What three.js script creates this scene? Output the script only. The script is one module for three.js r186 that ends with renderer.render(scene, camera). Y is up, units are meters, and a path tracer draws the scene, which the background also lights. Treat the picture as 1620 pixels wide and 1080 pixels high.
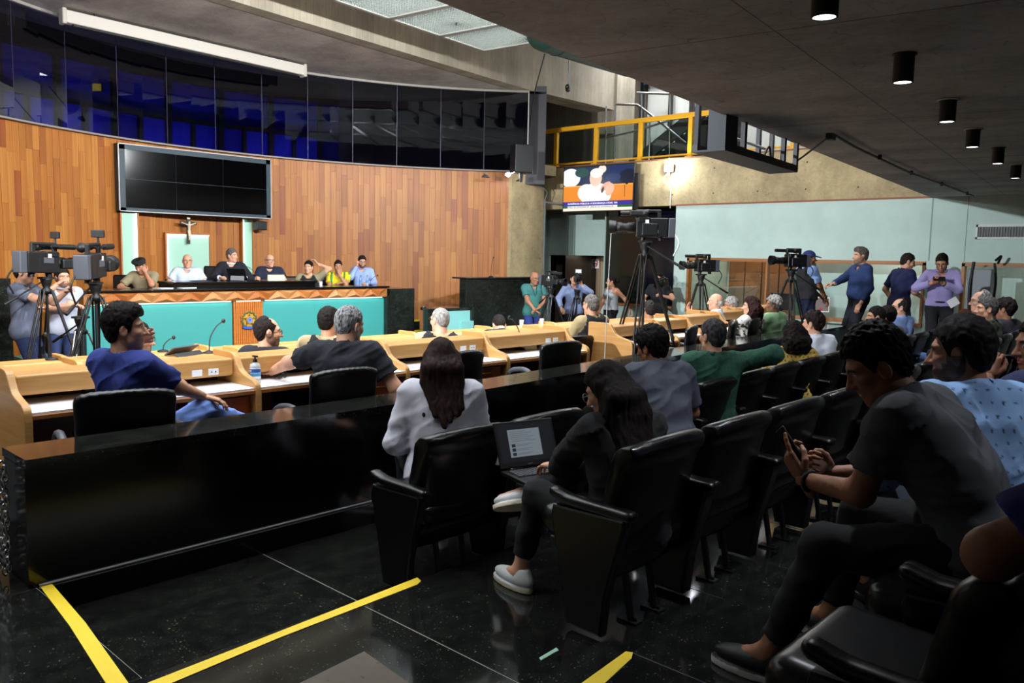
import * as THREE from 'three';
import { mergeGeometries } from 'three/addons/utils/BufferGeometryUtils.js';
import { RoundedBoxGeometry } from 'three/addons/geometries/RoundedBoxGeometry.js';
import { RectAreaLightUniformsLib } from 'three/addons/lights/RectAreaLightUniformsLib.js';

// ---------------------------------------------------------------- camera
// plan coordinates: u runs along the desk rows and the dais, v runs from the audience to the stage; three: x = u, y = up, z = -v
const EYE = 1.7, FOCAL = 1300, YAW = THREE.MathUtils.degToRad(43), PITCH = Math.atan(135 / 1300), ROLL = 0.02;
const scene = new THREE.Scene();
const camera = new THREE.PerspectiveCamera(2 * Math.atan(540 / FOCAL) * 180 / Math.PI, 1620 / 1080, 0.05, 100);
camera.position.set(0, EYE, 0);
camera.lookAt(Math.cos(YAW) * Math.cos(PITCH), EYE - Math.sin(PITCH), -Math.sin(YAW) * Math.cos(PITCH));
camera.rotateZ(ROLL);
camera.updateMatrixWorld();

const renderer = new THREE.WebGLRenderer();
renderer.toneMapping = THREE.LinearToneMapping;
renderer.toneMappingExposure = 1.35;
renderer.shadowMap.enabled = true;
RectAreaLightUniformsLib.init();
scene.background = new THREE.Color(0x000000);

// ---------------------------------------------------------------- light levels (the fittings that carry them are built further down)
const LIGHT = {
  grid: 7.5,        // luminous ceiling behind the eggcrate panels
  flood: 150,       // stage floods on the gallery front
  beamFlood: 6, side: 400,    // small flood on the concrete beam
  can: 8,         // cylinder downlights over the audience
  ledge: 3.2,         // strip under the dais frieze
  niche: 2.6,         // strips in the pale green niches
  booth: 5, corridor: 2.4, glassRoom: 36, gallery: 10,
};
const COOL = new THREE.Color().setRGB(0.93, 0.97, 1.0);

// ---------------------------------------------------------------- helpers
function rng(seed) { let a = seed >>> 0; return () => { a = (a + 0x6D2B79F5) >>> 0; let t = a; t = Math.imul(t ^ (t >>> 15), t | 1); t ^= t + Math.imul(t ^ (t >>> 7), t | 61); return ((t ^ (t >>> 14)) >>> 0) / 4294967296; }; }
const W = (u, y, v) => new THREE.Vector3(u, y, -v);
const V3 = (x, y, z) => new THREE.Vector3(x, y, z);
const clamp = (x, a, b) => Math.min(b, Math.max(a, x)), lerp = (a, b, t) => a + (b - a) * t;
// a pixel gives a direction; the distance comes from the surface the thing stands on
const _fw = V3(0, 0, -1).applyQuaternion(camera.quaternion), _rt = V3(1, 0, 0).applyQuaternion(camera.quaternion), _up = V3(0, 1, 0).applyQuaternion(camera.quaternion);
const pray = (x, y) => _fw.clone().addScaledVector(_rt, (x - 810) / FOCAL).addScaledVector(_up, (540 - y) / FOCAL);
const uyv = (p) => ({ u: p.x, y: p.y, v: -p.z });
const onY = (x, y, h) => { const d = pray(x, y); return uyv(camera.position.clone().addScaledVector(d, (h - EYE) / d.y)); };
const onV = (x, y, v) => { const d = pray(x, y); return uyv(camera.position.clone().addScaledVector(d, v / -d.z)); };
const onU = (x, y, u) => { const d = pray(x, y); return uyv(camera.position.clone().addScaledVector(d, u / d.x)); };
const atD = (x, y, z) => uyv(camera.position.clone().addScaledVector(pray(x, y), z));
const toward = (fu, fv) => Math.atan2(fu, -fv);          // turn that points local +z along (fu, fv)

const faceTo = (r, f) => toward(r * 0.682 + f * 0.731, -r * 0.731 + f * 0.682);   // r: to the side, f: away from where the photographer stands
const taken = new Map();
function numbered(name) { const n = taken.get(name) || 0; taken.set(name, n + 1); return n ? name + '_' + String(n).padStart(3, '0') : name; }
function shade(o) { o.castShadow = true; o.receiveShadow = true; return o; }
function mesh(name, geo, mat, parent) {                    // a part
  const o = shade(new THREE.Mesh(Array.isArray(geo) ? join(geo) : geo, mat)); o.name = name; parent.add(o); return o;
}
function tag(o, label, category, group) { o.userData.label = label; o.userData.category = category; if (group) o.userData.group = group; return o; }
function thing(name, label, category, p = { u: 0, y: 0, v: 0 }, turn = 0, group) {
  const o = new THREE.Group(); o.name = numbered(name); scene.add(o); o.position.set(p.u, p.y, -p.v); o.rotation.y = turn;
  return tag(o, label, category, group);
}
function single(name, geo, mat, label, category, group) { const o = mesh(numbered(name), geo, mat, scene); return tag(o, label, category, group); }
function struct(name, geo, mat, label) { const o = mesh(numbered(name), geo, mat, scene); o.userData.kind = 'structure'; if (label) o.userData.label = label; return o; }
function structGroup(name, label) { const o = new THREE.Group(); o.name = numbered(name); o.userData.kind = 'structure'; if (label) o.userData.label = label; scene.add(o); return o; }
function copyOf(root, p, turn, label, group) {
  const r = root.clone(); r.name = numbered(root.name.replace(/_\d\d\d$/, '')); scene.add(r); r.position.set(p.u, p.y, -p.v); r.rotation.y = turn;
  r.userData = { ...root.userData }; if (label) r.userData.label = label; if (group) r.userData.group = group; return r;
}
function plain(g) { const q = g.index ? g.toNonIndexed() : g; for (const k of Object.keys(q.attributes)) if (!['position', 'normal', 'uv'].includes(k)) q.deleteAttribute(k); if (!q.attributes.uv) metres(q); return q; }
function join(list) { return list.length === 1 ? list[0] : mergeGeometries(list.map(plain)); }
function metres(g, s = 1) {                                // uv in metres, by the way a face points
  const p = g.attributes.position, n = g.attributes.normal, uv = new Float32Array(p.count * 2);
  for (let i = 0; i < p.count; i++) {
    const ax = Math.abs(n.getX(i)), ay = Math.abs(n.getY(i)), az = Math.abs(n.getZ(i));
    const [a, b] = ay >= ax && ay >= az ? [p.getX(i), p.getZ(i)] : ax >= az ? [p.getZ(i), p.getY(i)] : [p.getX(i), p.getY(i)];
    uv[2 * i] = a * s; uv[2 * i + 1] = b * s;
  }
  g.setAttribute('uv', new THREE.BufferAttribute(uv, 2)); return g;
}
function box(w, h, d, x = 0, y = 0, z = 0, r = 0, seg = 2) {   // centred box, rounded by r
  const g = r > 0 ? new RoundedBoxGeometry(w, h, d, seg, r) : new THREE.BoxGeometry(w, h, d);
  g.translate(x, y, z); return metres(plain(g));
}
const bx = (u0, u1, y0, y1, v0, v1, r = 0) => box(u1 - u0, y1 - y0, Math.abs(v1 - v0), (u0 + u1) / 2, (y0 + y1) / 2, -(v0 + v1) / 2, r);   // box in plan coordinates
function rod(a, b, r1, r2 = r1, seg = 10, open = false) {
  const d = b.clone().sub(a), g = new THREE.CylinderGeometry(r2, r1, d.length(), seg, 1, open);
  g.applyQuaternion(new THREE.Quaternion().setFromUnitVectors(V3(0, 1, 0), d.clone().normalize())); g.translate((a.x + b.x) / 2, (a.y + b.y) / 2, (a.z + b.z) / 2); return g;
}
function bar(a, b, w, h, r = 0) {                          // rectangular bar from a to b: w sideways, h upwards
  const d = b.clone().sub(a), g = box(w, h, d.length(), 0, 0, 0, r), m = new THREE.Matrix4();
  const z = d.clone().normalize(), x = V3(0, 1, 0).cross(z); if (x.lengthSq() < 1e-6) x.set(1, 0, 0); x.normalize(); const y = z.clone().cross(x);
  m.makeBasis(x, y, z).setPosition((a.x + b.x) / 2, (a.y + b.y) / 2, (a.z + b.z) / 2); return g.applyMatrix4(m);
}
const tube = (pts, r, n = 24, seg = 7) => new THREE.TubeGeometry(new THREE.CatmullRomCurve3(pts), n, r, seg, false);
function prism(pts, depth, bevel = 0, holes = []) {          // outline in xy pushed along z, centred on z = 0
  const s = new THREE.Shape(pts.map((p) => new THREE.Vector2(p[0], p[1])));
  for (const h of holes) s.holes.push(new THREE.Path(h.map((p) => new THREE.Vector2(p[0], p[1]))));
  const g = new THREE.ExtrudeGeometry(s, { depth: depth - 2 * bevel, bevelEnabled: bevel > 0, bevelSize: bevel, bevelThickness: bevel, bevelSegments: 2, bevelOffset: -bevel, curveSegments: 8 });
  g.translate(0, 0, -depth / 2 + bevel); return metres(plain(g));
}
function smoothLine(pts, n = 6) { const c = new THREE.CatmullRomCurve3(pts.map((p) => V3(p[0], p[1], 0))); return c.getPoints(n * (pts.length - 1)).map((p) => [p.x, p.y]); }
const lathe = (pts, seg = 16) => new THREE.LatheGeometry(pts.map((p) => new THREE.Vector2(p[0], p[1])), seg);
function spin(g, rx = 0, ry = 0, rz = 0, x = 0, y = 0, z = 0) { return g.applyMatrix4(new THREE.Matrix4().makeRotationFromEuler(new THREE.Euler(rx, ry, rz)).setPosition(x, y, z)); }

// ---------------------------------------------------------------- noise and textures
function hash3(x, y, z) { let h = (Math.imul(x, 374761393) + Math.imul(y, 668265263) + Math.imul(z, 2147483647 ^ 0x5bd1e995)) | 0; h = Math.imul(h ^ (h >>> 13), 1274126177); return ((h ^ (h >>> 16)) >>> 0) / 4294967295; }
const sm = (t) => t * t * (3 - 2 * t);
function noise3(x, y, z) {
  const i = Math.floor(x), j = Math.floor(y), k = Math.floor(z), a = sm(x - i), b = sm(y - j), c = sm(z - k);
  const h = (p, q, r) => hash3(i + p, j + q, k + r);
  return lerp(lerp(lerp(h(0, 0, 0), h(1, 0, 0), a), lerp(h(0, 1, 0), h(1, 1, 0), a), b), lerp(lerp(h(0, 0, 1), h(1, 0, 1), a), lerp(h(0, 1, 1), h(1, 1, 1), a), b), c);
}
function tile2(x, y, px, py, s) {                         // value noise that repeats every px, py
  const i = Math.floor(x), j = Math.floor(y), a = sm(x - i), b = sm(y - j), m = (n, p) => ((n % p) + p) % p;
  const h = (p, q) => hash3(m(i + p, px), m(j + q, py), s);
  return lerp(lerp(h(0, 0), h(1, 0), a), lerp(h(0, 1), h(1, 1), a), b);
}
function fbm(u, v, px, py, s, oct = 4) { let r = 0, w = 0.5, t = 0; for (let o = 0; o < oct; o++) { r += w * tile2(u * px, v * py, px, py, s + o); t += w; w *= 0.55; px *= 2; py *= 2; } return r / t; }
function tex(n, fn, repeat = [1, 1], color = true) {
  const d = new Uint8Array(n * n * 4);
  for (let j = 0; j < n; j++) for (let i = 0; i < n; i++) { const c = fn(i / n, j / n), k = 4 * (j * n + i); for (let q = 0; q < 3; q++) d[k + q] = clamp(Math.round(255 * (c.length ? c[q] : c)), 0, 255); d[k + 3] = 255; }
  const t = new THREE.DataTexture(d, n, n); t.wrapS = t.wrapT = THREE.RepeatWrapping; t.magFilter = THREE.LinearFilter; t.minFilter = THREE.LinearMipmapLinearFilter; t.generateMipmaps = true;
  t.repeat.set(...repeat); if (color) t.colorSpace = THREE.SRGBColorSpace; t.needsUpdate = true; return t;
}
const std = (color, roughness = 0.8, extra = {}) => new THREE.MeshStandardMaterial({ color, roughness, metalness: 0, ...extra });
const glow = (color, k) => new THREE.MeshStandardMaterial({ color: 0x111111, roughness: 1, emissive: color, emissiveIntensity: k });

const T = {};
T.wood = tex(512, (u, v) => { const g = fbm(u, v, 40, 2, 11, 4), b = fbm(u, v, 5, 1, 21, 3), f = tile2(u * 180, v * 6, 180, 6, 5); const k = 0.70 + 0.22 * g + 0.12 * b + 0.05 * f; return [k, k * (0.93 + 0.07 * b), k * (0.84 + 0.12 * b)]; }, [1, 1]);
T.concrete = tex(512, (u, v) => { const a = fbm(u, v, 5, 5, 31, 6), b = fbm(u, v, 60, 60, 41, 3), c = fbm(u, v, 14, 3, 51, 4); let k = 0.62 + 0.28 * a + 0.1 * b + 0.12 * (c - 0.5); const pit = tile2(u * 220, v * 220, 220, 220, 9); if (pit > 0.955) k *= 0.72; const sc = Math.abs(fbm(u, v, 9, 9, 77, 3) - 0.5); if (sc < 0.004) k *= 0.82; return [k, k * 0.985, k * 0.955]; }, [1 / 2.4, 1 / 2.4]);
T.board = tex(512, (u, v) => { const n = 16, q = Math.floor(u * n), e = Math.min((u * n) % 1, 1 - (u * n) % 1); const a = fbm(u, v, 6, 5, 131, 5), b = fbm(u, v, 90, 10, 141, 3), h = hash3(q, 3, 5); let k = 0.66 + 0.22 * a + 0.08 * b + 0.09 * (h - 0.5); if (e < 0.03) k *= 0.84; const pit = tile2(u * 150, v * 150, 150, 150, 19); if (pit > 0.96) k *= 0.66; return [k, k * 0.985, k * 0.95]; }, [1 / 2.2, 1 / 2.2]);
T.boardBump = tex(512, (u, v) => { const n = 16, q = Math.floor(u * n), e = Math.min((u * n) % 1, 1 - (u * n) % 1); return clamp(0.5 + 0.5 * (hash3(q, 3, 5) - 0.5) + 0.2 * (fbm(u, v, 60, 8, 141, 3) - 0.5) - (e < 0.04 ? 0.3 : 0), 0, 1); }, [1 / 2.2, 1 / 2.2], false);
T.granite = tex(768, (u, v) => { const a = tile2(u * 200, v * 200, 200, 200, 61), b = tile2(u * 320, v * 320, 320, 320, 62), c = fbm(u, v, 24, 24, 63, 3); let k = 0.06 + 0.07 * c; let r = k, g = k * 1.05, bl = k * 0.98; if (a > 0.86 && c > 0.45) { const t = (a - 0.86) * 3.4; r += t * 0.75; g += t * 0.72; bl += t * 0.5; } if (b > 0.955) { r += 0.24; g += 0.27; bl += 0.24; } return [r, g, bl]; }, [1 / 1.4, 1 / 1.4]);
T.greenGranite = tex(512, (u, v) => { const a = tile2(u * 120, v * 120, 120, 120, 64), c = fbm(u, v, 18, 30, 65, 4); let k = 0.05 + 0.10 * c; const t = a > 0.8 ? (a - 0.8) * 0.9 : 0; return [k + t * 0.7, k * 1.15 + t * 0.9, k + t * 0.7]; }, [1 / 1.2, 1 / 1.2]);
T.leather = tex(256, (u, v) => 0.5 + 0.5 * (fbm(u, v, 60, 60, 71, 3) - 0.5), [3, 3], false);
T.plaster = tex(512, (u, v) => { const k = 0.95 + 0.05 * (fbm(u, v, 6, 6, 81, 5) - 0.5) * 2; return [k, k, k]; }, [1 / 2, 1 / 2]);
T.ply = tex(512, (u, v) => { const k = 0.80 + 0.18 * fbm(u, v, 3, 48, 91, 4) + 0.06 * fbm(u, v, 2, 3, 95, 3); return [k, k * 0.95, k * 0.88]; }, [1 / 0.9, 1 / 0.9]);

const M = {
  concrete: std(0xb0a8a0, 0.85, { map: T.concrete }),
  soffit: std(0xc9c5c2, 0.8, { map: T.concrete }),
  board: std(0xb4ac9c, 0.85, { map: T.board, bumpMap: T.boardBump, bumpScale: 0.006 }),
  tan: std(0xd6c49c, 0.85, { map: T.concrete, bumpMap: T.boardBump, bumpScale: 0.002 }),
  mint: std(0xc3dbd4, 0.7, { map: T.plaster }),
  teal: std(0x37908b, 0.5),
  granite: std(0xffffff, 0.09, { map: T.granite }),
  greenGranite: std(0xffffff, 0.16, { map: T.greenGranite }),
  blackStone: std(0x0b0b0c, 0.16),
  desk: std(0xcfa267, 0.42, { map: T.ply }),
  deskDark: std(0xa9723c, 0.42, { map: T.ply }),
  drawer: std(0x9c4f26, 0.38, { map: T.ply }),
  white: std(0xe9eaee, 0.45),
  black: std(0x0d0d0f, 0.5),
  blackGloss: std(0x070708, 0.18),
  leather: std(0x08080a, 0.3, { bumpMap: T.leather, bumpScale: 0.0006 }),
  plastic: std(0x131416, 0.38),
  grey: std(0x4a4d55, 0.45),
  steel: std(0xb9bcc0, 0.25, { metalness: 1 }),
  darkSteel: std(0x34363a, 0.35, { metalness: 0.8 }),
  yellow: std(0xe2a51c, 0.45),
  tape: std(0xf0cf2e, 0.6),
  brass: std(0xb98a3a, 0.3, { metalness: 1 }),
  frame: std(0xa8713a, 0.5, { map: T.ply }),
  carpet: std(0x17181c, 0.95),
};
// ================================================================ the building
const F1 = 0, F2 = -0.12, F3 = -0.2, FS = -0.3, L2 = 0.137, L3 = 0.275, L4 = 0.41;
const SOFFIT = 2.87, WOODTOP = 3.65, STAGECEIL = 5.5, RW = 15.66;
function slab(pts, y0, y1) {                              // plan outline (u, v) between two heights
  const s = new THREE.Shape(pts.map((p) => new THREE.Vector2(p[0], p[1])));
  const g = new THREE.ExtrudeGeometry(s, { depth: y1 - y0, bevelEnabled: false }); g.rotateX(-Math.PI / 2); g.translate(0, y0, 0); return metres(plain(g));
}
// --- floors
{
  const grout = std(0xc4c0b8, 0.8), tiles = [T.granite].map((t) => M.granite);
  const tileGeo = new Map();
  function tiledFloor(name, u0, u1, v0, v1, y, du, dv, label, thick = 0.3) {
    const g = structGroup(name, label);
    mesh('grout_bed', bx(u0, u1, y - thick, y - 0.004, v0, v1), grout, g);
    const nu = Math.max(1, Math.round((u1 - u0) / du)), nv = Math.max(1, Math.round((v1 - v0) / dv)), w = (u1 - u0) / nu, d = (v1 - v0) / nv, gap = 0.008;
    for (let i = 0; i < nu; i++) for (let j = 0; j < nv; j++) {
      const o = mesh('tile', box(w - gap, 0.02, d - gap, u0 + (i + 0.5) * w, y - 0.01, -(v0 + (j + 0.5) * d)), tiles[0], g);
      o.name = numbered('floor_tile');
    }
    return g;
  }
  tiledFloor('floor_pit', 1.19, 12.7, 2.93, 4.08, F1, 1.21, 1.2, 'polished black granite floor of the front audience row');
  tiledFloor('floor_second_row', -4, RW, 1.62, 2.93, L2, 1.225, 1.32, 'polished black granite floor of the second audience row');
  tiledFloor('floor_aisle', -4, 1.19, 2.93, 5.2, L2, 1.3, 1.15, 'polished black granite aisle floor');
  tiledFloor('floor_third_row', 1.2, RW, 0.3, 1.62, L3, 1.21, 1.32, 'polished black granite floor of the third audience row');
  tiledFloor('floor_stair_landing', -4, 1.2, -4.5, 1.62, L2, 1.3, 1.5, 'polished granite floor of the stair aisle');
  tiledFloor('floor_fourth_row', 1.2, RW, -4.5, 0.3, L4, 1.21, 1.2, 'polished black granite floor of the back audience rows', 0.5);
  tiledFloor('floor_side_aisle', 12.7, RW, 2.93, 6.6, L2, 1.3, 1.2, 'raised granite aisle along the mint wall', 0.4);
  const af = structGroup('floor', 'dark floor of the chamber stepping down to the stage');
  mesh('floor_level', bx(1.19, 12.7, -0.6, F1, 4.4, 5.95), M.carpet, af); mesh('floor_level', bx(-4, 1.19, -0.6, F1, 5.2, 5.95), M.carpet, af);
  mesh('floor_level', bx(-4, RW, -0.7, F2, 5.95, 7.02), M.carpet, af);
  mesh('floor_level', bx(-4, RW, -0.75, F3, 7.02, 8.4), M.carpet, af);
  mesh('floor_level', bx(-4, 19, -0.8, FS, 8.4, 17.5), M.carpet, af); mesh('floor_level', bx(RW, 19, -0.8, FS, 3, 8.4), M.carpet, af);
}
// --- parapet between the audience and the desks
const PARA = [[1.16, 4.08], [3.3, 4.09], [4.9, 4.19], [7.2, 4.40], [10.1, 4.64], [12.7, 4.83]];
{
  const g = structGroup('wall_parapet', 'polished black granite parapet between audience seats and desks');
  const off = (d) => PARA.map(([u, v]) => [u, v + d]), strip = (a, b) => [...off(a), ...off(b).reverse()];
  mesh('parapet_body', slab(strip(0, 0.3), -0.3, 0.70), M.blackStone, g);
  mesh('plinth', slab(strip(-0.012, 0.1).map(([u, v]) => [Math.max(u, 1.19), v]), 0.001, L2 - 0.012), M.blackStone, g);
  const lineM = std(0x9d9da2, 0.4);
  mesh('trim_line', slab(strip(-0.016, 0.02).map(([u, v]) => [Math.max(u, 1.2), v]), L2 - 0.008, L2 - 0.002), lineM, g);
  mesh('trim_line', slab(strip(-0.018, 0.02).map(([u, v]) => [Math.max(u, 1.2), v]), L2 + 0.006, L2 + 0.011), lineM, g);
  // cap stones
  const P = (t) => { let k = 0, acc = 0; for (; k < PARA.length - 2; k++) { const l = Math.hypot(PARA[k + 1][0] - PARA[k][0], PARA[k + 1][1] - PARA[k][1]); if (t <= acc + l) break; acc += l; } const [a, b] = [PARA[k], PARA[k + 1]], l = Math.hypot(b[0] - a[0], b[1] - a[1]), s = (t - acc) / l; return [lerp(a[0], b[0], s), lerp(a[1], b[1], s)]; };
  const total = 11.5, n = 10;
  for (let i = 0; i < n; i++) { const a = P(total * i / n + 0.002), b = P(total * (i + 1) / n - 0.002); mesh('cap_stone', slab([[a[0], a[1] - 0.015], [b[0], b[1] - 0.015], [b[0], b[1] + 0.33], [a[0], a[1] + 0.33]], 0.70, 0.742), M.granite, g).name = numbered('cap_stone'); }
}
// --- safety tape and tread marks
{
  const tape = (px, h, label, jag = 0) => {
    const p = px.map(([x, y]) => { const q = onY(x, y, h); return [q.u, q.v]; });
    single('floor_tape', slab(p, h + 0.001, h + 0.003), M.tape, label, 'tape');
  };
  tape([[58, 921], [79, 920], [135, 985], [204, 1082], [232, 1120], [200, 1125], [168, 1082], [110, 990]], L2, 'yellow tape running down the aisle from the parapet end');
  tape([[215, 1088], [440, 1000], [660, 914], [666, 919], [660, 925], [440, 1010], [255, 1088]], L2, 'long yellow tape along the edge of the second row floor');
  tape([[905, 1092], [990, 1031], [1001, 1033], [999, 1042], [945, 1092]], L3, 'short yellow tape on the edge of the third row floor');
  const q = [[853, 1041], [880, 1025], [884, 1029], [856, 1045]].map(([x, y]) => { const p = onY(x, y, L2); return [p.u, p.v]; });
  single('glow_strip', slab(q, L2 + 0.001, L2 + 0.003), std(0xa9d8bd, 0.5), 'small pale green marker strip on the granite floor', 'marker');
}
// --- curved stage wall
const CU = 8.3, CV = 7.3, CR = 8.45, DEG = Math.PI / 180;
const arc = (a, r = CR) => [CU + r * Math.sin(a), CV + r * Math.cos(a)];
const wallV = (u) => CV + Math.sqrt(Math.max(0, CR * CR - (u - CU) ** 2));
function arcSlab(a0, a1, r0, r1, y0, y1, n = 48) { const p = []; for (let i = 0; i <= n; i++) p.push(arc(lerp(a0, a1, i / n), r0)); for (let i = n; i >= 0; i--) p.push(arc(lerp(a0, a1, i / n), r1)); return slab(p, y0, y1); }
const A0 = -66 * DEG, A1 = 44.3 * DEG;
{
  const g = structGroup('wall_stage', 'curved stage wall clad in vertical orange brown wooden planks');
  mesh('backing', arcSlab(A0, A1, CR + 0.03, CR + 0.25, -0.6, WOODTOP), std(0x2a170a, 0.9), g);
  const tones = [0xb5732f, 0xae6b2a, 0xba7a35, 0xa56326, 0xb16f2d, 0xbd7e39, 0x9a5526, 0xb3742f];
  const mats = tones.map((c, i) => { const t = T.wood.clone(); t.repeat.set(1.6, 0.8); t.offset.set(i * 0.37, i * 0.23); t.needsUpdate = true; return std(c, 0.46, { map: t, bumpMap: T.wood, bumpScale: 0.0006 }); });
  const r = rng(5), step = 0.127 / CR, all = [];
  let c = 0;
  for (let a = A0; a < A1 - step * 0.5; a += step, c++) {
    let y = -0.3 - r() * 0.6;
    while (y < WOODTOP - 0.02) {
      const l = 0.5 + r() * 0.62; let y0 = Math.max(y, -0.3), y1 = Math.min(y + l, WOODTOP); y += l;
      if (WOODTOP - y1 < 0.12) { y1 = WOODTOP; y = WOODTOP; }
      const [u, v] = arc(a + step / 2, CR + 0.012 + r() * 0.006);
      let m = Math.floor(r() * tones.length); if (m === 6 && r() < 0.5) m = 0;
      all.push({ a: a + step / 2, u, v, y0, y1, m, k: r() });
    }
  }
  const geos = new Map();
  const plankGeo = (h, k) => { const key = Math.round(h * 20) + '_' + Math.floor(k * 3); if (!geos.has(key)) { const q = box(0.1235, 1, 0.028, 0, 0, 0); const uv = q.attributes.uv; for (let i = 0; i < uv.count; i++) { uv.setXY(i, uv.getX(i) + Math.floor(k * 3) * 0.31, uv.getY(i) * h + k); } geos.set(key, q); } return geos.get(key); };
  const shown = all.filter((p) => p.u > 4.0 && p.y1 > 0.85 && !(p.u > 6.0 && p.u < 9.0 && p.y0 > 2.05 && p.y1 < 3.5)).sort((p, q) => (q.y1 - q.y0) - (p.y1 - p.y0)).slice(0, 300);
  const keep = new Set(shown), rest = [];
  for (const p of all) {
    const h = p.y1 - p.y0 - 0.003;
    if (h < 0.03) continue;
    if (keep.has(p)) {
      const o = mesh('plank', plankGeo(h, p.k), mats[p.m], g); o.name = numbered('plank'); o.scale.y = h; o.position.set(p.u, (p.y0 + p.y1) / 2, -p.v); o.rotation.y = -p.a;
    } else {
      const q = plankGeo(h, p.k).clone(); q.applyMatrix4(new THREE.Matrix4().compose(V3(p.u, (p.y0 + p.y1) / 2, -p.v), new THREE.Quaternion().setFromEuler(new THREE.Euler(0, -p.a, 0)), V3(1, h, 1))); (rest[p.m] ||= []).push(q);
    }
  }
  rest.forEach((l, i) => { const o = mesh('more_planks', l, mats[i], g); o.userData.kind = 'stuff'; o.name = numbered('more_planks'); });
}
// --- glass band above the planks, a dim blue room behind it
{
  const g = structGroup('window_1', 'curved band of dark blue tinted glass panes above the wooden wall');
  const paneM = new THREE.MeshPhysicalMaterial({ color: 0x9494a8, roughness: 0.015, transmission: 1, thickness: 0, ior: 1.55 });
  const aEnd = 46.6 * DEG, st = 6.86 * DEG, seam = std(0x3a3350, 0.4), n = 15;
  for (let i = 0; i < n; i++) {
    const b = aEnd - i * st, a = b - st; if (b < A0 + 0.02) break;
    mesh('glass_pane', arcSlab(a + 0.0006, b - 0.0006, CR - 0.05, CR - 0.046, WOODTOP + 0.03, STAGECEIL - 0.03, 2), paneM, g).name = numbered('glass_pane');
    mesh('glass_joint', arcSlab(a - 0.0007, a + 0.0007, CR - 0.047, CR - 0.04, WOODTOP + 0.03, STAGECEIL - 0.03, 1), seam, g).name = numbered('glass_joint');
  }
  mesh('sill', arcSlab(A0, aEnd, CR - 0.09, CR + 0.06, WOODTOP - 0.005, WOODTOP + 0.03), std(0x6d5c50, 0.5), g);
  mesh('cable', arcSlab(A0, aEnd, CR - 0.1, CR - 0.085, WOODTOP + 0.0, WOODTOP + 0.022), std(0x8b8782, 0.6), g);
  mesh('head_trim', arcSlab(A0, aEnd, CR - 0.1, CR + 0.02, STAGECEIL - 0.05, STAGECEIL - 0.005), std(0x9a948c, 0.6), g);
  mesh('end_trim', arcSlab(aEnd, aEnd + 0.003, CR - 0.07, CR + 0.1, WOODTOP, STAGECEIL), std(0xb8b4ac, 0.5), g);
  // room behind the glass: blue screens with black mullions on one side, grey lining on the other
  const back = structGroup('wall_glass_room', 'blue screens with black mullions behind the glass band');
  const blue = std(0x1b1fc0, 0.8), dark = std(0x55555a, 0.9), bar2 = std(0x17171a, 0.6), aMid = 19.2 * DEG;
  mesh('blue_screen', arcSlab(A0, aMid, CR + 0.9, CR + 0.95, WOODTOP - 0.1, STAGECEIL + 0.2), blue, back);
  mesh('grey_lining', arcSlab(aMid, aEnd + 0.05, CR + 0.3, CR + 0.4, WOODTOP - 0.1, STAGECEIL + 0.2), dark, back);
  mesh('grey_lining', arcSlab(aMid - 0.006, aMid, CR - 0.03, CR + 0.95, WOODTOP, STAGECEIL), dark, back);  // partition put in so the lamps leave the grey half unlit
  mesh('grey_lining', arcSlab(A0, aEnd + 0.05, CR + 0.26, CR + 1.2, WOODTOP - 0.25, WOODTOP - 0.02), dark, back);
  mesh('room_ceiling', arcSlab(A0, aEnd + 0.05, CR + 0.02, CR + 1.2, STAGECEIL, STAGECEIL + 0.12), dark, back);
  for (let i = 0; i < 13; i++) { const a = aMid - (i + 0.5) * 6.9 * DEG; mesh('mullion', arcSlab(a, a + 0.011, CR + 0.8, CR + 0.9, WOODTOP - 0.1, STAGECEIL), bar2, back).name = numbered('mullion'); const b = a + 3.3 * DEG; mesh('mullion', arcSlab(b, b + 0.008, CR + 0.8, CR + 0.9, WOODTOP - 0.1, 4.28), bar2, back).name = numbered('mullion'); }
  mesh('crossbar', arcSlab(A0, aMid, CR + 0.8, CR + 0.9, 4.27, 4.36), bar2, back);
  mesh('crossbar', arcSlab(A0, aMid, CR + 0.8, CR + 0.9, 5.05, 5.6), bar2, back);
  for (const a of [-32, -18, -4, 10]) { const p = arc(a * DEG, CR + 0.42); const l = new THREE.RectAreaLight(0xdfe4ff, LIGHT.glassRoom, 1.6, 0.08); l.position.copy(W(p[0], WOODTOP - 0.01, p[1])); { const q = arc(a * DEG, CR + 0.8); l.lookAt(W(q[0], 5.0, q[1])); } scene.add(l);
    const o = single('added_tube_lamp', bx(-0.8, 0.8, -0.02, 0.02, -0.04, 0.04), glow(0xdfe4ff, 0.4), 'added tube lamp hidden below the blue screens', 'lamp', 'added tube lamps behind the glass band'); o.position.copy(W(p[0], WOODTOP - 0.045, p[1])); o.rotation.y = -a * DEG; }  // lamps added out of sight to brighten the blue screens
}
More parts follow.
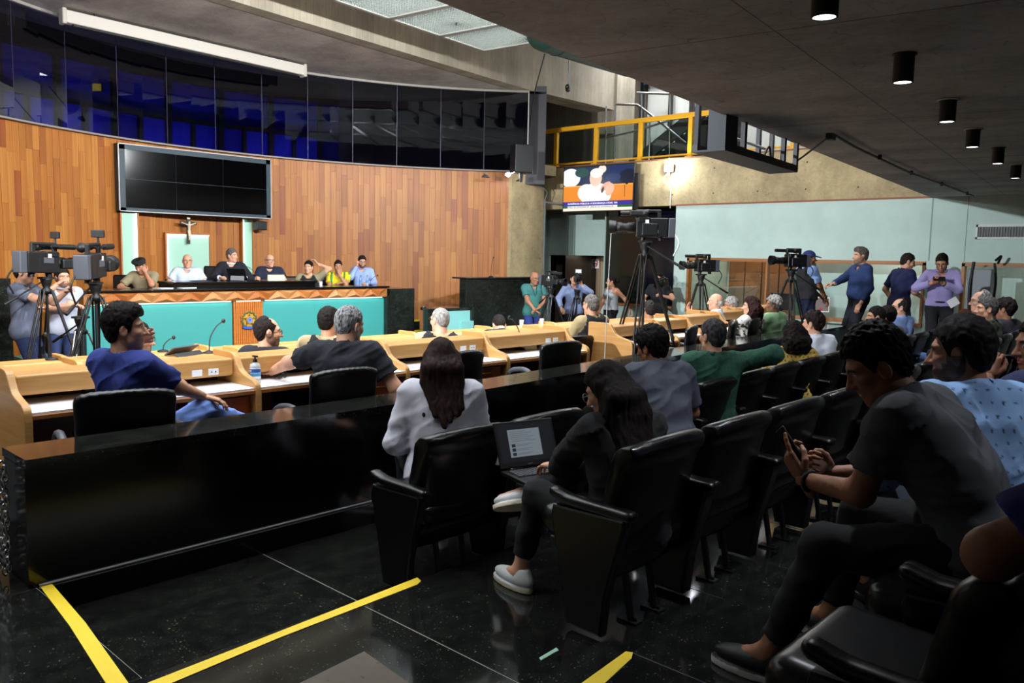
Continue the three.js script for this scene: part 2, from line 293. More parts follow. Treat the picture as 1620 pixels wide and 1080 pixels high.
// --- stage ceiling, beam and roof
{
  const edge = [[-4, 10.87], [6.92, 12.14], [14.25, 12.99], [18.0, 12.98]];
  const g = structGroup('ceiling_stage', 'rough brown grey concrete ceiling over the stage');
  const arcPts = []; for (let i = 0; i <= 40; i++) arcPts.push(arc(lerp(-50 * DEG, 42 * DEG, i / 40), CR + 0.03));
  mesh('ceiling_slab', slab([[-4, 11.2], [6.92, 12.47], [14.25, 13.32], [18, 13.31], [18, 13.7], ...arcPts.reverse(), [-4, 12.6]], STAGECEIL, STAGECEIL + 0.3), M.soffit, g);
  const b = structGroup('wall_beam', 'deep board marked concrete beam in front of the stage ceiling');
  mesh('beam_face', slab([...edge, ...edge.map(([u, v]) => [u, v + 0.35]).reverse()], STAGECEIL, 7.3), M.board, b);
  const roof = struct('ceiling_roof', bx(-4.3, 21.5, 7.3, 7.6, -5, 17.6), M.concrete, 'concrete roof over the chamber');
  struct('wall_left', bx(-4.3, -4, -0.8, 7.3, -5, 17.6), M.concrete, 'concrete side wall behind the aisle');
  struct('wall_back', bx(-4.3, 21.5, -0.8, 7.3, -5, -4.6), M.concrete, 'concrete wall behind the audience');
  struct('wall_front', bx(-4.3, 21.5, -0.8, 7.3, 17.4, 17.7), M.black, 'dark outer wall behind the stage');
  struct('wall_far', bx(21.2, 21.5, -0.8, 7.3, -5, 17.6), M.concrete, 'concrete wall behind the gallery');
}
// --- low ceiling over the audience
const EDGE = (u) => 2.97 + 0.1275 * (u - 2.62);
{
  const g = structGroup('ceiling', 'low grey concrete ceiling over the audience seats');
  mesh('ceiling_slab', slab([[-4, EDGE(-4)], [15.8, EDGE(15.8)], [15.8, -4.7], [-4, -4.7]], SOFFIT, SOFFIT + 0.55), M.soffit, g);
  const groove = std(0x6a6561, 0.9);
  // board joints in the concrete
  for (const d of [1.15, 2.4, 3.7]) mesh('ceiling_joint', slab([[-4, EDGE(-4) - d], [15.66, EDGE(15.66) - d], [15.66, EDGE(15.66) - d - 0.006], [-4, EDGE(-4) - d - 0.004]], SOFFIT - 0.001, SOFFIT + 0.01), groove, g).name = numbered('ceiling_joint');
  for (const u of [3.9, 6.9, 9.9, 12.9]) mesh('ceiling_joint', slab([[u, EDGE(u)], [u + 0.006, EDGE(u)], [u + 0.9, EDGE(u) - 6], [u + 0.894, EDGE(u) - 6]], SOFFIT - 0.001, SOFFIT + 0.01), groove, g).name = numbered('ceiling_joint');
}
// --- side wall with control booth windows
{
  const g = structGroup('wall_right', 'pale mint green side wall with long booth windows');
  const w0 = 4.63, w1 = 9.45, s0 = 0.6, s1 = 1.73;
  const th = 0.12, U0 = RW, U1 = RW + th;
  mesh('wall_panel', bx(U0, U1, s1, SOFFIT + 0.02, -4.7, 9.79), M.mint, g);
  mesh('wall_panel', bx(U0, U1, -0.8, s0, -4.7, 9.79), M.mint, g);
  mesh('wall_panel', bx(U0, U1, s0, s1, w1, 9.79), M.mint, g);
  mesh('wall_panel', bx(U0, U1, s0, s1, 4.05, w0), M.mint, g);
  mesh('wall_panel', bx(U0, U1, s0, s1, -4.7, 0.5), M.mint, g);
  mesh('wall_joint', bx(U0 - 0.004, U0, s1 + 0.03, SOFFIT, 4.58, 4.6), std(0x7c9089, 0.7), g); mesh('wall_joint', bx(U0 - 0.004, U0, s1 + 0.03, SOFFIT, 4.02, 4.03), std(0x7c9089, 0.7), g);
  mesh('red_trim', bx(U0 - 0.015, U0, SOFFIT - 0.012, SOFFIT + 0.02, 4.6, 9.8), std(0x8b4a2b, 0.6), g);
  const pane = new THREE.MeshPhysicalMaterial({ color: 0xf2f7f5, roughness: 0.02, transmission: 1, thickness: 0, ior: 1.6 });
  function win(name, a, b, bars, label) {
    const q = structGroup(name, label);
    const f = 0.05, uu = U0 - 0.025;
    mesh('frame_rail', bx(uu, U1, s1 - f, s1 + 0.02, a, b), M.frame, q); mesh('frame_rail', bx(uu - 0.02, U1, s0 - 0.02, s0 + f, a, b), M.frame, q);
    mesh('frame_post', bx(uu, U1, s0, s1, a, a + f), M.frame, q); mesh('frame_post', bx(uu, U1, s0, s1, b - f, b), M.frame, q);
    let last = a + f;
    for (const m of [...bars, b - f]) { if (m !== b - f) mesh('frame_post', bx(uu + 0.02, U1, s0, s1, m - 0.02, m + 0.02), M.frame, q); mesh('glass_pane', bx(U0 + 0.05, U0 + 0.055, s0 + f, s1 - f, last, m - 0.02), pane, q).name = numbered('glass_pane'); last = m + 0.02; }
  }
  win('window_2', w0, w1, [7.62], 'long wood framed control booth window in the mint wall');
  win('window_3', 0.5, 4.05, [2.4], 'wood framed window in the shaded end of the mint wall');
  // booth interior
  const bth = structGroup('wall_booth', 'pale green room behind the booth windows');
  mesh('booth_wall', bx(17.9, 18, -0.8, 2.9, -4.7, 9.79), std(0xb4cac3, 0.7), bth);
  mesh('booth_wall', bx(U1, 18, -0.8, 2.9, 9.7, 9.79), std(0xb4cac3, 0.7), bth);
  mesh('booth_floor', bx(U1, 18, -0.8, 0.0, -4.7, 9.7), M.carpet, bth);
  mesh('booth_ceiling', bx(U1, 18, 2.5, 2.6, -4.7, 9.79), std(0xb8c0bc, 0.8), bth);
  const dw = std(0x7b4a22, 0.5, { map: T.ply });
  for (let i = 0; i < 4; i++) mesh('door_leaf', bx(17.8, 17.9, 0, 1.95, 7.95 + i * 0.42, 8.34 + i * 0.42), dw, bth).name = numbered('door_leaf');
  mesh('curtain', bx(17.7, 17.75, 0, 2.2, 7.3, 7.95), std(0x3f5a4e, 0.8), bth);
  mesh('pale_board', bx(17.3, 17.34, 0.0, 2.4, 3.0, 7.3), std(0xc6d6da, 0.6), bth);
  for (const v of [8.6, 5.6, 2.2]) { const l = new THREE.RectAreaLight(0xfff2df, LIGHT.booth * 4, 1.2, 0.3); l.position.copy(W(16.9, 2.46, v)); l.lookAt(W(16.9, 0, v)); scene.add(l); mesh('booth_lamp', bx(16.3, 17.5, 2.465, 2.5, v - 0.15, v + 0.15), glow(0xfff2df, 1.2), bth).name = numbered('booth_lamp'); }
}
// --- concrete gallery beam, gallery and column
{
  const g = structGroup('wall_gallery_beam', 'tan concrete gallery beam above the mint wall');
  mesh('beam_face', bx(RW, 16.05, SOFFIT, 3.86, 4.3, 14.3), M.tan, g);
  mesh('beam_trim', bx(RW - 0.03, 16.1, 3.86, 3.89, 4.3, 14.3), std(0x8a5a34, 0.6), g);
  const hole = std(0x54493a, 0.9); for (let i = 0; i < 9; i++) for (const y of [3.1, 3.62]) { const o = mesh('tie_hole', rod(W(RW - 0.002, y, 4.9 + i * 1.0), W(RW + 0.01, y, 4.9 + i * 1.0), 0.018), hole, g); o.name = numbered('tie_hole'); }
  const f = structGroup('floor_gallery', 'concrete gallery floor above the corridor'); mesh('gallery_slab', bx(RW + 0.3, 21.2, 3.3, 3.6, -4.6, 17.4), M.concrete, f);
  const w = structGroup('wall_gallery', 'board marked concrete wall at the back of the gallery');
  mesh('gallery_wall', bx(19.2, 19.5, 3.6, 7.3, 13.2, 17.4), M.board, w);
  const gp = std(0xb9bab2, 0.7); for (let i = 0; i < 5; i++) mesh('grey_panel', bx(19.3, 19.4, 3.6, 7.2, 13.15 - (i + 1) * 1.35, 13.1 - i * 1.35), gp, w).name = numbered('grey_panel');
  mesh('gallery_pier', bx(17.6, 18.4, 3.6, 7.3, 12.9, 13.7), M.board, w);
  const c = structGroup('wall_column', 'pale concrete column at the end of the wooden wall');
  mesh('column_face', bx(14.15, 15.3, -0.8, 3.66, 13.3, 14.2), M.tan, c);
  mesh('column_face', bx(14.6, 15.62, 3.66, 3.9, 13.2, 14.3), M.tan, c);
  mesh('column_side', bx(15.3, 15.62, -0.8, 3.1, 13.5, 14.2), M.board, c);
  // corridor behind the column
  const k = structGroup('wall_corridor', 'mint corridor wall with a dark opening and brown shutter');
  const q0 = onU(868, 403, 16.9), q1 = onU(976, 403, 16.9);
  mesh('mint_fascia', bx(16.9, 17.0, q0.y, 3.3, q1.v, 16.5), M.mint, k);
  mesh('mint_pier', bx(16.9, 17.0, FS, q0.y, q0.v, 16.5), M.mint, k);
  const sh = std(0x8a7a66, 0.7); for (let i = 0; i < 30; i++) mesh('shutter_slat', bx(18.3, 18.36, FS, 2.0, 10.6 + i * 0.16, 10.745 + i * 0.16), sh, k).name = numbered('shutter_slat');
  mesh('dark_jamb', bx(16.95, 18.3, FS, q0.y, q0.v - 0.55, q0.v - 0.45), M.blackGloss, k);
  mesh('corridor_ceiling', bx(RW + 0.4, 18.6, 3.2, 3.3, 9.8, 16.5), M.black, k);
  mesh('corridor_top', bx(16.95, 18.4, q0.y + 0.02, q0.y + 0.1, 9.8, 16.5), M.black, k);
  // dark glazed door next to the mint wall
  const d = structGroup('door_1', 'tall dark glazed door beside the mint wall');
  const dg = std(0x0a0d1a, 0.12);
  mesh('door_glass', bx(16.3, 16.33, 0.62, 2.8, 9.79, 11.05), dg, d); mesh('door_glass', bx(16.33, 16.9, 0.62, 3.0, 11.05, 11.08), std(0x0f1512, 0.12), d);
  mesh('half_wall', bx(16.25, 16.35, FS, 0.6, 9.79, 12.2), M.mint, d); mesh('sill', bx(16.12, 16.38, 0.58, 0.63, 9.79, 12.2), M.frame, d);
  mesh('side_glass', bx(16.3, 16.33, 0.63, 2.7, 11.1, 12.15), std(0x141d1b, 0.1), d); mesh('glass_edge', bx(16.28, 16.36, 0.63, 2.9, 12.13, 12.17), std(0x9fb9b0, 0.3), d);
  const l = new THREE.RectAreaLight(0xfff4e6, LIGHT.corridor * 4, 2.4, 0.3); l.position.copy(W(17.6, q0.y, 13.2)); l.lookAt(W(17.6, 0, 13.2)); scene.add(l);
  mesh('corridor_lamp', bx(16.5 + 0.45, 17.9, q0.y + 0.005, q0.y + 0.018, 13.05, 13.35), glow(0xfff4e6, 1), k);
  const gl = new THREE.RectAreaLight(0xf4f8ff, LIGHT.gallery, 1.2, 5); gl.position.copy(W(17.8, 7.1, 11)); gl.lookAt(W(17.8, 0, 11)); scene.add(gl);
  mesh('gallery_lamp', bx(17.2, 18.4, 7.12, 7.2, 8.5, 13.5), glow(0xf4f8ff, 1.2), w);
}
// ================================================================ light fittings
{ // eggcrate luminous ceiling
  const Y = 5.55, pu = 1.25, pv = 2.3, cell = 0.055, r = rng(9);
  const gridM = std(0x6f756f, 0.6), frameM = std(0x8d8d86, 0.5), glowM = glow(COOL, 1.5);
  const bars = []; for (let x = -pu / 2 + 0.05; x < pu / 2 - 0.04; x += cell) bars.push(box(0.004, 0.035, pv - 0.1, x, 0, 0)); for (let z = -pv / 2 + 0.05; z < pv / 2 - 0.04; z += cell) bars.push(box(pu - 0.1, 0.035, 0.004, 0, 0, z));
  const grid = join(bars), fr = join([box(pu, 0.07, 0.06, 0, 0, pv / 2 - 0.03), box(pu, 0.07, 0.06, 0, 0, -pv / 2 + 0.03), box(0.06, 0.07, pv, pu / 2 - 0.03), box(0.06, 0.07, pv, -pu / 2 + 0.03)]);
  const sheet = box(pu - 0.06, 0.02, pv - 0.06, 0, 0.33, 0), side = join([box(pu, 0.35, 0.01, 0, 0.18, pv / 2), box(pu, 0.35, 0.01, 0, 0.18, -pv / 2), box(0.01, 0.35, pv, pu / 2, 0.18, 0), box(0.01, 0.35, pv, -pu / 2, 0.18, 0)]);
  const d = V3(Math.cos(0.116), 0, -Math.sin(0.116));     // the rows follow the beam
  for (let j = 0; j < 3; j++) for (let i = 0; i < 11; i++) {
    const u = 10.75 - i * pu * 0.994 + j * 0.27, v = 10.15 - i * pu * 0.116 - j * 2.36;
    const p = thing('ceiling_light_panel', 'square eggcrate grille of the luminous ceiling in front of the beam', 'ceiling light', { u, y: Y, v }, 0.116, 'eggcrate ceiling lights');
    mesh('eggcrate_grid', grid, gridM, p).userData.kind = 'stuff'; mesh('frame', fr, frameM, p); mesh('lamp_sheet', sheet, glowM, p); mesh('lamp_box', side, M.white, p);
    const l = new THREE.RectAreaLight(COOL, LIGHT.grid, pu - 0.1, pv - 0.1); l.position.copy(W(u, Y + 0.3, v)); scene.add(l); l.rotation.set(-Math.PI / 2, 0, 0); l.rotateOnWorldAxis(V3(0, 1, 0), 0.116);
  }
}
{ // stage floods on the front edge of the low ceiling
  const housing = std(0x1a1b1d, 0.5), lens = glow(COOL, 30);
  for (const [u, h] of [[1.5, 4.6], [4.2, 4.6], [7.6, 4.6], [10.2, 4.6]]) {
    const v = EDGE(u) - 0.15, p = thing('stage_floodlight', 'black floodlight on the gallery edge aimed at the stage', 'floodlight', { u, y: h, v }, toward(7.5 - u, 14 - v), 'stage floodlights');
    mesh('housing', [box(0.3, 0.24, 0.14, 0, 0, -0.02, 0.02)], housing, p); mesh('lens', box(0.24, 0.18, 0.012, 0, 0, 0.056), lens, p);
    mesh('bracket', [box(0.02, 0.3, 0.05, 0.165, -0.1, 0), box(0.02, 0.3, 0.05, -0.165, -0.1, 0), box(0.35, 0.02, 0.05, 0, -0.25, 0)], housing, p);
    mesh('post', rod(V3(0, -0.26, 0), V3(0, SOFFIT + 0.55 - h, 0), 0.03), housing, p);
    const s = new THREE.SpotLight(COOL, LIGHT.flood, 0, 0.75, 0.7, 2); const q = p.localToWorld(V3(0, 0, 0.075)); p.updateMatrixWorld(true); s.position.copy(p.localToWorld(V3(0, 0, 0.075))); s.target.position.copy(W(lerp(u, 7.8, 0.5), 1.4, 14)); s.castShadow = true; s.shadow.radius = 4; scene.add(s, s.target);
  }
}
{ // small flood under the gallery beam
  const p0 = onU(1058, 266, RW - 0.12), p = thing('beam_floodlight', 'small white floodlight shining on the tan gallery beam', 'floodlight', p0, toward(-1, -0.35));
  mesh('housing', box(0.2, 0.15, 0.06, 0, 0, -0.03, 0.01), M.white, p); mesh('lens', box(0.17, 0.12, 0.01, 0, 0, 0.006), glow(COOL, 60), p); mesh('bracket', box(0.03, 0.1, 0.05, 0, -0.1, -0.03), M.white, p);
  mesh('cable', tube([V3(-0.02, -0.08, -0.05), V3(-0.12, -0.25, -0.06), V3(0.02, -0.4, -0.07), V3(0.05, -0.85, -0.07)], 0.008), M.white, p);
  const s = new THREE.PointLight(COOL, LIGHT.beamFlood); p.updateMatrixWorld(true); s.position.copy(p.localToWorld(V3(0, 0, 0.05))); s.castShadow = true; s.shadow.radius = 4; scene.add(s);
}
{ // cylinder downlights in the low ceiling
  const can = lathe([[0.046, 0.0], [0.055, 0.0], [0.055, 0.15], [0.066, 0.15], [0.066, 0.158], [0.0, 0.158]], 24), tubeIn = lathe([[0.05, 0.0], [0.05, 0.14]], 24);
  const body = std(0x0c0c0d, 0.55), ring = std(0xcfcfcf, 0.4), disc = new THREE.CylinderGeometry(0.049, 0.049, 0.01, 24), lamp = glow(new THREE.Color(0xf2f6ff), 6);
  const spots = [[1304, 28], [1428, 131], [1498, 193], [1538, 233], [1578, 259], [1606, 282], [1640, 308]];
  const seen = spots.map(([x, y]) => onY(x, y, SOFFIT - 0.158)), behind = seen.map((q) => ({ u: q.u + 0.2, y: q.y, v: q.v - 1.7 }));
  [...seen, ...behind].forEach((q, i) => {
    const p = thing('downlight', i === 2 || i === 3 || i === 5 ? 'black cylinder downlight with a white ceiling ring' : 'black cylinder downlight on the low concrete ceiling', 'downlight', q, 0, 'cylinder downlights');
    mesh('can', can, body, p); mesh('lamp', disc.clone().translate(0, 0.009, 0), lamp, p);
    if (i === 2 || i === 3 || i === 5) mesh('ring', lathe([[0.066, 0.146], [0.074, 0.15], [0.074, 0.157], [0.06, 0.157]], 24), ring, p);
    const s = new THREE.SpotLight(0xf2f6ff, LIGHT.can, 0, 0.95, 1, 2); s.position.set(q.u, q.y - 0.004, -q.v); s.target.position.set(q.u, 0, -q.v); s.castShadow = true; s.shadow.radius = 2.4; scene.add(s, s.target);
  });
}

{ // side flood on the opposite gallery, shining across the chamber
  const hs = std(0x1a1b1d, 0.5);
  for (const [v, tu, ty, tv] of [[6.6, 15.66, 2.0, 6.6], [9.4, 15.66, 3.2, 11]]) {
    const p = thing('side_floodlight', 'floodlight on the opposite side wall shining across the chamber', 'floodlight', { u: -3.8, y: 4.0, v }, toward(1, 0), 'side floodlights');
    mesh('housing', box(0.36, 0.28, 0.14, 0, 0, -0.02, 0.02), hs, p); mesh('lens', box(0.3, 0.22, 0.012, 0, 0, 0.056), glow(COOL, 25), p); mesh('bracket', box(0.05, 0.05, 0.16, 0, 0, -0.14), hs, p);
    const s = new THREE.SpotLight(COOL, LIGHT.side, 0, 0.42, 0.8, 2); s.position.copy(W(-3.7, 4.0, v)); s.target.position.copy(W(tu, ty, tv)); s.castShadow = true; s.shadow.radius = 5; scene.add(s, s.target);
  }
}
// ================================================================ people: joints -> distance field -> one smooth surface
function meshSDF(f, lo, hi, h, color) {
  const n = [0, 1, 2].map((k) => Math.max(2, Math.ceil((hi[k] - lo[k]) / h) + 1)), [nx, ny, nz] = n, val = new Float32Array(nx * ny * nz), B = 5, R = B * h * 0.5 * 1.7321 * 1.5 + 0.008;
  const at = (i, j, k) => i + nx * (j + ny * k);
  for (let k0 = 0; k0 < nz; k0 += B) for (let j0 = 0; j0 < ny; j0 += B) for (let i0 = 0; i0 < nx; i0 += B) {
    const c = f(lo[0] + (i0 + B / 2 - 0.5) * h, lo[1] + (j0 + B / 2 - 0.5) * h, lo[2] + (k0 + B / 2 - 0.5) * h), far = Math.abs(c) > R;
    for (let k = k0; k < Math.min(nz, k0 + B); k++) for (let j = j0; j < Math.min(ny, j0 + B); j++) for (let i = i0; i < Math.min(nx, i0 + B); i++) val[at(i, j, k)] = far ? c : f(lo[0] + i * h, lo[1] + j * h, lo[2] + k * h);
  }
  const id = new Int32Array(nx * ny * nz).fill(-1), pos = [], ind = [], E = [[0, 1], [0, 2], [0, 4], [1, 3], [1, 5], [2, 3], [2, 6], [3, 7], [4, 5], [4, 6], [5, 7], [6, 7]], v = new Float32Array(8);
  for (let k = 0; k < nz - 1; k++) for (let j = 0; j < ny - 1; j++) for (let i = 0; i < nx - 1; i++) {
    let m = 0; for (let c = 0; c < 8; c++) { v[c] = val[at(i + (c & 1), j + ((c >> 1) & 1), k + (c >> 2))]; if (v[c] < 0) m |= 1 << c; }
    if (m === 0 || m === 255) continue;
    let x = 0, y = 0, z = 0, q = 0;
    for (const [a, b] of E) if ((v[a] < 0) !== (v[b] < 0)) { const t = v[a] / (v[a] - v[b]); x += (a & 1) + t * ((b & 1) - (a & 1)); y += ((a >> 1) & 1) + t * (((b >> 1) & 1) - ((a >> 1) & 1)); z += (a >> 2) + t * ((b >> 2) - (a >> 2)); q++; }
    id[at(i, j, k)] = pos.length / 3; pos.push(lo[0] + (i + x / q) * h, lo[1] + (j + y / q) * h, lo[2] + (k + z / q) * h);
  }
  const quad = (a, b, c, d, s) => { if (a < 0 || b < 0 || c < 0 || d < 0) return; if (s) ind.push(a, b, c, a, c, d); else ind.push(a, c, b, a, d, c); };
  for (let k = 1; k < nz - 1; k++) for (let j = 1; j < ny - 1; j++) for (let i = 1; i < nx - 1; i++) {
    const o = val[at(i, j, k)] < 0;
    if (o !== val[at(i + 1, j, k)] < 0) quad(id[at(i, j - 1, k - 1)], id[at(i, j, k - 1)], id[at(i, j, k)], id[at(i, j - 1, k)], o);
    if (o !== val[at(i, j + 1, k)] < 0) quad(id[at(i - 1, j, k - 1)], id[at(i - 1, j, k)], id[at(i, j, k)], id[at(i, j, k - 1)], o);
    if (o !== val[at(i, j, k + 1)] < 0) quad(id[at(i - 1, j - 1, k)], id[at(i, j - 1, k)], id[at(i, j, k)], id[at(i - 1, j, k)], o);
  }
  const g = new THREE.BufferGeometry(); g.setAttribute('position', new THREE.Float32BufferAttribute(pos, 3)); g.setIndex(ind); g.computeVertexNormals();
  if (color) { const c = new Float32Array(pos.length); for (let i = 0; i < pos.length; i += 3) { const q = color(pos[i], pos[i + 1], pos[i + 2]); c[i] = q[0]; c[i + 1] = q[1]; c[i + 2] = q[2]; } g.setAttribute('color', new THREE.BufferAttribute(c, 3)); }
  return g;
}
const smin = (a, b, k) => { const h = Math.max(k - Math.abs(a - b), 0) / k; return Math.min(a, b) - h * h * k * 0.25; };
const smax = (a, b, k) => -smin(-a, -b, k);
function limbs(list, k) {                                  // list of [a, b, ra, rb, flatAxis?, flat?]
  const n = list.length, d = list.map(([a, b, ra, rb, ax, fl]) => { const x = b.x - a.x, y = b.y - a.y, z = b.z - a.z; return [a.x, a.y, a.z, x, y, z, 1 / Math.max(1e-9, x * x + y * y + z * z), ra, rb - ra, ax ? ax.x : 0, ax ? ax.y : 0, ax ? ax.z : 0, ax ? 1 / fl - 1 : 0]; });
  return (px, py, pz) => {
    let r = 1e9;
    for (let i = 0; i < n; i++) {
      const q = d[i]; let x = px - q[0], y = py - q[1], z = pz - q[2]; const t = clamp((x * q[3] + y * q[4] + z * q[5]) * q[6], 0, 1); x -= q[3] * t; y -= q[4] * t; z -= q[5] * t;
      if (q[12]) { const c = (x * q[9] + y * q[10] + z * q[11]) * q[12]; x += q[9] * c; y += q[10] * c; z += q[11] * c; }
      const e = Math.sqrt(x * x + y * y + z * z) - q[7] - q[8] * t; r = i ? smin(r, e, k) : e;
    }
    return r;
  };
}
const ell = (x, y, z, cx, cy, cz, a, b, c) => { x = (x - cx) / a; y = (y - cy) / b; z = (z - cz) / c; const k = Math.sqrt(x * x + y * y + z * z); return (k - 1) * Math.min(a, b, c) * (k > 1 ? 1 : 1); };
function boundsOf(list, pad) { const lo = [1e9, 1e9, 1e9], hi = [-1e9, -1e9, -1e9]; for (const [a, b, ra, rb] of list) for (const [p, r] of [[a, ra], [b, rb]]) { const q = [p.x, p.y, p.z]; for (let k = 0; k < 3; k++) { lo[k] = Math.min(lo[k], q[k] - r - pad); hi[k] = Math.max(hi[k], q[k] + r + pad); } } return [lo, hi]; }
const lin = (hex) => { const c = new THREE.Color(hex); return [c.r, c.g, c.b]; };
const mixc = (a, b, t) => [lerp(a[0], b[0], t), lerp(a[1], b[1], t), lerp(a[2], b[2], t)];
const SKIN = { pale: 0xd9a68c, fair: 0xcf9a7d, tan: 0xb98264, brown: 0x8f5f45, dark: 0x5f3d2c };
const skinM = std(0xffffff, 0.52, { vertexColors: true }), clothM = (c, r = 0.85) => std(c, r, { sheen: 0 });
const clothCache = new Map(); const cloth = (c) => { if (!clothCache.has(c)) clothCache.set(c, std(c, 0.88)); return clothCache.get(c); };
const hairCache = new Map(); const hairMat = (vc) => { const key = vc ? 'v' : 'n'; if (!hairCache.has(key)) hairCache.set(key, new THREE.MeshPhysicalMaterial({ color: 0xffffff, roughness: 0.72, specularIntensity: 0.35, vertexColors: true })); return hairCache.get(key); };

// --- the head: skull, jaw, brow, eyes, nose, mouth and ears in head coordinates (ear level = 0, +z = face)
function headField(o) {
  const jaw = o.jaw || 0, fat = o.fat || 0;
  return (x, y, z) => {
    const ax = Math.abs(x);
    let d = ell(x, y, z, 0, 0.034, -0.014, 0.074, 0.088, 0.096);
    d = smin(d, ell(x, y, z, 0, -0.036, 0.026, 0.057 + fat, 0.082, 0.064), 0.035);
    d = smin(d, Math.hypot(x * 0.8, y + 0.1 + jaw * 0.5, z - 0.062) - 0.021 - fat * 0.5, 0.035);
    d = smin(d, Math.hypot(ax - 0.046 - fat, y + 0.062, z - 0.012) - 0.02, 0.035);      // jaw angle
    d = smin(d, Math.hypot(ax - 0.044, y + 0.018, z - 0.062) - 0.018, 0.025);             // cheekbone
    d = smin(d, ell(x, y, z, 0, 0.03, 0.072, 0.05, 0.011, 0.016), 0.02);                   // brow
    d = smax(d, -(Math.hypot(ax - 0.031, (y - 0.008) * 1.25, z - 0.104) - 0.019), 0.016);   // eye hollow
    d = smin(d, Math.hypot(ax - 0.031, y - 0.007, z - 0.071) - 0.0138, 0.004);              // eyeball
    { const t = clamp((0.012 - y) / 0.04, 0, 1), r = 0.0075 + 0.006 * t; d = smin(d, Math.hypot(x, (y - (0.012 - 0.04 * t)) * 1, z - (0.09 + 0.021 * t)) - r, 0.014); }
    d = smin(d, Math.hypot(ax - 0.012, y + 0.03, z - 0.096) - 0.009, 0.008);               // nostrils
    d = smin(d, ell(x, y, z, 0, -0.0565, 0.087, 0.022, 0.006, 0.008), 0.009); d = smin(d, ell(x, y, z, 0, -0.068, 0.084, 0.019, 0.007, 0.009), 0.009);
    d = smax(d, -ell(x, y, z, 0, -0.0622, 0.098, 0.022, 0.0022, 0.012), 0.003);
    let e = ell(x < 0 ? -x : x, y, z, 0.079 + fat, -0.004, -0.006, 0.011, 0.033, 0.021); e = smax(e, -ell(ax, y, z, 0.09 + fat, 0.0, -0.001, 0.009, 0.018, 0.011), 0.008);
    return smin(d, e, 0.01);
  };
}
const hairline = (z, o) => { const f = o.front ?? 0.074, k = [[0.12, f], [0.07, f - 0.004], [0.045, f - 0.03], [0.028, o.burn ?? -0.006], [0.014, o.burn ?? -0.014], [0.0, 0.028], [-0.02, 0.03], [-0.036, -0.03], [-0.06, o.nape ?? -0.062], [-0.15, o.nape ?? -0.072]]; for (let i = 0; i < k.length - 1; i++) if (z <= k[i][0] && z >= k[i + 1][0]) return lerp(k[i][1], k[i + 1][1], (k[i][0] - z) / (k[i][0] - k[i + 1][0])); return z > 0.12 ? f : o.nape ?? -0.07; };
function hairField(o) {
  const tt = o.t ?? 0.012, amp = o.amp ?? 0.006, fr = o.freq ?? 90, seed = o.seed ?? 0, top = o.top ?? 0.008, kind = o.kind;
  return (x, y, z) => {
    const ax = Math.abs(x);
    const e = kind === 'short' || kind === 'recede' ? lerp(0.28, 1, sm(clamp((y + 0.055) / 0.13, 0, 1))) : 1, t = tt * e;
    let d = ell(x, y, z, 0, 0.034 + top * 0.5, -0.014, 0.074 + t, 0.088 + tt + top, 0.096 + t);
    d = smin(d, ell(x, y, z, 0, -0.015, -0.05, 0.056 + t, 0.06, 0.048 + t * 0.8), 0.03);
    if (o.quiff) d = smin(d, ell(x, y, z, 0, 0.105, 0.05, 0.06, 0.03 + o.quiff, 0.045), 0.03);
    if (Math.abs(d) < 0.05) d -= amp * (noise3(x * fr + seed, y * fr * 0.6, z * fr) - 0.5) * 2 + amp * 0.6 * (noise3(x * fr * 2.3, y * fr * 2.3 + seed, z * fr * 2.3) - 0.5);
    if (kind === 'long' || kind === 'curly' || kind === 'bob') {
      const L = o.len ?? 0.3, yy = clamp((0.03 - y) / L, 0, 1), wv = kind === 'curly' ? 0.014 * noise3(x * 45, y * 45, z * 45) : 0.006 * noise3(x * 120 + seed, y * 14, z * 120);
      const w = lerp(0.088, o.wide ?? 0.105, sm(yy)), bz = lerp(-0.03, o.backz ?? -0.105, sm(yy)), dz = lerp(0.085, o.thick ?? 0.05, sm(yy));
      let c = Math.max((Math.sqrt((x / w) ** 2 + ((z - bz) / dz) ** 2) - 1) * Math.min(w, dz), y - 0.06, -(y + L - 0.03) ); c -= wv;
      const open = z - (0.035 - 0.02 * yy);                  // face stays free
      c = smax(c, Math.max(open, ax < 0.115 ? z - 0.05 : -1), 0.01);
      const cap = Math.max(d, hairline(z, { ...o, nape: -0.12, burn: -0.1 }) - y);
      return smin(cap, c, 0.02);
    }
    d = smax(d, hairline(z, o) - y + 0.006 * (noise3(x * 70, y * 70, z * 70 + seed) - 0.5), 0.006);
    if (kind === 'ring') d = smax(d, Math.max(y - (o.ring ?? 0.045) - 0.25 * Math.max(0, -z - 0.02), -1), 0.01);
    if (kind === 'recede') d = smax(d, -(Math.hypot(x * 1.1, (y - 0.11) * 0.9, z - 0.05) - (o.hole ?? 0.075)), 0.012);
    return d;
  };
}
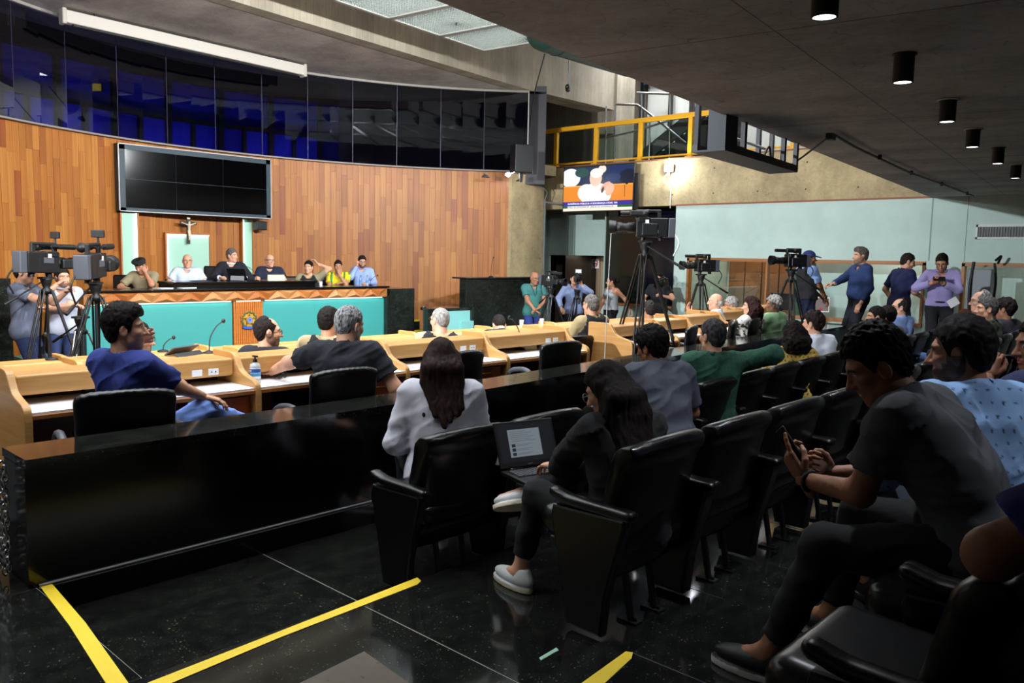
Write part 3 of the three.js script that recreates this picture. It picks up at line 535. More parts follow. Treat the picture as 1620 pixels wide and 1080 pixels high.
function handField(o) {                                     // wrist at 0, fingers along +y, palm towards +z, thumb on +x
  const c = o.curl ?? 0.35, sp = o.spread ?? 0.06, P = [], add = (a, b, ra, rb) => P.push([a, b, ra, rb]);
  const cur = Array.isArray(c) ? c : [c, c * 1.05, c * 1.1, c * 1.15];
  [[0.031, 0.094, 0.072, 0.0085], [0.0105, 0.098, 0.079, 0.0088], [-0.0105, 0.095, 0.073, 0.0084], [-0.030, 0.087, 0.057, 0.0075]].forEach(([x, y, L, r], i) => {
    let p = V3(x, y, 0), ang = 0; const q = cur[i], tilt = (1.5 - i) * sp; add(V3(x * 0.75, 0.02, 0), p, r + 0.004, r + 0.0025);
    [0.45, 0.3, 0.25].forEach((s, j) => { ang += q * (j === 0 ? 1.25 : 1.45); const e = p.clone().add(V3(Math.sin(tilt) * Math.cos(ang), Math.cos(ang) * Math.cos(tilt), Math.sin(ang)).multiplyScalar(L * s * 1.08)); add(p, e, r * (1.06 - 0.08 * j), r * (0.98 - 0.09 * j)); p = e; });
  });
  const th = o.thumb ?? 0.4, b = V3(0.026, 0.022, 0.006), k1 = V3(0.05, 0.052, 0.012 + 0.016 * th), k2 = V3(0.058 - 0.016 * th, 0.082, 0.016 + 0.034 * th), k3 = V3(0.056 - 0.03 * th, 0.106 - 0.006 * th, 0.018 + 0.044 * th);
  add(b, k1, 0.016, 0.0125); add(k1, k2, 0.0115, 0.0105); add(k2, k3, 0.0102, 0.0085);
  const palm = [[V3(0.018, 0.03, 0), V3(0.02, 0.088, 0), 0.016, 0.0135], [V3(-0.018, 0.03, 0), V3(-0.018, 0.084, 0), 0.0155, 0.0125], [V3(0, 0.03, 0.002), V3(0, 0.088, 0), 0.016, 0.013], [V3(0, -0.05, 0), V3(0, 0.025, 0), 0.026, 0.024, V3(0, 0, 1), 0.72]];
  const f1 = limbs(P, 0.005), f2 = limbs(palm, 0.012); return { f: (x, y, z) => smin(f1(x, y, z), f2(x, y, z), 0.008), list: [...P, ...palm] };
}
function bend(S, Tg, a, b, hint) {                          // two bones from S to Tg, the joint towards hint
  const d = Tg.clone().sub(S); let L = d.length(); const mx = (a + b) * 0.995; if (L > mx) { d.multiplyScalar(mx / L); L = mx; } if (L < Math.abs(a - b) + 0.02) { d.setLength(Math.abs(a - b) + 0.02); L = d.length(); }
  const n = d.clone().normalize(), x = (a * a - b * b + L * L) / (2 * L), h = Math.sqrt(Math.max(0, a * a - x * x)), w = hint.clone().addScaledVector(n, -hint.dot(n)).normalize();
  return { joint: S.clone().addScaledVector(n, x).addScaledVector(w, h), end: S.clone().add(d) };
}
let peopleCount = 0;
function person(P) {
  if (P.body && P.turn === undefined) { P.turn = faceTo(...P.body); if (P.look) { let y = faceTo(...P.look) - P.turn; y = Math.atan2(Math.sin(y), Math.cos(y)); P.head = [y, P.nod ?? 0, P.tilt ?? 0]; } }
  const s = (P.h ?? 1.72) / 1.72, lod = P.lod ?? 2, cellG = [0.0095, 0.013, 0.018][lod], cellH = [0.0042, 0.006, 0.0075][lod], cellB = [0.016, 0.02, 0.024][lod], cellHand = [0.0032, 0.0045, 0.006][lod], bulk = P.bulk ?? 1, sw = P.shoulders ?? 1, seed = (P.fitted || !P.headAt ? ++peopleCount : 0) * 7.31;
  const E = (x, y, z) => new THREE.Quaternion().setFromEuler(new THREE.Euler(x, y, z, 'YXZ')), at = (a) => V3(a[0], a[1], a[2]).multiplyScalar(s);
  const sit = P.seat !== undefined, Hc = V3(0, sit ? P.seat + 0.095 * s : (P.hipY ?? 0.925 * s), 0);
  const lean = P.lean ?? 0, hunch = P.hunch ?? 0, side = P.side ?? 0, tw = P.twist ?? 0, qt = E(lean, tw * 0.4, side), q2 = E(lean + hunch, tw, side * 1.3), hd = P.head ?? [0, 0, 0], qh = E(hd[1], hd[0], hd[2]);
  const rel = (q, o, x, y, z) => V3(x, y, z).multiplyScalar(s).applyQuaternion(q).add(o);
  const Wst = rel(qt, Hc, 0, 0.2, 0), Ch = rel(q2, Wst, 0, 0.16, 0), Nk = rel(q2, Ch, 0, 0.135, -0.012), Nt = rel(q2, Nk, 0, 0.045, 0.012), Hd = rel(qh, Nt, 0, 0.098, 0.018);
  const arms = {}, legs = {};
  if (P.headAt) {                                            // the head's place is known from the photograph: the seat or the stature follows
    const top = P.headAt.v !== undefined ? onV(P.headAt.x, P.headAt.y, P.headAt.v) : onU(P.headAt.x, P.headAt.y, P.headAt.u), want = top.y - 0.125 * s - P.floor;
    if (!P.fitted) { const d = want - Hd.y; if (sit) return person({ ...P, fitted: true, seat: P.seat + clamp(d, -0.14, 0.16) }); return person({ ...P, fitted: true, h: (P.h ?? 1.72) * clamp((top.y - P.floor) / (Hd.y + 0.125 * s), 0.86, 1.12) }); }
    const r = Hd.clone().applyAxisAngle(V3(0, 1, 0), P.turn ?? 0); P.at = { u: top.u - r.x, y: P.floor, v: top.v + r.z };
    if (P.log) console.log('person at', P.label, JSON.stringify(P.at), 'seat', P.seat, 'h', P.h, 'miss', (want - Hd.y).toFixed(3));
  }
  const loc = (w) => W(w.u, w.y, w.v).sub(W(P.at.u, P.at.y, P.at.v)).applyAxisAngle(V3(0, 1, 0), -(P.turn ?? 0));
  for (const [k, sg] of [['L', 1], ['R', -1]]) {
    const A = P['arm' + k] ?? {}, S = rel(q2, Ch, sg * 0.178 * sw, 0.088 - (A.drop ?? 0), -0.008), tgt = A.w ? loc(A.w) : A.t ? at(A.t).add(Hc) : sit ? at([sg * 0.13, 0.1, 0.34]).add(Hc) : rel(q2, Ch, sg * 0.27, -0.43, 0.06);
    const b = bend(S, tgt, 0.285 * s, 0.255 * s, A.e ? V3(...A.e) : V3(sg * 0.7, -0.55, -0.55)); arms[k] = { S, E: b.joint, W: b.end, A, sg };
    const Lg = P['leg' + k] ?? {}, hip = rel(qt, Hc, sg * 0.088, -0.02, 0), ank = Lg.w ? loc(Lg.w) : Lg.t ? at(Lg.t) : sit ? V3(sg * 0.11 * s, 0.085 * s, 0.43 * s) : V3(sg * 0.1 * s, 0.085 * s, 0.02 * s);
    const c = bend(hip, ank, 0.435 * s, 0.42 * s, Lg.k ? V3(...Lg.k) : sit ? V3(sg * 0.1, 1, 0.35) : V3(0, 0, 1)); legs[k] = { hip, K: c.joint, A: c.end, toe: Lg.toe ? V3(...Lg.toe).normalize() : V3(sg * 0.15, 0, 1).normalize() };
  }
  // bones of the trunk and limbs; add is the thickness of cloth over them
  const bw = (r) => r * s * bulk, zt = V3(0, 0, 1).applyQuaternion(qt), z2 = V3(0, 0, 1).applyQuaternion(q2), bel = (P.belly ?? 0);
  const trunk = (a) => { const r = [
    [rel(qt, Hc, -0.07, 0, 0), rel(qt, Hc, 0.07, 0, 0), bw(0.108) + a, bw(0.108) + a, zt, 0.95],
    ...[-1, 1].flatMap((g) => [[rel(qt, Hc, g * 0.06, 0.01, 0), rel(qt, Wst, g * 0.05, 0, 0), bw(0.1) + a, bw(0.092) + a], [rel(qt, Wst, g * 0.05, 0, 0), rel(q2, Ch, g * 0.078 * sw, 0.0, 0), bw(0.092) + a, bw(0.1) + a], [rel(q2, Ch, g * 0.075 * sw, 0, 0), rel(q2, Ch, g * 0.14 * sw, 0.075, -0.012), bw(0.095) + a, bw(0.062) + a, z2, 0.95], [rel(q2, Nk, g * 0.02, -0.02, -0.012), rel(q2, Ch, g * 0.15 * sw, 0.092, -0.016), bw(0.052) + a * 0.8, bw(0.05) + a * 0.8]])];
    if (bel) r.push([rel(qt, Wst, 0, -0.1, 0.05 + bel * 0.5), rel(qt, Wst, 0, 0.02, 0.04 + bel * 0.4), bw(0.1) + a + bel * 0.3, bw(0.1) + a + bel * 0.25]);
    if (P.bust) for (const g of [-1, 1]) r.push([rel(q2, Ch, g * 0.07, -0.005, 0.085), rel(q2, Ch, g * 0.06, 0.05, 0.06), 0.055 * s + a, 0.04 * s + a]);
    return r; };
  const armBones = (q, a, fr = 1) => [[q.S, q.E, bw(0.056) + a, bw(0.044) + a], [q.E, q.W, bw(0.044) + a, bw(0.028) + a]];
  const legBones = (q, a) => [[q.hip, q.K, bw(0.088) + a, bw(0.06) + a], [q.K, q.A, bw(0.058) + a, bw(0.037) + a]];
  const root = thing('person', P.label, 'person', P.at, P.turn ?? 0, P.group);
  const skin = lin(SKIN[P.skin] ?? P.skin ?? SKIN.fair), hairC = lin(P.hair?.color ?? 0x1a1412), M4 = (o, q, k = s) => new THREE.Matrix4().compose(o, q, V3(k, k, k));
  // body
  const bodyGeos = [];
  { const list = [...trunk(-0.004), [Nk, Nt, 0.054 * s * (P.neck ?? 1), 0.052 * s * (P.neck ?? 1)], ...['L', 'R'].flatMap((k) => [...armBones(arms[k], 0), ...legBones(legs[k], 0), [legs[k].A, legs[k].A.clone().addScaledVector(legs[k].toe, 0.14 * s).add(V3(0, -0.045 * s, 0)), 0.036 * s, 0.03 * s]])];
    const [lo, hi] = boundsOf(list, 0.03); bodyGeos.push(meshSDF(limbs(list, 0.035), lo, hi, cellB, () => skin)); }
  const inv = M4(Hd, qh).invert(), nk = Nk.clone().applyMatrix4(inv), face = P.face ?? {}, hf = headField(face), neck = limbs([[V3(0, -0.05, -0.022), nk, 0.054 * (P.neck ?? 1), 0.06 * (P.neck ?? 1)]], 0.01);
  const beard = face.beard ?? 0, browC = mixc(hairC, [0.02, 0.015, 0.012], 0.3), lip = mixc(skin, [0.45, 0.12, 0.11], 0.45);
  const headGeo = meshSDF((x, y, z) => smin(hf(x, y, z), neck(x, y, z), 0.03), [Math.min(-0.1, nk.x - 0.07), Math.min(-0.14, nk.y - 0.02), Math.min(-0.13, nk.z - 0.07)], [Math.max(0.1, nk.x + 0.07), 0.14, 0.13], cellH, (x, y, z) => {
    const ax = Math.abs(x); let c = skin;
    if (z > 0.06) {
      const eye = Math.hypot(ax - 0.031, (y - 0.007) * 1.7); if (eye < 0.0125 && z > 0.074) c = Math.hypot(ax - 0.031, y - 0.007) < 0.0068 ? [0.012, 0.009, 0.008] : [0.62, 0.6, 0.57];
      if (Math.abs(y - 0.03 + (ax - 0.032) * (ax - 0.032) * 12) < 0.0055 && ax > 0.012 && ax < 0.054) c = browC;
      if (Math.abs(y + 0.0625) < 0.011 && ax < 0.023) c = lip;
    }
    if (beard && y < -0.03 - 0.02 * (z < 0.05 ? 0 : 1) + (z < 0.035 ? 0.03 : 0) && z > -0.03 && y > -0.15 && !(Math.abs(y + 0.0625) < 0.009 && ax < 0.02) && (hf(x, y, z) < 0.01)) c = mixc(skin, lin(face.beardColor ?? P.hair?.color ?? 0x1a1412), beard * (0.75 + 0.25 * noise3(x * 200, y * 200, z * 200)));
    return c;
  });
  bodyGeos.push(headGeo.applyMatrix4(M4(Hd, qh)));
  for (const k of ['L', 'R']) {
    const q = arms[k], A = q.A, dir = A.hd ? V3(...A.hd).normalize() : q.W.clone().sub(q.E).normalize(), pn = A.pn ? V3(...A.pn) : V3(-q.sg * 0.3, -1, 0.1); pn.addScaledVector(dir, -pn.dot(dir)).normalize();
    const x = dir.clone().cross(pn), hfld = handField(A), [lo, hi] = boundsOf(hfld.list, 0.012);
    const g = meshSDF(hfld.f, lo, hi, cellHand, (hx, hy, hz) => skin); if (q.sg > 0) { g.scale(-1, 1, 1); const ix = g.index.array; for (let i = 0; i < ix.length; i += 3) { const t = ix[i]; ix[i] = ix[i + 1]; ix[i + 1] = t; } g.computeVertexNormals(); }
    const hs = s * 0.98, m = new THREE.Matrix4().makeBasis(x.clone().multiplyScalar(hs), dir.clone().multiplyScalar(hs), pn.clone().multiplyScalar(hs)).setPosition(q.W); g.applyMatrix4(m); bodyGeos.push(g); q.dir = dir; q.pn = pn; q.hand = m;
  }
  mesh('body', mergeGeometries(bodyGeos), skinM, root);
  // clothes
  const up2 = V3(0, 1, 0).applyQuaternion(q2), upt = V3(0, 1, 0).applyQuaternion(qt), plane = (o, n) => (x, y, z) => (x - o.x) * n.x + (y - o.y) * n.y + (z - o.z) * n.z;
  const wr = [0.011, 0.008, 0.004][lod] * (P.wrinkle ?? 1), ridge = (n) => 1 - Math.abs(2 * n - 1);
  const fold = (x, y, z) => wr * (0.55 - 0.9 * ridge(noise3(x * 5 + seed, y * 19 + x * 9, z * 6)) ** 3 - 0.5 * ridge(noise3(x * 13 + y * 11, y * 7 - x * 10 + seed, z * 9)) ** 4);
  function garment(name, o) {                                // o: thick, sleeve ('none' 0.6 short, 2 long), hem (below hips), neckline
    const a = (o.thick ?? 0.014) * s, tl = trunk(a); if ((o.hem ?? 0.1) > 0.03) tl.push([rel(qt, Hc, -0.075, -0.03, 0), rel(qt, Hc, 0.075, -0.03, 0), bw(0.108) + a, bw(0.108) + a]); const tf = limbs(tl, 0.05), nr = (o.neckR ?? 0.066) * s * (P.neck ?? 1), ncut = limbs([[rel(q2, Nk, 0, o.neck ?? -0.012, 0.012), rel(q2, Nt, 0, 0.05, 0.016), nr, nr * 1.25], [rel(q2, Nk, 0, -0.02, 0.03), rel(q2, Nk, 0, -(o.vneck ?? 0.03), 0.085), nr * 0.75, nr * 0.5]], 0.03), hem = plane(rel(qt, Hc, 0, -(o.hem ?? 0.1), 0), upt.clone().negate());
    const sl = ['L', 'R'].map((k) => { const q = arms[k], L = o.sleeve ?? 0.6; if (!L) return null; const bones = L > 1 ? [[q.S, q.E, bw(0.056) + a, bw(0.045) + a], [q.E, q.W, bw(0.045) + a, bw(0.03) + a]] : [[q.S, q.E, bw(0.058) + a, bw(0.052) + a * 1.4]]; const n = L > 1 ? q.W.clone().sub(q.E).normalize() : q.E.clone().sub(q.S).normalize(), c = L > 1 ? q.W.clone().addScaledVector(n, -(2 - L) * 0.25 * s) : q.S.clone().lerp(q.E, L); return { bones, f: limbs(bones, 0.03), cut: plane(c, n) }; });
    const vestCut = o.sleeve === 0 ? ['L', 'R'].map((k) => arms[k].S) : null;
    const f = (x, y, z) => {
      let d = Math.max(tf(x, y, z), hem(x, y, z));
      if (vestCut) for (const S of vestCut) d = smax(d, -(Math.hypot(x - S.x, (y - S.y) * 0.8, z - S.z) - 0.098 * s), 0.01);
      for (const q of sl) if (q) d = smin(d, Math.max(q.f(x, y, z), q.cut(x, y, z)), 0.035);
      if (Math.abs(d) > 0.035) return Math.max(d, -ncut(x, y, z));
      return smax(d + fold(x, y, z), -ncut(x, y, z), 0.008);
    };
    const all = [...tl, ...sl.flatMap((q) => q ? q.bones : [])], [lo, hi] = boundsOf(all, 0.035);
    return mesh(name, meshSDF(f, lo, hi, o.cell ?? cellG, o.paint), o.paint ? std(0xffffff, 0.88, { vertexColors: true }) : cloth(o.color), root);
  }
  if (P.top) garment(P.top.name ?? 'shirt', P.top);
  if (P.vest) garment('vest', { thick: 0.03, sleeve: 0, hem: -0.04, neck: -0.035, neckR: 0.1, ...P.vest });
  if (P.jacket) garment('jacket', { thick: 0.022, sleeve: 1.9, hem: 0.14, ...P.jacket });
  const collarC = P.top?.collar;
  if (collarC !== undefined) { const r = [], n = 20; for (let i = 0; i <= n; i++) { const a = lerp(-2.75, 2.75, i / n) - Math.PI / 2 + Math.PI; r.push(rel(q2, Nk, 0.066 * Math.cos(a - Math.PI), 0.03 - 0.022 * (1 - Math.sin(a - Math.PI)) * 0.6, -0.004 - 0.066 * Math.sin(a - Math.PI))); } const g = tube(r.map((p) => p.clone()), 0.016 * s, 26, 6); mesh('collar', g, cloth(collarC), root); }
  if (P.pants !== undefined) {
    const a = 0.011 * s, lb = ['L', 'R'].flatMap((k) => legBones(legs[k], a)), pel = [[rel(qt, Hc, -0.07, 0, 0), rel(qt, Hc, 0.07, 0, 0), bw(0.108) + a * 0.6, bw(0.108) + a * 0.6, zt, 0.95], [rel(qt, Hc, -0.055, 0.02, 0), rel(qt, Hc, -0.05, 0.1, 0), bw(0.1), bw(0.095)], [rel(qt, Hc, 0.055, 0.02, 0), rel(qt, Hc, 0.05, 0.1, 0), bw(0.1), bw(0.095)]], fl = limbs(lb, 0.02), fp = limbs(pel, 0.05), waist = plane(rel(qt, Hc, 0, P.waist ?? 0.07, 0), upt);
    const cuts = ['L', 'R'].map((k) => { const q = legs[k], n = q.A.clone().sub(q.K).normalize(); return [plane(q.A.clone().addScaledVector(n, -(P.cuff ?? 0.03) * s), n), q]; });
    const fl1 = limbs(legBones(legs.L, a), 0.03), fl2 = limbs(legBones(legs.R, a), 0.03);
    const f = (x, y, z) => { const l = Math.max(fl1(x, y, z), cuts[0][0](x, y, z)), r = Math.max(fl2(x, y, z), cuts[1][0](x, y, z)); const d = smin(Math.max(fp(x, y, z), waist(x, y, z)), Math.min(l, r), 0.03); return Math.abs(d) > 0.035 ? d : d + fold(x + 3, y, z); };
    const [lo, hi] = boundsOf([...lb, ...pel], 0.035); mesh('trousers', meshSDF(f, lo, hi, cellG * 1.1), cloth(P.pants), root);
    if (P.belt !== undefined) { const r = []; for (let i = 0; i <= 24; i++) { const t = i / 24 * 2 * Math.PI; r.push(rel(qt, Hc, 0.158 * bulk * Math.cos(t), 0.062, 0.118 * bulk * Math.sin(t) + bel * 0.6 * Math.max(0, Math.sin(t)))); } mesh('belt', tube(r, 0.014 * s, 40, 5), cloth(P.belt), root); }
  }
  for (const k of ['L', 'R']) {                              // shoes
    const q = legs[k], sole = lin(P.sole ?? 0x161616), upper = lin(P.shoes ?? 0x101012), t = q.toe, shin = q.K.clone().sub(q.A).normalize(), y0 = P['leg' + k]?.shoeUp ? V3(...P['leg' + k].shoeUp).normalize() : V3(0, 1, 0); const zz = t.clone().addScaledVector(y0, -t.dot(y0)).normalize(), xx = y0.clone().cross(zz);
    const f = (x, y, z) => { let d = ell(x, y, z, 0, -0.035, 0.05, 0.045, 0.04, 0.14); d = smin(d, ell(x, y, z, 0, -0.005, -0.02, 0.04, 0.055, 0.058), 0.03); d = Math.max(d, -y - 0.068, y - 0.03); let so = Math.max(ell(x, 0, z, 0, 0, 0.052, 0.05, 0.05, 0.147), Math.abs(y + 0.07) - 0.013); return smin(d, so, 0.006); };
    const g = meshSDF(f, [-0.065, -0.1, -0.12], [0.065, 0.06, 0.22], lod === 0 ? 0.006 : 0.011, (x, y, z) => y < -0.058 ? sole : upper); g.applyMatrix4(new THREE.Matrix4().makeBasis(xx.multiplyScalar(s), y0.clone().multiplyScalar(s), zz.multiplyScalar(s)).setPosition(q.A)); mesh('shoe', g, skinM, root);
  }
  // hair and headwear
  const Hm = M4(Hd, qh);
  if (P.hair && P.hair.kind !== 'none') {
    const o = { seed, ...P.hair }, flow = o.kind === 'long' || o.kind === 'curly' || o.kind === 'bob', c2 = lin(o.color2 ?? o.color), b0 = hairC, big = o.t ?? 0.014;
    const paint = (x, y, z) => { const n = noise3(x * 160, y * 40, z * 160 + seed); return mixc(b0, c2, o.color2 !== undefined ? clamp(n * 1.6 - 0.3, 0, 1) : 0.0); };
    if (!flow) mesh('hair', meshSDF(hairField(o), [-0.13 - big, -0.14, -0.15 - big], [0.13 + big, 0.17 + big, 0.14 + big], Math.max(cellH, 0.0048), paint).applyMatrix4(Hm), hairMat(true), root);
    else {                                                    // cap of hair plus locks that fall over the neck and back
      const L = (o.len ?? 0.3) * s, inv2 = Hm.clone().invert(), e = inv2.elements, cap = hairField({ ...o, kind: 'short', nape: -0.1, burn: -0.06 }), curly = o.kind === 'curly', hp = (x, y, z) => V3(x, y, z).applyMatrix4(Hm), down = V3(0, -1, 0), list = [];
      for (const x of [-0.066, -0.034, 0, 0.034, 0.066]) { const p0 = hp(x, 0.02, -0.07 + 0.3 * x * x * 10), p1 = rel(q2, Nk, x * 1.25, 0.02, -0.075), p2 = rel(q2, Ch, x * (o.fan ?? 1.25), 0.13 - L / s * 0.55, -(o.back ?? 0.142) * bulk), m = p0.clone().lerp(p1, 0.5).addScaledVector(z2, -0.03); const t = clamp((L - 0.1) / 0.22, 0.15, 1) * (1 - Math.abs(x - 0.02) * 4.5 + (x === 0.034 ? 0.12 : 0)), end = p1.clone().lerp(p2, t); end.addScaledVector(V3(1, 0, 0).applyQuaternion(q2), (o.sway ?? 0) * t); list.push([p0, m, 0.046 * s, 0.046 * s], [m, p1, 0.046 * s, 0.04 * s], [p1, end, 0.04 * s, 0.012 * s]); }
      for (const g of [-1, 1]) { const p0 = hp(g * 0.078, 0.04, -0.005), p1 = hp(g * 0.09, -0.07, o.sidez ?? -0.015), p2 = rel(q2, Nk, g * 0.1, 0.0, -0.02), p3 = rel(q2, Ch, g * 0.1, 0.13 - L / s * 0.4, o.front ? 0.11 : -0.11); list.push([p0, p1, 0.026 * s, 0.028 * s], [p1, p2, 0.028 * s, 0.028 * s]); if (L > 0.2) list.push([p2, p3, 0.028 * s, 0.02 * s]); }
      const lf = limbs(list, 0.03), [lo, hi] = boundsOf(list, 0.03), q0 = hp(0, 0.05, 0); for (let k = 0; k < 3; k++) { const c = [q0.x, q0.y, q0.z][k]; lo[k] = Math.min(lo[k], c - 0.19); hi[k] = Math.max(hi[k], c + 0.19); }
      const f = (x, y, z) => { let d = lf(x, y, z); if (Math.abs(d) < 0.06) d -= curly ? 0.02 * (noise3(x * 42 + seed, y * 42, z * 42) - 0.35) + 0.006 * noise3(x * 110, y * 110, z * 110) : 0.008 * (noise3(x * 95 + seed, y * 9, z * 95) - 0.5); const hx = (e[0] * x + e[4] * y + e[8] * z + e[12]), hy = (e[1] * x + e[5] * y + e[9] * z + e[13]), hz = (e[2] * x + e[6] * y + e[10] * z + e[14]); const c = Math.abs(hx) < 0.2 && Math.abs(hy) < 0.2 && Math.abs(hz) < 0.2 ? cap(hx, hy, hz) * s : 1; return smin(d, c, 0.02); };
      mesh('hair', meshSDF(f, lo, hi, Math.max(cellH, 0.006), paint), hairMat(true), root);
    }
    if (o.bun) { const g = meshSDF((x, y, z) => Math.hypot(x, y - 0.03, z + 0.15) - 0.048 - 0.006 * noise3(x * 90, y * 90, z * 90), [-0.08, -0.05, -0.23], [0.08, 0.11, -0.07], cellH, () => b0); mesh('hair_bun', g.applyMatrix4(Hm), hairMat(true), root); }
  }
  if (P.cap) { const f = (x, y, z) => { let d = Math.max(ell(x, y, z, 0, 0.045, -0.008, 0.088, 0.094, 0.108), 0.035 - y); const br = Math.max(ell(x, 0, z, 0, 0, 0.12, 0.075, 1, 0.075), Math.abs(y - 0.043 + (z - 0.1) * 0.25) - 0.006, 0.06 - z); return smin(d, br, 0.008); }; mesh('cap', meshSDF(f, [-0.12, 0.0, -0.14], [0.12, 0.16, 0.22], 0.006).applyMatrix4(Hm), cloth(P.cap), root); }
  if (P.beret) { const f = (x, y, z) => { let d = ell(x + 0.02, y, z, 0, 0.085, -0.02, 0.115, 0.045, 0.115); d = smin(d, Math.max(ell(x, y, z, 0, 0.045, -0.012, 0.084, 0.08, 0.104), Math.abs(y - 0.06) - 0.02), 0.02); return d; }; mesh('beret', meshSDF(f, [-0.17, 0.02, -0.16], [0.15, 0.15, 0.13], 0.006).applyMatrix4(Hm), cloth(P.beret), root); mesh('beret_badge', spin(new THREE.CylinderGeometry(0.018, 0.018, 0.008, 14), Math.PI / 2, 0, 0, 0.03, 0.075, 0.09).applyMatrix4(Hm), M.brass, root); }
  if (P.glasses) { const gl = [], R = P.glasses.r ?? 0.0235; for (const g of [-1, 1]) { gl.push(new THREE.TorusGeometry(R, 0.0024, 6, 20).scale(1, 0.8, 1).translate(g * 0.032, 0.004, 0.103)); gl.push(rod(V3(g * 0.056, 0.01, 0.1), V3(g * 0.082, 0.008, -0.005), 0.0022, 0.0022, 6)); } gl.push(rod(V3(-0.009, 0.008, 0.105), V3(0.009, 0.008, 0.105), 0.0022, 0.0022, 6)); mesh('glasses', join(gl.map(plain)).applyMatrix4(Hm), P.glasses.dark ? M.blackGloss : std(P.glasses.color ?? 0x151515, 0.3), root); if (P.glasses.dark) mesh('lenses', join([-1, 1].map((g) => spin(new THREE.SphereGeometry(R, 12, 8).scale(1, 0.8, 0.25), 0, 0, 0, g * 0.032, 0.004, 0.101))).applyMatrix4(Hm), M.blackGloss, root); }
  if (P.lanyard) { const a = rel(q2, Nk, -0.05, -0.005, 0.05), b = rel(q2, Nk, 0.05, -0.005, 0.05), c = rel(q2, Ch, 0, -0.1, 0.135 + bel * 0.6); mesh('lanyard', [tube([a, a.clone().lerp(c, 0.5).addScaledVector(z2, 0.035), c], 0.004, 14, 5), tube([b, b.clone().lerp(c, 0.5).addScaledVector(z2, 0.035), c], 0.004, 14, 5)], cloth(0x14161a), root); mesh('badge', spin(box(0.06, 0.09, 0.004), 0, 0, 0).applyQuaternion(q2).translate(c.x, c.y - 0.045, c.z), M.white, root); }
  if (P.watch) { const q = arms[P.watch.arm], d = q.dir ? q.W.clone().sub(q.E).normalize() : V3(0, 1, 0), p = q.W.clone().addScaledVector(d, -0.035); const g = new THREE.TorusGeometry(bw(0.034), P.watch.r ?? 0.006, 6, 18); g.applyQuaternion(new THREE.Quaternion().setFromUnitVectors(V3(0, 0, 1), d)); g.translate(p.x, p.y, p.z); mesh(P.watch.name ?? 'watch', g, P.watch.m ?? M.steel, root); }
  if (P.earring) for (const g of [-1, 1]) mesh('earring', new THREE.TorusGeometry(0.009, 0.002, 6, 14).translate(g * 0.082, -0.045, -0.006).applyMatrix4(Hm), M.brass, root);
  root.updateMatrixWorld(true);
  return { root, Hd, qh, Hm, arms, legs, Hc, Ch, Nk, q2, qt, s, rel, world: (p) => root.localToWorld(p.clone()) };
}
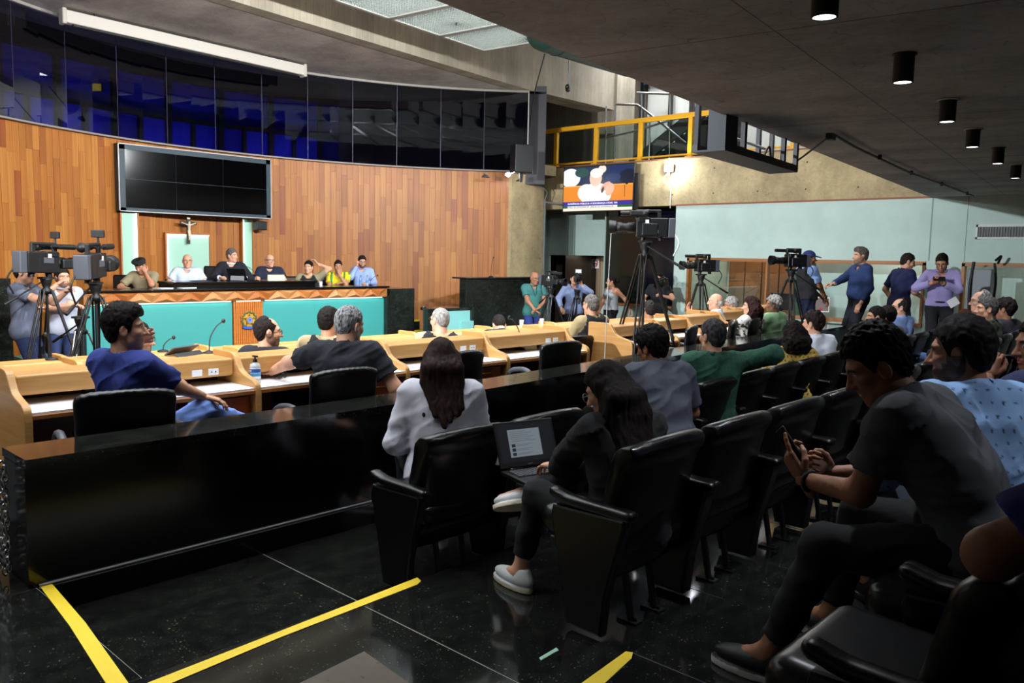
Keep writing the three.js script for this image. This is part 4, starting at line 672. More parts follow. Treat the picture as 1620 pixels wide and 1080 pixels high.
// ================================================================ furniture
const seatRow = [null, { v: 2.93, y: F1 }, { v: 1.79, y: L2 }, { v: 0.3, y: L3 }, { v: -0.42, y: L4 }];
const rbox = (x, y, z, a, b, c, r) => { const qx = Math.abs(x) - a + r, qy = Math.abs(y) - b + r, qz = Math.abs(z) - c + r; return Math.hypot(Math.max(qx, 0), Math.max(qy, 0), Math.max(qz, 0)) + Math.min(Math.max(qx, qy, qz), 0) - r; };
{ // auditorium seats: padded back with a rolled top, folding seat, upholstered side panels; +z faces the stage, z = 0 at the back top
  const backF = (x, y, z) => { const c = 0.24 * (y - 0.82), zz = z + c - 0.055 - 0.35 * x * x; let d = rbox(x, y - 0.5, zz, 0.285, 0.3, 0.055, 0.05); const roll = Math.max(Math.hypot(y - 0.785 + 0.25 * x * x, zz + 0.02) - 0.047, Math.abs(x) - 0.278); d = smin(d, roll, 0.03); d = smax(d, -(Math.hypot((y - 0.715) * 1.0, zz + 0.068) - 0.012), 0.012); return d; };
  const back = meshSDF(backF, [-0.33, 0.15, -0.1], [0.33, 0.88, 0.34], 0.016);
  const seat = meshSDF((x, y, z) => rbox(x, y - 0.40 - 0.06 * (z - 0.3) - 0.0, z - 0.32, 0.255, 0.065, 0.23, 0.055), [-0.3, 0.28, 0.05], [0.3, 0.52, 0.6], 0.018);
  const side = prism([[0.02, 0.535], [0.39, 0.525], [0.40, 0.48], [0.30, 0.02], [0.12, 0.02], [0.10, 0.2], [0.02, 0.5]], 0.055, 0.012); side.rotateY(-Math.PI / 2);
  const arm = () => { const g = meshSDF((x, y, z) => rbox(x, y - 0.552 - 0.02 * (z - 0.2) - 0.02 * sm(clamp((z - 0.3) / 0.12, 0, 1)), z - 0.2, 0.034, 0.022, 0.215, 0.02), [-0.06, 0.49, -0.05], [0.06, 0.63, 0.45], 0.011); return g; }, armG = arm();
  const proto = new THREE.Group(); proto.name = 'auditorium_seat';
  mesh('backrest', back, M.leather, proto); mesh('seat', seat, M.leather, proto);
  for (const s of [-1, 1]) { mesh('side_panel', side.clone().translate(s * 0.315, 0, 0), M.leather, proto); mesh('armrest', armG.clone().translate(s * 0.315, 0, 0), M.leather, proto); mesh('leg', [rod(V3(s * 0.09, 0, 0.14), V3(s * 0.09, 0.3, 0.2), 0.016, 0.016, 8), box(0.05, 0.012, 0.1, s * 0.09, 0.006, 0.15)], M.black, proto); mesh('bolt', rod(V3(s * 0.09, 0.012, 0.12), V3(s * 0.09, 0.024, 0.12), 0.01, 0.008, 6), M.darkSteel, proto); }
  mesh('seat_frame', box(0.5, 0.05, 0.36, 0, 0.32, 0.3, 0.01), M.black, proto);
  const names = ['', 'black leather auditorium seat in the row along the parapet', 'black leather auditorium seat in the second audience row', 'black leather auditorium seat in the third audience row', 'black leather auditorium seat in the back audience row'];
  const sitters = { '1:0': 'the woman in the white blazer', '1:2': 'the woman with dark braids', '1:5': 'the man in dark green', '1:7': 'the polka dot blouse', '1:8': 'the man in the white shirt', '1:11': 'the bearded man in profile', '1:12': 'the balding man in light blue', '2:0': 'the woman with the laptop', '2:9': 'the man in the olive jacket', '3:1': 'the young man with the phone', '3:2': 'the man in the dotted blue shirt', '3:3': 'the man resting his chin', '4:0': 'the person in royal blue' };
  for (const [r, u0, n, d] of [[1, 2.87, 15, 0.66], [2, 2.95, 18, 0.66], [3, 2.06, 14, 0.66], [4, 1.86, 6, 0.66]]) for (let i = 0; i < n; i++) {
    const u = u0 + i * d; if (u > 15.2) continue;
    const o = proto.clone(); o.name = numbered('auditorium_seat'); scene.add(o); const who = sitters[r + ':' + i]; tag(o, who ? 'black leather auditorium seat under ' + who : names[r], 'seat', 'auditorium seats, row ' + ['', 'one', 'two', 'three', 'four'][r]);
    const curve = r === 1 ? Math.max(0, (u - 5) * 0.06) : r === 2 ? Math.max(0, (u - 5) * 0.06) : 0;
    o.position.set(u, seatRow[r].y, -(seatRow[r].v + curve)); o.rotation.y = toward(curve ? -0.06 : 0, 1);
  }
}
const rowV = (r, u) => seatRow[r].v + (r <= 2 ? Math.max(0, (u - 5) * 0.06) : 0);
// --- desks
const profile = smoothLine([[0.0, 0.70], [0.012, 0.765], [0.05, 0.795], [0.13, 0.815], [0.225, 0.85], [0.27, 0.90], [0.315, 0.955], [0.37, 0.97]], 4);
const sideGeo = (() => { const g = prism([[0, 0], ...profile, [0.61, 0.97], [0.62, 0.96], [0.62, 0]], 0.045, 0.006); g.rotateY(Math.PI / 2); return g; })();
function deskUnit(u0, u1, v, y, label, group, o = {}) {
  const w = u1 - u0, p = thing('chamber_desk', label, 'desk', { u: u0, y, v }, 0, group);
  mesh('side_panel', sideGeo.clone().translate(w, 0, 0), M.desk, p); if (o.end) mesh('side_panel', sideGeo, M.desk, p);
  mesh('rail', [box(w - 0.045, 0.125, 0.3, w / 2, 0.868, -0.455, 0.018, 3)], M.desk, p);
  mesh('back_panel', box(w - 0.045, 0.72, 0.025, w / 2, 0.445, -0.585), M.deskDark, p);
  mesh('shelf_back', box(w - 0.045, 0.1, 0.02, w / 2, 0.77, -0.56), std(0x3a2413, 0.7), p);
  mesh('writing_top', box(w - 0.045, 0.012, 0.54, w / 2, 0.742, -0.29), M.white, p);
  mesh('top_board', box(w - 0.045, 0.03, 0.56, w / 2, 0.72, -0.285, 0.006), M.deskDark, p);
  if (o.drawers !== false) { const dx = w - 0.25; mesh('drawer_case', box(0.42, 0.3, 0.5, dx, 0.555, -0.31), M.drawer, p); for (const yy of [0.63, 0.48]) { const d = mesh('drawer', box(0.37, 0.125, 0.018, dx, yy, -0.052, 0.005), M.drawer, p); mesh('handle', tube([V3(dx - 0.05, yy + 0.01, -0.045), V3(dx - 0.03, yy + 0.012, -0.026), V3(dx + 0.03, yy + 0.012, -0.026), V3(dx + 0.05, yy + 0.01, -0.045)], 0.006, 12, 6), M.brass, d); } }
  if (o.socket) { for (const k of [0.12, 0.24]) mesh('socket_plate', box(0.075, 0.045, 0.008, w - k - 0.06, 0.845, -0.303, 0.002), M.white, p); mesh('socket_holes', [box(0.008, 0.008, 0.002, w - 0.165, 0.845, -0.2985), box(0.008, 0.008, 0.002, w - 0.195, 0.845, -0.2985)], M.black, p); }
  if (o.plate) mesh('name_plate', box(0.06, 0.03, 0.003, 0.05, 0.92, -0.3), M.steel, p);
  return p;
}
{
  const L1 = 'curved oak desk with white writing top in the row behind the parapet', L2b = 'curved oak desk in the second row facing the dais', L3b = 'curved oak desk in the third row facing the dais';
  const r1 = [1.5, 2.95, 4.3, 5.5, 6.7]; for (let i = 0; i < 4; i++) deskUnit(r1[i], r1[i + 1], 5.16, F1, i === 0 ? 'end oak desk with white writing top beside the aisle' : L1, 'desks, first row', { end: i === 0, socket: i !== 1 });
  const rr = [7.5, 8.45, 9.42, 10.6, 11.8, 13.0]; for (let i = 0; i < 5; i++) deskUnit(rr[i], rr[i + 1], 5.16 + 0.19 * (rr[i] - 7.5), F1, i === 0 ? 'end oak desk with broad wooden side beyond the tall tripod' : 'oak desk with white writing top in the block beyond the tall tripod', 'desks, block beyond the tripod', { end: true });
  for (let i = 0; i < 9; i++) { const u = 0.95 + i * 1.33; deskUnit(u, u + 1.33, 6.28, F2, L2b, 'desks, second row', { end: i === 0, drawers: false, socket: i % 3 === 1 }); }
  for (let i = 0; i < 8; i++) { const u = 1.2 + i * 1.3; deskUnit(u, u + 1.3, 7.24, F3, L3b, 'desks, third row', { end: i === 0, drawers: false }); }
}
// --- swivel chairs at the desks (+z faces the desk, z = 0 at the seat middle)
const swivel = (() => {
  const g = new THREE.Group(); g.name = 'swivel_chair';
  const top = (x) => 0.93 - 0.28 * x * x - 0.02 * Math.pow(Math.abs(x) / 0.26, 6);
  const back = meshSDF((x, y, z) => { const zz = z + 0.245 + 0.1 * (y - 0.5) - 0.75 * x * x; let d = smax(rbox(x, y - 0.72, zz, 0.25 + 0.03 * (y - 0.6), 0.3, 0.028, 0.027), y - top(x), 0.02); d = smin(d, Math.max(Math.hypot(y - top(x) + 0.012, zz - 0.004) - 0.028 - 0.004 * Math.max(0, Math.sin(x * 150)), Math.abs(x) - 0.25), 0.015); return d; }, [-0.33, 0.4, -0.36], [0.33, 1.0, -0.1], 0.0125);
  mesh('backrest', back, M.leather, g);
  mesh('seat', meshSDF((x, y, z) => rbox(x, y - 0.45, z - 0.02, 0.25, 0.05, 0.24, 0.045), [-0.3, 0.36, -0.27], [0.3, 0.54, 0.31], 0.02), M.leather, g);
  for (const s of [-1, 1]) mesh('armrest', [new THREE.TubeGeometry(new THREE.CatmullRomCurve3([V3(s * 0.24, 0.44, 0.12), V3(s * 0.31, 0.5, 0.13), V3(s * 0.315, 0.64, 0.1), V3(s * 0.31, 0.675, 0.0), V3(s * 0.305, 0.67, -0.13), V3(s * 0.28, 0.56, -0.22)]), 24, 0.024, 8)], M.grey, g);
  mesh('column', [rod(V3(0, 0.1, 0), V3(0, 0.42, 0), 0.03), box(0.2, 0.04, 0.26, 0, 0.4, 0)], M.black, g);
  for (let i = 0; i < 5; i++) { const a = i * 1.2566, e = V3(0.28 * Math.cos(a), 0.06, 0.28 * Math.sin(a)); mesh('base_arm', [bar(V3(0, 0.11, 0), e, 0.04, 0.03), rod(V3(e.x, 0.03, e.z - 0.02), V3(e.x, 0.03, e.z + 0.02), 0.03)], M.black, g); }
  return g;
})();
function swivelChair(p, turn, label, group = 'swivel chairs at the desks') { const o = swivel.clone(); o.name = numbered('swivel_chair'); scene.add(o); tag(o, label, 'chair', group); o.position.set(p.u, p.y, -p.v); o.rotation.y = turn; return o; }
swivelChair({ u: 1.86, y: F1, v: 4.78 }, toward(0.25, 1), 'black swivel chair under the man in the royal blue shirt');
swivelChair({ u: 3.22, y: F1, v: 4.75 }, toward(0.05, 1), 'black swivel chair under the grey haired man in the navy shirt');
swivelChair({ u: 4.48, y: F1, v: 4.98 }, toward(-0.1, 1), 'empty black swivel chair in front of the woman in the white blazer');
swivelChair({ u: 5.78, y: F1, v: 4.99 }, toward(0.1, 1), 'empty black swivel chair with grey arms beside the wide oak end panel');
swivelChair({ u: 7.35, y: F2, v: 6.02 }, toward(0.2, 1), 'black swivel chair under the grey haired khaki officer');
swivelChair({ u: 9.45, y: F1, v: 5.3 }, toward(-0.6, 1), 'black swivel chair behind the woman with curly auburn hair');
swivelChair({ u: 10.3, y: F1, v: 5.42 }, toward(-0.3, 1), 'black swivel chair under the grey haired woman in pale green');
swivelChair({ u: 8.3, y: F1, v: 5.2 }, toward(-0.4, 1), 'empty black swivel chair with a loop arm by the red drawers');
swivelChair({ u: 3.62, y: F2, v: 5.98 }, toward(0, 1), 'black swivel chair under the balding man in black');
swivelChair({ u: 4.85, y: F2, v: 5.95 }, toward(0, 1), 'black swivel chair under the officer hidden by the grey haired man');
swivelChair({ u: 5.55, y: F2, v: 6.0 }, toward(0, 1), 'black swivel chair under the officer in dark glasses');
swivelChair({ u: 7.1, y: F3, v: 6.95 }, toward(0, 1), 'black swivel chair under the man bowing his head');
swivelChair({ u: 2.25, y: F2, v: 5.9 }, toward(0.1, 1), 'black swivel chair under the man with the goatee');
swivelChair({ u: 10.7, y: F2, v: 6.0 }, toward(-0.2, 1), 'black swivel chair under the bald speaker');
swivelChair({ u: 11.35, y: F2, v: 6.05 }, toward(-0.2, 1), 'black swivel chair under the grey haired man with spectacles');
swivelChair({ u: 9.0, y: F2, v: 6.0 }, toward(0, 1), 'black swivel chair behind the legs of the tall tripod');
// --- gooseneck microphones
function goose(p, dx, dv, h, label, group = 'gooseneck microphones on the desks') {
  const o = thing('gooseneck_microphone', label, 'microphone', p, 0, group);
  mesh('base', lathe([[0, 0], [0.05, 0], [0.05, 0.012], [0.02, 0.022], [0, 0.022]], 16), M.black, o);
  mesh('neck', tube([V3(0, 0.02, 0), V3(dx * 0.1, h * 0.5, -dv * 0.1), V3(dx * 0.55, h * 0.85, -dv * 0.55), V3(dx, h, -dv)], 0.005, 20, 6), M.black, o);
  mesh('capsule', new THREE.SphereGeometry(0.017, 10, 8).scale(1, 1.2, 1).translate(dx * 1.05, h * 1.01, -dv * 1.05), M.black, o); return o;
}
goose({ ...onV(331, 561, 6.75), y: F2 + 0.93 }, 0.14, 0.02, 0.27, 'gooseneck microphone on the second row desk against teal panel');
goose({ ...onV(258, 553, 7.7), y: F3 + 0.93 }, 0.1, 0, 0.13, 'short gooseneck microphone near the fist on the desk');
goose({ ...onY(823, 553, 0.75) }, -0.22, -0.05, 0.34, 'gooseneck microphone bending over an empty white desk top');
goose({ ...onV(670, 551, 6.2), y: F1 + 0.75 }, 0, 0.0, 0.42, 'straight thin microphone rising behind the woman in the blazer');
goose({ ...onV(955, 535, 6.6), y: F2 + 0.75 }, -0.3, 0.05, 0.2, 'gooseneck microphone in front of the grey haired khaki officer');
goose({ ...onV(1015, 520, 6.2), y: F2 + 0.93 }, 0.2, 0, 0.3, 'gooseneck microphone on the desk behind the tall tripod');
goose({ ...onV(82, 577, 7.7), y: F3 + 0.93 }, -0.04, 0, 0.22, 'gooseneck microphone in front of the camera tripods');
// --- things on the desks
{ const o = thing('sanitizer_bottle', 'clear hand sanitizer bottle with black pump and blue label', 'bottle', { u: onV(404, 600, 5.36).u, y: 0.749, v: 5.36 }, 0);
  mesh('bottle', lathe([[0, 0], [0.036, 0], [0.038, 0.01], [0.038, 0.12], [0.034, 0.14], [0.015, 0.15], [0.015, 0.158], [0, 0.158]], 20), new THREE.MeshPhysicalMaterial({ color: 0xe6eef4, roughness: 0.1, transmission: 0.45, thickness: 0.05, ior: 1.35 }), o);
  mesh('pump', [rod(V3(0, 0.155, 0), V3(0, 0.175, 0), 0.017), rod(V3(0, 0.175, 0), V3(0, 0.195, 0), 0.006), box(0.025, 0.012, 0.05, -0.004, 0.198, 0.008, 0.004)], M.black, o);
  const c = document.createElement('canvas'); c.width = 256; c.height = 160; const x = c.getContext('2d'); x.fillStyle = '#eef3f8'; x.fillRect(0, 0, 256, 160); x.fillStyle = '#1f57a8'; x.fillRect(0, 10, 256, 58); x.fillStyle = '#ffffff'; x.font = 'bold 40px sans-serif'; x.fillText('assepgel', 40, 52); x.fillStyle = '#4ba3d8'; x.fillRect(0, 74, 256, 50);
  const t = new THREE.CanvasTexture(c); t.colorSpace = THREE.SRGBColorSpace; mesh('label', new THREE.CylinderGeometry(0.0386, 0.0386, 0.075, 24, 1, true).translate(0, 0.075, 0), std(0xffffff, 0.5, { map: t }), o); o.rotation.y = toward(-0.6, -0.8) + 0.6; }
{ const o = thing('black_folder', 'dark grey folded leather case propped on the desk by the fist', 'case', { ...onV(292, 563, 6.75), y: F2 + 0.931 }, 0.4); mesh('cover', box(0.3, 0.014, 0.12, 0, 0.05, 0, 0.004).rotateX(-0.6), M.grey, o); mesh('flap', box(0.3, 0.012, 0.12, 0, 0.035, 0.07, 0.004).rotateX(0.5), M.plastic, o); }
{ const o = thing('spectacles', 'folded black spectacles on the white desk by the man’s hand', 'spectacles', onY(447, 598, 0.75), 0.4); mesh('rims', [new THREE.TorusGeometry(0.024, 0.003, 6, 16).translate(-0.03, 0.026, 0), new THREE.TorusGeometry(0.024, 0.003, 6, 16).translate(0.03, 0.026, 0)], M.black, o); mesh('temples', [rod(V3(-0.06, 0.028, 0), V3(0.05, 0.01, -0.03), 0.003), rod(V3(0.06, 0.028, 0), V3(-0.05, 0.01, -0.04), 0.003)], M.black, o); }
{ const cab = (pts, c, label) => single('cable', tube(pts.map(([x, y]) => { const q = onY(x, y, 0.755); return W(q.u, q.y, q.v); }), 0.006, 30, 5), std(c, 0.4), label, 'cable'); cab([[605, 569], [620, 566], [640, 570], [655, 566]], 0x2436a8, 'dark blue cable bundle on the white desk top'); cab([[636, 573], [648, 564], [660, 561], [668, 556]], 0x5aa9e0, 'light blue cable on the white desk top'); cab([[276, 603], [290, 606], [302, 604]], 0x3a3f9a, 'blue cable lying behind the man in royal blue'); }
single('phone', box(0.08, 0.01, 0.15, 0, 0, 0, 0.003).rotateY(0.5).translate(...W(...Object.values(onV(652, 540, 7.45))).toArray()), M.white, 'white phone on the second row desk by the officer', 'phone');
[[825, 520, 8.0, 0.93], [857, 508, 8.3, 0.98], [460, 574, 0, 0]].slice(0, 2).forEach(([x, y, v], i) => { const q = onV(x, y, 7.75); const o = thing('paper_cup', i ? 'small white cup near the teal shirted man' : 'small white cup on the third row desk', 'cup', { ...q, y: F3 + 0.931 }); mesh('cup', lathe([[0, 0], [0.025, 0], [0.032, 0.08], [0.03, 0.08], [0.023, 0.005], [0, 0.005]], 14), M.white, o); });
{ const o = thing('paper_stack', 'pale paper tent with a printed figure on the empty desk', 'paper', onY(838, 553, 0.75), -0.5); mesh('sheet', box(0.16, 0.13, 0.002, 0, 0.06, 0).rotateX(-0.45), std(0xd9c9a0, 0.8), o); mesh('sheet_back', box(0.16, 0.13, 0.002, 0, 0.06, -0.05).rotateX(0.45), std(0xcdbb90, 0.8), o); mesh('print', new THREE.TorusGeometry(0.018, 0.004, 6, 14).translate(0, 0.075, 0.003).rotateX(-0.45), M.white, o); }
// --- chain hanging at the parapet end
{ const o = thing('steel_chain', 'galvanised steel chain hanging in loops at the parapet end', 'chain', { u: 1.12, y: 0, v: 4.2 }); const link = new THREE.TorusGeometry(0.016, 0.0048, 6, 12).scale(0.75, 1.35, 1);
  for (const [dv, n, y0, ph] of [[0.0, 14, 0.68, 0], [0.05, 15, 0.69, 1], [0.1, 13, 0.66, 0], [0.15, 15, 0.69, 1], [0.025, 12, 0.62, 1]]) for (let i = 0; i < n; i++) { const m = mesh('link', link, M.steel, o); m.name = numbered('link'); m.position.set(-0.01 + 0.006 * Math.sin(i * 2.1 + dv * 40), y0 - i * 0.036, -dv - 0.004 * Math.sin(i)); m.rotation.set(0.1 * Math.sin(i * 3), (i + ph) % 2 ? 0.3 : 1.85, 0.1 * Math.cos(i * 5)); }
  mesh('hook', rod(V3(-0.03, 0.7, 0), V3(-0.0, 0.7, -0.15), 0.008), M.steel, o); }
// --- pale stone block in the aisle
{ const a = [[466, 1084], [576, 1030], [656, 1086], [560, 1160]].map(([x, y]) => { const q = onY(x, y, 0.72); return [q.u, q.v]; }); const o = thing('stone_pedestal', 'pale polished stone pedestal top beside the aisle steps', 'pedestal', { u: 0, y: 0, v: 0 }); mesh('top', slab(a, 0.69, 0.72), std(0xb5a394, 0.35, { map: T.concrete }), o); const c = a.reduce((s, p) => [s[0] + p[0] / 4, s[1] + p[1] / 4], [0, 0]); mesh('pillar', slab(a.map(([u, v]) => [lerp(u, c[0], 0.12), lerp(v, c[1], 0.12)]), L2, 0.69), std(0xa09080, 0.5, { map: T.concrete }), o); }
// ================================================================ the stage
const DV = 13.1, D0 = 4.62, D1 = 10.36, PF = 0.30;          // dais front, its ends, height of its platform
{
  const g = structGroup('floor_dais', 'raised platform behind the dais counter'); mesh('platform', slab([[4.4, 13.3], [10.9, 13.3], [10.9, 15.0], [9.5, 15.5], [8.3, 15.62], [7.0, 15.5], [5.5, 15.0], [4.4, 14.4]], FS - 0.2, PF), M.carpet, g);
  const d = thing('dais', 'long curved front dais counter with wooden zigzag frieze and teal panels', 'dais', { u: 0, y: 0, v: 0 });
  const a = 7.06, b = 7.62;
  mesh('counter_core', [bx(D0, D1, FS, 0.84, DV + 0.14, DV + 0.3)], M.black, d);
  mesh('teal_panel', bx(D0 + 0.05, a - 0.01, FS, 0.84, DV + 0.1, DV + 0.14), M.teal, d); mesh('teal_panel', bx(b + 0.01, D1 - 0.02, FS, 0.84, DV + 0.1, DV + 0.14), M.teal, d);
  const slatM = std(0xc4762f, 0.45, { map: T.ply }); for (let i = 0; i < 14; i++) { const w = (b - a) / 14; mesh('slat', bx(a + i * w + 0.003, a + (i + 1) * w - 0.003, FS, 0.84, DV + 0.06, DV + 0.13, 0.004), slatM, d).name = numbered('slat'); }
  mesh('counter_top', bx(D0 - 0.05, D1 + 0.02, 1.02, 1.055, DV - 0.04, DV + 0.6, 0.008), M.blackGloss, d);
  mesh('upper_top', bx(6.12, 8.9, 1.12, 1.16, DV + 0.3, DV + 0.95, 0.008), M.blackGloss, d); mesh('upper_core', bx(6.14, 8.88, 1.055, 1.12, DV + 0.33, DV + 0.9), M.blackGloss, d);
  mesh('frieze_board', bx(D0, D1, 0.84, 1.02, DV + 0.02, DV + 0.3), M.deskDark, d);
  // triangular facets
  const n = 14, w = (D1 - D0) / n, y0 = 0.845, y1 = 1.015, fm = [0xc98a52, 0xb9743c, 0xd09a66].map((c) => std(c, 0.5, { map: T.ply }));
  const tri = (p, q, r, h) => { const c = V3((p[0] + q[0] + r[0]) / 3, (p[1] + q[1] + r[1]) / 3, h), P = [p, q, r].map((k) => V3(k[0], k[1], 0)); const v = []; for (let i = 0; i < 3; i++) { const A = P[i], B = P[(i + 1) % 3]; v.push(A.x, A.y, A.z, B.x, B.y, B.z, c.x, c.y, c.z); } v.push(P[0].x, P[0].y, 0, P[2].x, P[2].y, 0, P[1].x, P[1].y, 0); const gg = new THREE.BufferGeometry(); gg.setAttribute('position', new THREE.Float32BufferAttribute(v, 3)); gg.computeVertexNormals(); return metres(gg); };
  const up = tri([-w / 2 + 0.004, 0], [w / 2 - 0.004, 0], [0, y1 - y0], 0.075), dn = tri([-w / 2 + 0.004, y1 - y0], [0, 0], [w / 2 - 0.004, y1 - y0], 0.075);
  for (let i = 0; i < n; i++) { const o = mesh('frieze_facet', dn, fm[i % 3], d); o.name = numbered('frieze_facet'); o.position.set(D0 + (i + 0.5) * w, y0, -(DV + 0.02)); if (i < n - 1) { const q = mesh('frieze_facet', up, fm[(i + 1) % 3], d); q.name = numbered('frieze_facet'); q.position.set(D0 + (i + 1) * w, y0, -(DV + 0.02)); } }
  for (const [p, q] of [[D0 + 0.1, a - 0.05], [a + 0.05, b - 0.05], [b + 0.05, D1 - 0.1]]) { const l = new THREE.RectAreaLight(p === a + 0.05 ? 0xffd9a8 : 0xf3fff8, LIGHT.ledge, q - p, 0.03); l.position.copy(W((p + q) / 2, 0.82, DV + 0.065)); l.lookAt(W((p + q) / 2, 0, DV + 0.085)); scene.add(l); mesh('light_strip', bx(p, q, 0.823, 0.838, DV + 0.05, DV + 0.08), glow(0xf3fff8, 2), d).name = numbered('light_strip'); }
  const e = thing('granite_end_block', 'dark green granite block closing the end of the dais', 'granite block', { u: 0, y: 0, v: 0 }); mesh('block', bx(D1 + 0.04, 11.02, FS, 1.0, DV - 0.05, 14.4, 0.006), M.greenGranite, e); mesh('end_fin', bx(D1 - 0.02, D1 + 0.04, FS, 0.86, DV - 0.02, DV + 0.3), M.greenGranite, e);
  // left end of the platform
  const le = onV(13, 440, 13.0); struct('wall_granite_left', bx(2.0, le.u, FS, le.y, 12.9, 13.3), M.greenGranite, 'tall dark granite slab beside the wooden wall');
  single('side_table', [bx(le.u + 0.15, 4.35, FS, 0.1, 12.95, 13.5, 0.004)], M.teal, 'low teal cabinet behind the camera tripods', 'cabinet');
  // steps with yellow nosings
  const st = thing('dais_steps', 'dark steps with yellow nosings beside the dais', 'steps', { u: 0, y: 0, v: 0 }); for (let i = 0; i < 3; i++) { const y = FS + (i + 1) * 0.2; mesh('step', bx(11.03, 11.6, FS, y, 13.0 + i * 0.28, 14.6), M.greenGranite, st); mesh('nosing', bx(11.05, 11.58, y - 0.04, y + 0.004, 12.985 + i * 0.28, 13.02 + i * 0.28), M.tape, st); }
  const lb = thing('mint_side_box', 'low mint green box framed in dark granite beside the rostrum', 'box', { u: 0, y: 0, v: 0 }); mesh('mint_face', [bx(11.05, 11.95, FS, 0.56, 12.36, 12.44), bx(11.65, 12.0, FS, 0.34, 12.3, 12.36)], std(0x7fc0bd, 0.6), lb); mesh('granite_frame', [bx(10.78, 11.05, FS, 0.62, 12.35, 12.5), bx(11.05, 11.97, 0.56, 0.62, 12.35, 12.9), bx(11.95, 12.02, 0.34, 0.62, 12.3, 12.9)], M.greenGranite, lb);
  const ro = thing('granite_rostrum', 'tall dark green granite rostrum slab in front of the wooden wall', 'rostrum', { u: 0, y: 0, v: 0 }); mesh('slab', bx(12.0, 14.45, FS, 1.2, 12.55, 12.75, 0.008), M.greenGranite, ro); mesh('cap', bx(11.97, 14.5, 1.2, 1.235, 12.5, 12.95, 0.006), M.granite, ro);
  goose({ u: 12.95, y: 1.236, v: 12.75 }, 0.12, 0.05, 0.42, 'gooseneck microphone on the granite rostrum', undefined);
}
{ // coat of arms
  const o = thing('coat_of_arms', 'round painted coat of arms with a blue disc and green wreath', 'emblem', { u: 7.34, y: 0.5, v: DV + 0.055 });
  const leafM = [std(0x3d5a22, 0.5), std(0x4d4a1c, 0.5)], gold = std(0xb98d2c, 0.4), blue = std(0x2456b8, 0.4), red = std(0xa03a22, 0.5);
  const star = (n, R, r2) => { const p = []; for (let i = 0; i < 2 * n; i++) { const t = i * Math.PI / n + Math.PI / 2, q = i % 2 ? r2 : R; p.push([q * Math.cos(t), q * Math.sin(t)]); } return p; };
  mesh('sunburst', prism(star(20, 0.165, 0.13), 0.012).translate(0, 0, 0.006), gold, o);
  for (let i = 0; i < 22; i++) { const t = (i / 22) * Math.PI * 2; mesh('wreath_leaf', spin(new THREE.SphereGeometry(1, 8, 6).scale(0.034, 0.016, 0.008), 0, 0, t + (i % 2 ? 0.9 : 2.1), 0.132 * Math.cos(t), 0.132 * Math.sin(t), 0.022), leafM[i % 2], o).name = numbered('wreath_leaf'); }
  mesh('star', prism(star(5, 0.115, 0.055), 0.016, 0.003).translate(0, 0, 0.024), red, o); mesh('star_inner', prism(star(5, 0.105, 0.05), 0.016, 0.003).translate(0, 0, 0.028), leafM[0], o);
  mesh('ring', new THREE.TorusGeometry(0.056, 0.009, 8, 28).translate(0, 0, 0.036), gold, o); mesh('disc', spin(new THREE.CylinderGeometry(0.056, 0.056, 0.012, 28), Math.PI / 2, 0, 0, 0, 0, 0.036), blue, o);
  for (let i = 0; i < 6; i++) mesh('small_star', prism(star(5, 0.009, 0.004), 0.006).translate(0.03 * Math.cos(i * 1.047), 0.03 * Math.sin(i * 1.047), 0.044), M.white, o);
  const rb = []; for (let i = 0; i <= 10; i++) { const t = lerp(-1, 1, i / 10); rb.push(V3(t * 0.13, -0.145 + 0.03 * t * t, 0.03)); } const rg = join([bar(V3(-0.13, -0.115, 0.03), V3(-0.05, -0.14, 0.035), 0.012, 0.035), bar(V3(-0.055, -0.14, 0.035), V3(0.055, -0.14, 0.035), 0.012, 0.036), bar(V3(0.05, -0.14, 0.035), V3(0.13, -0.115, 0.03), 0.012, 0.035)]); mesh('ribbon', rg, blue, o);
}
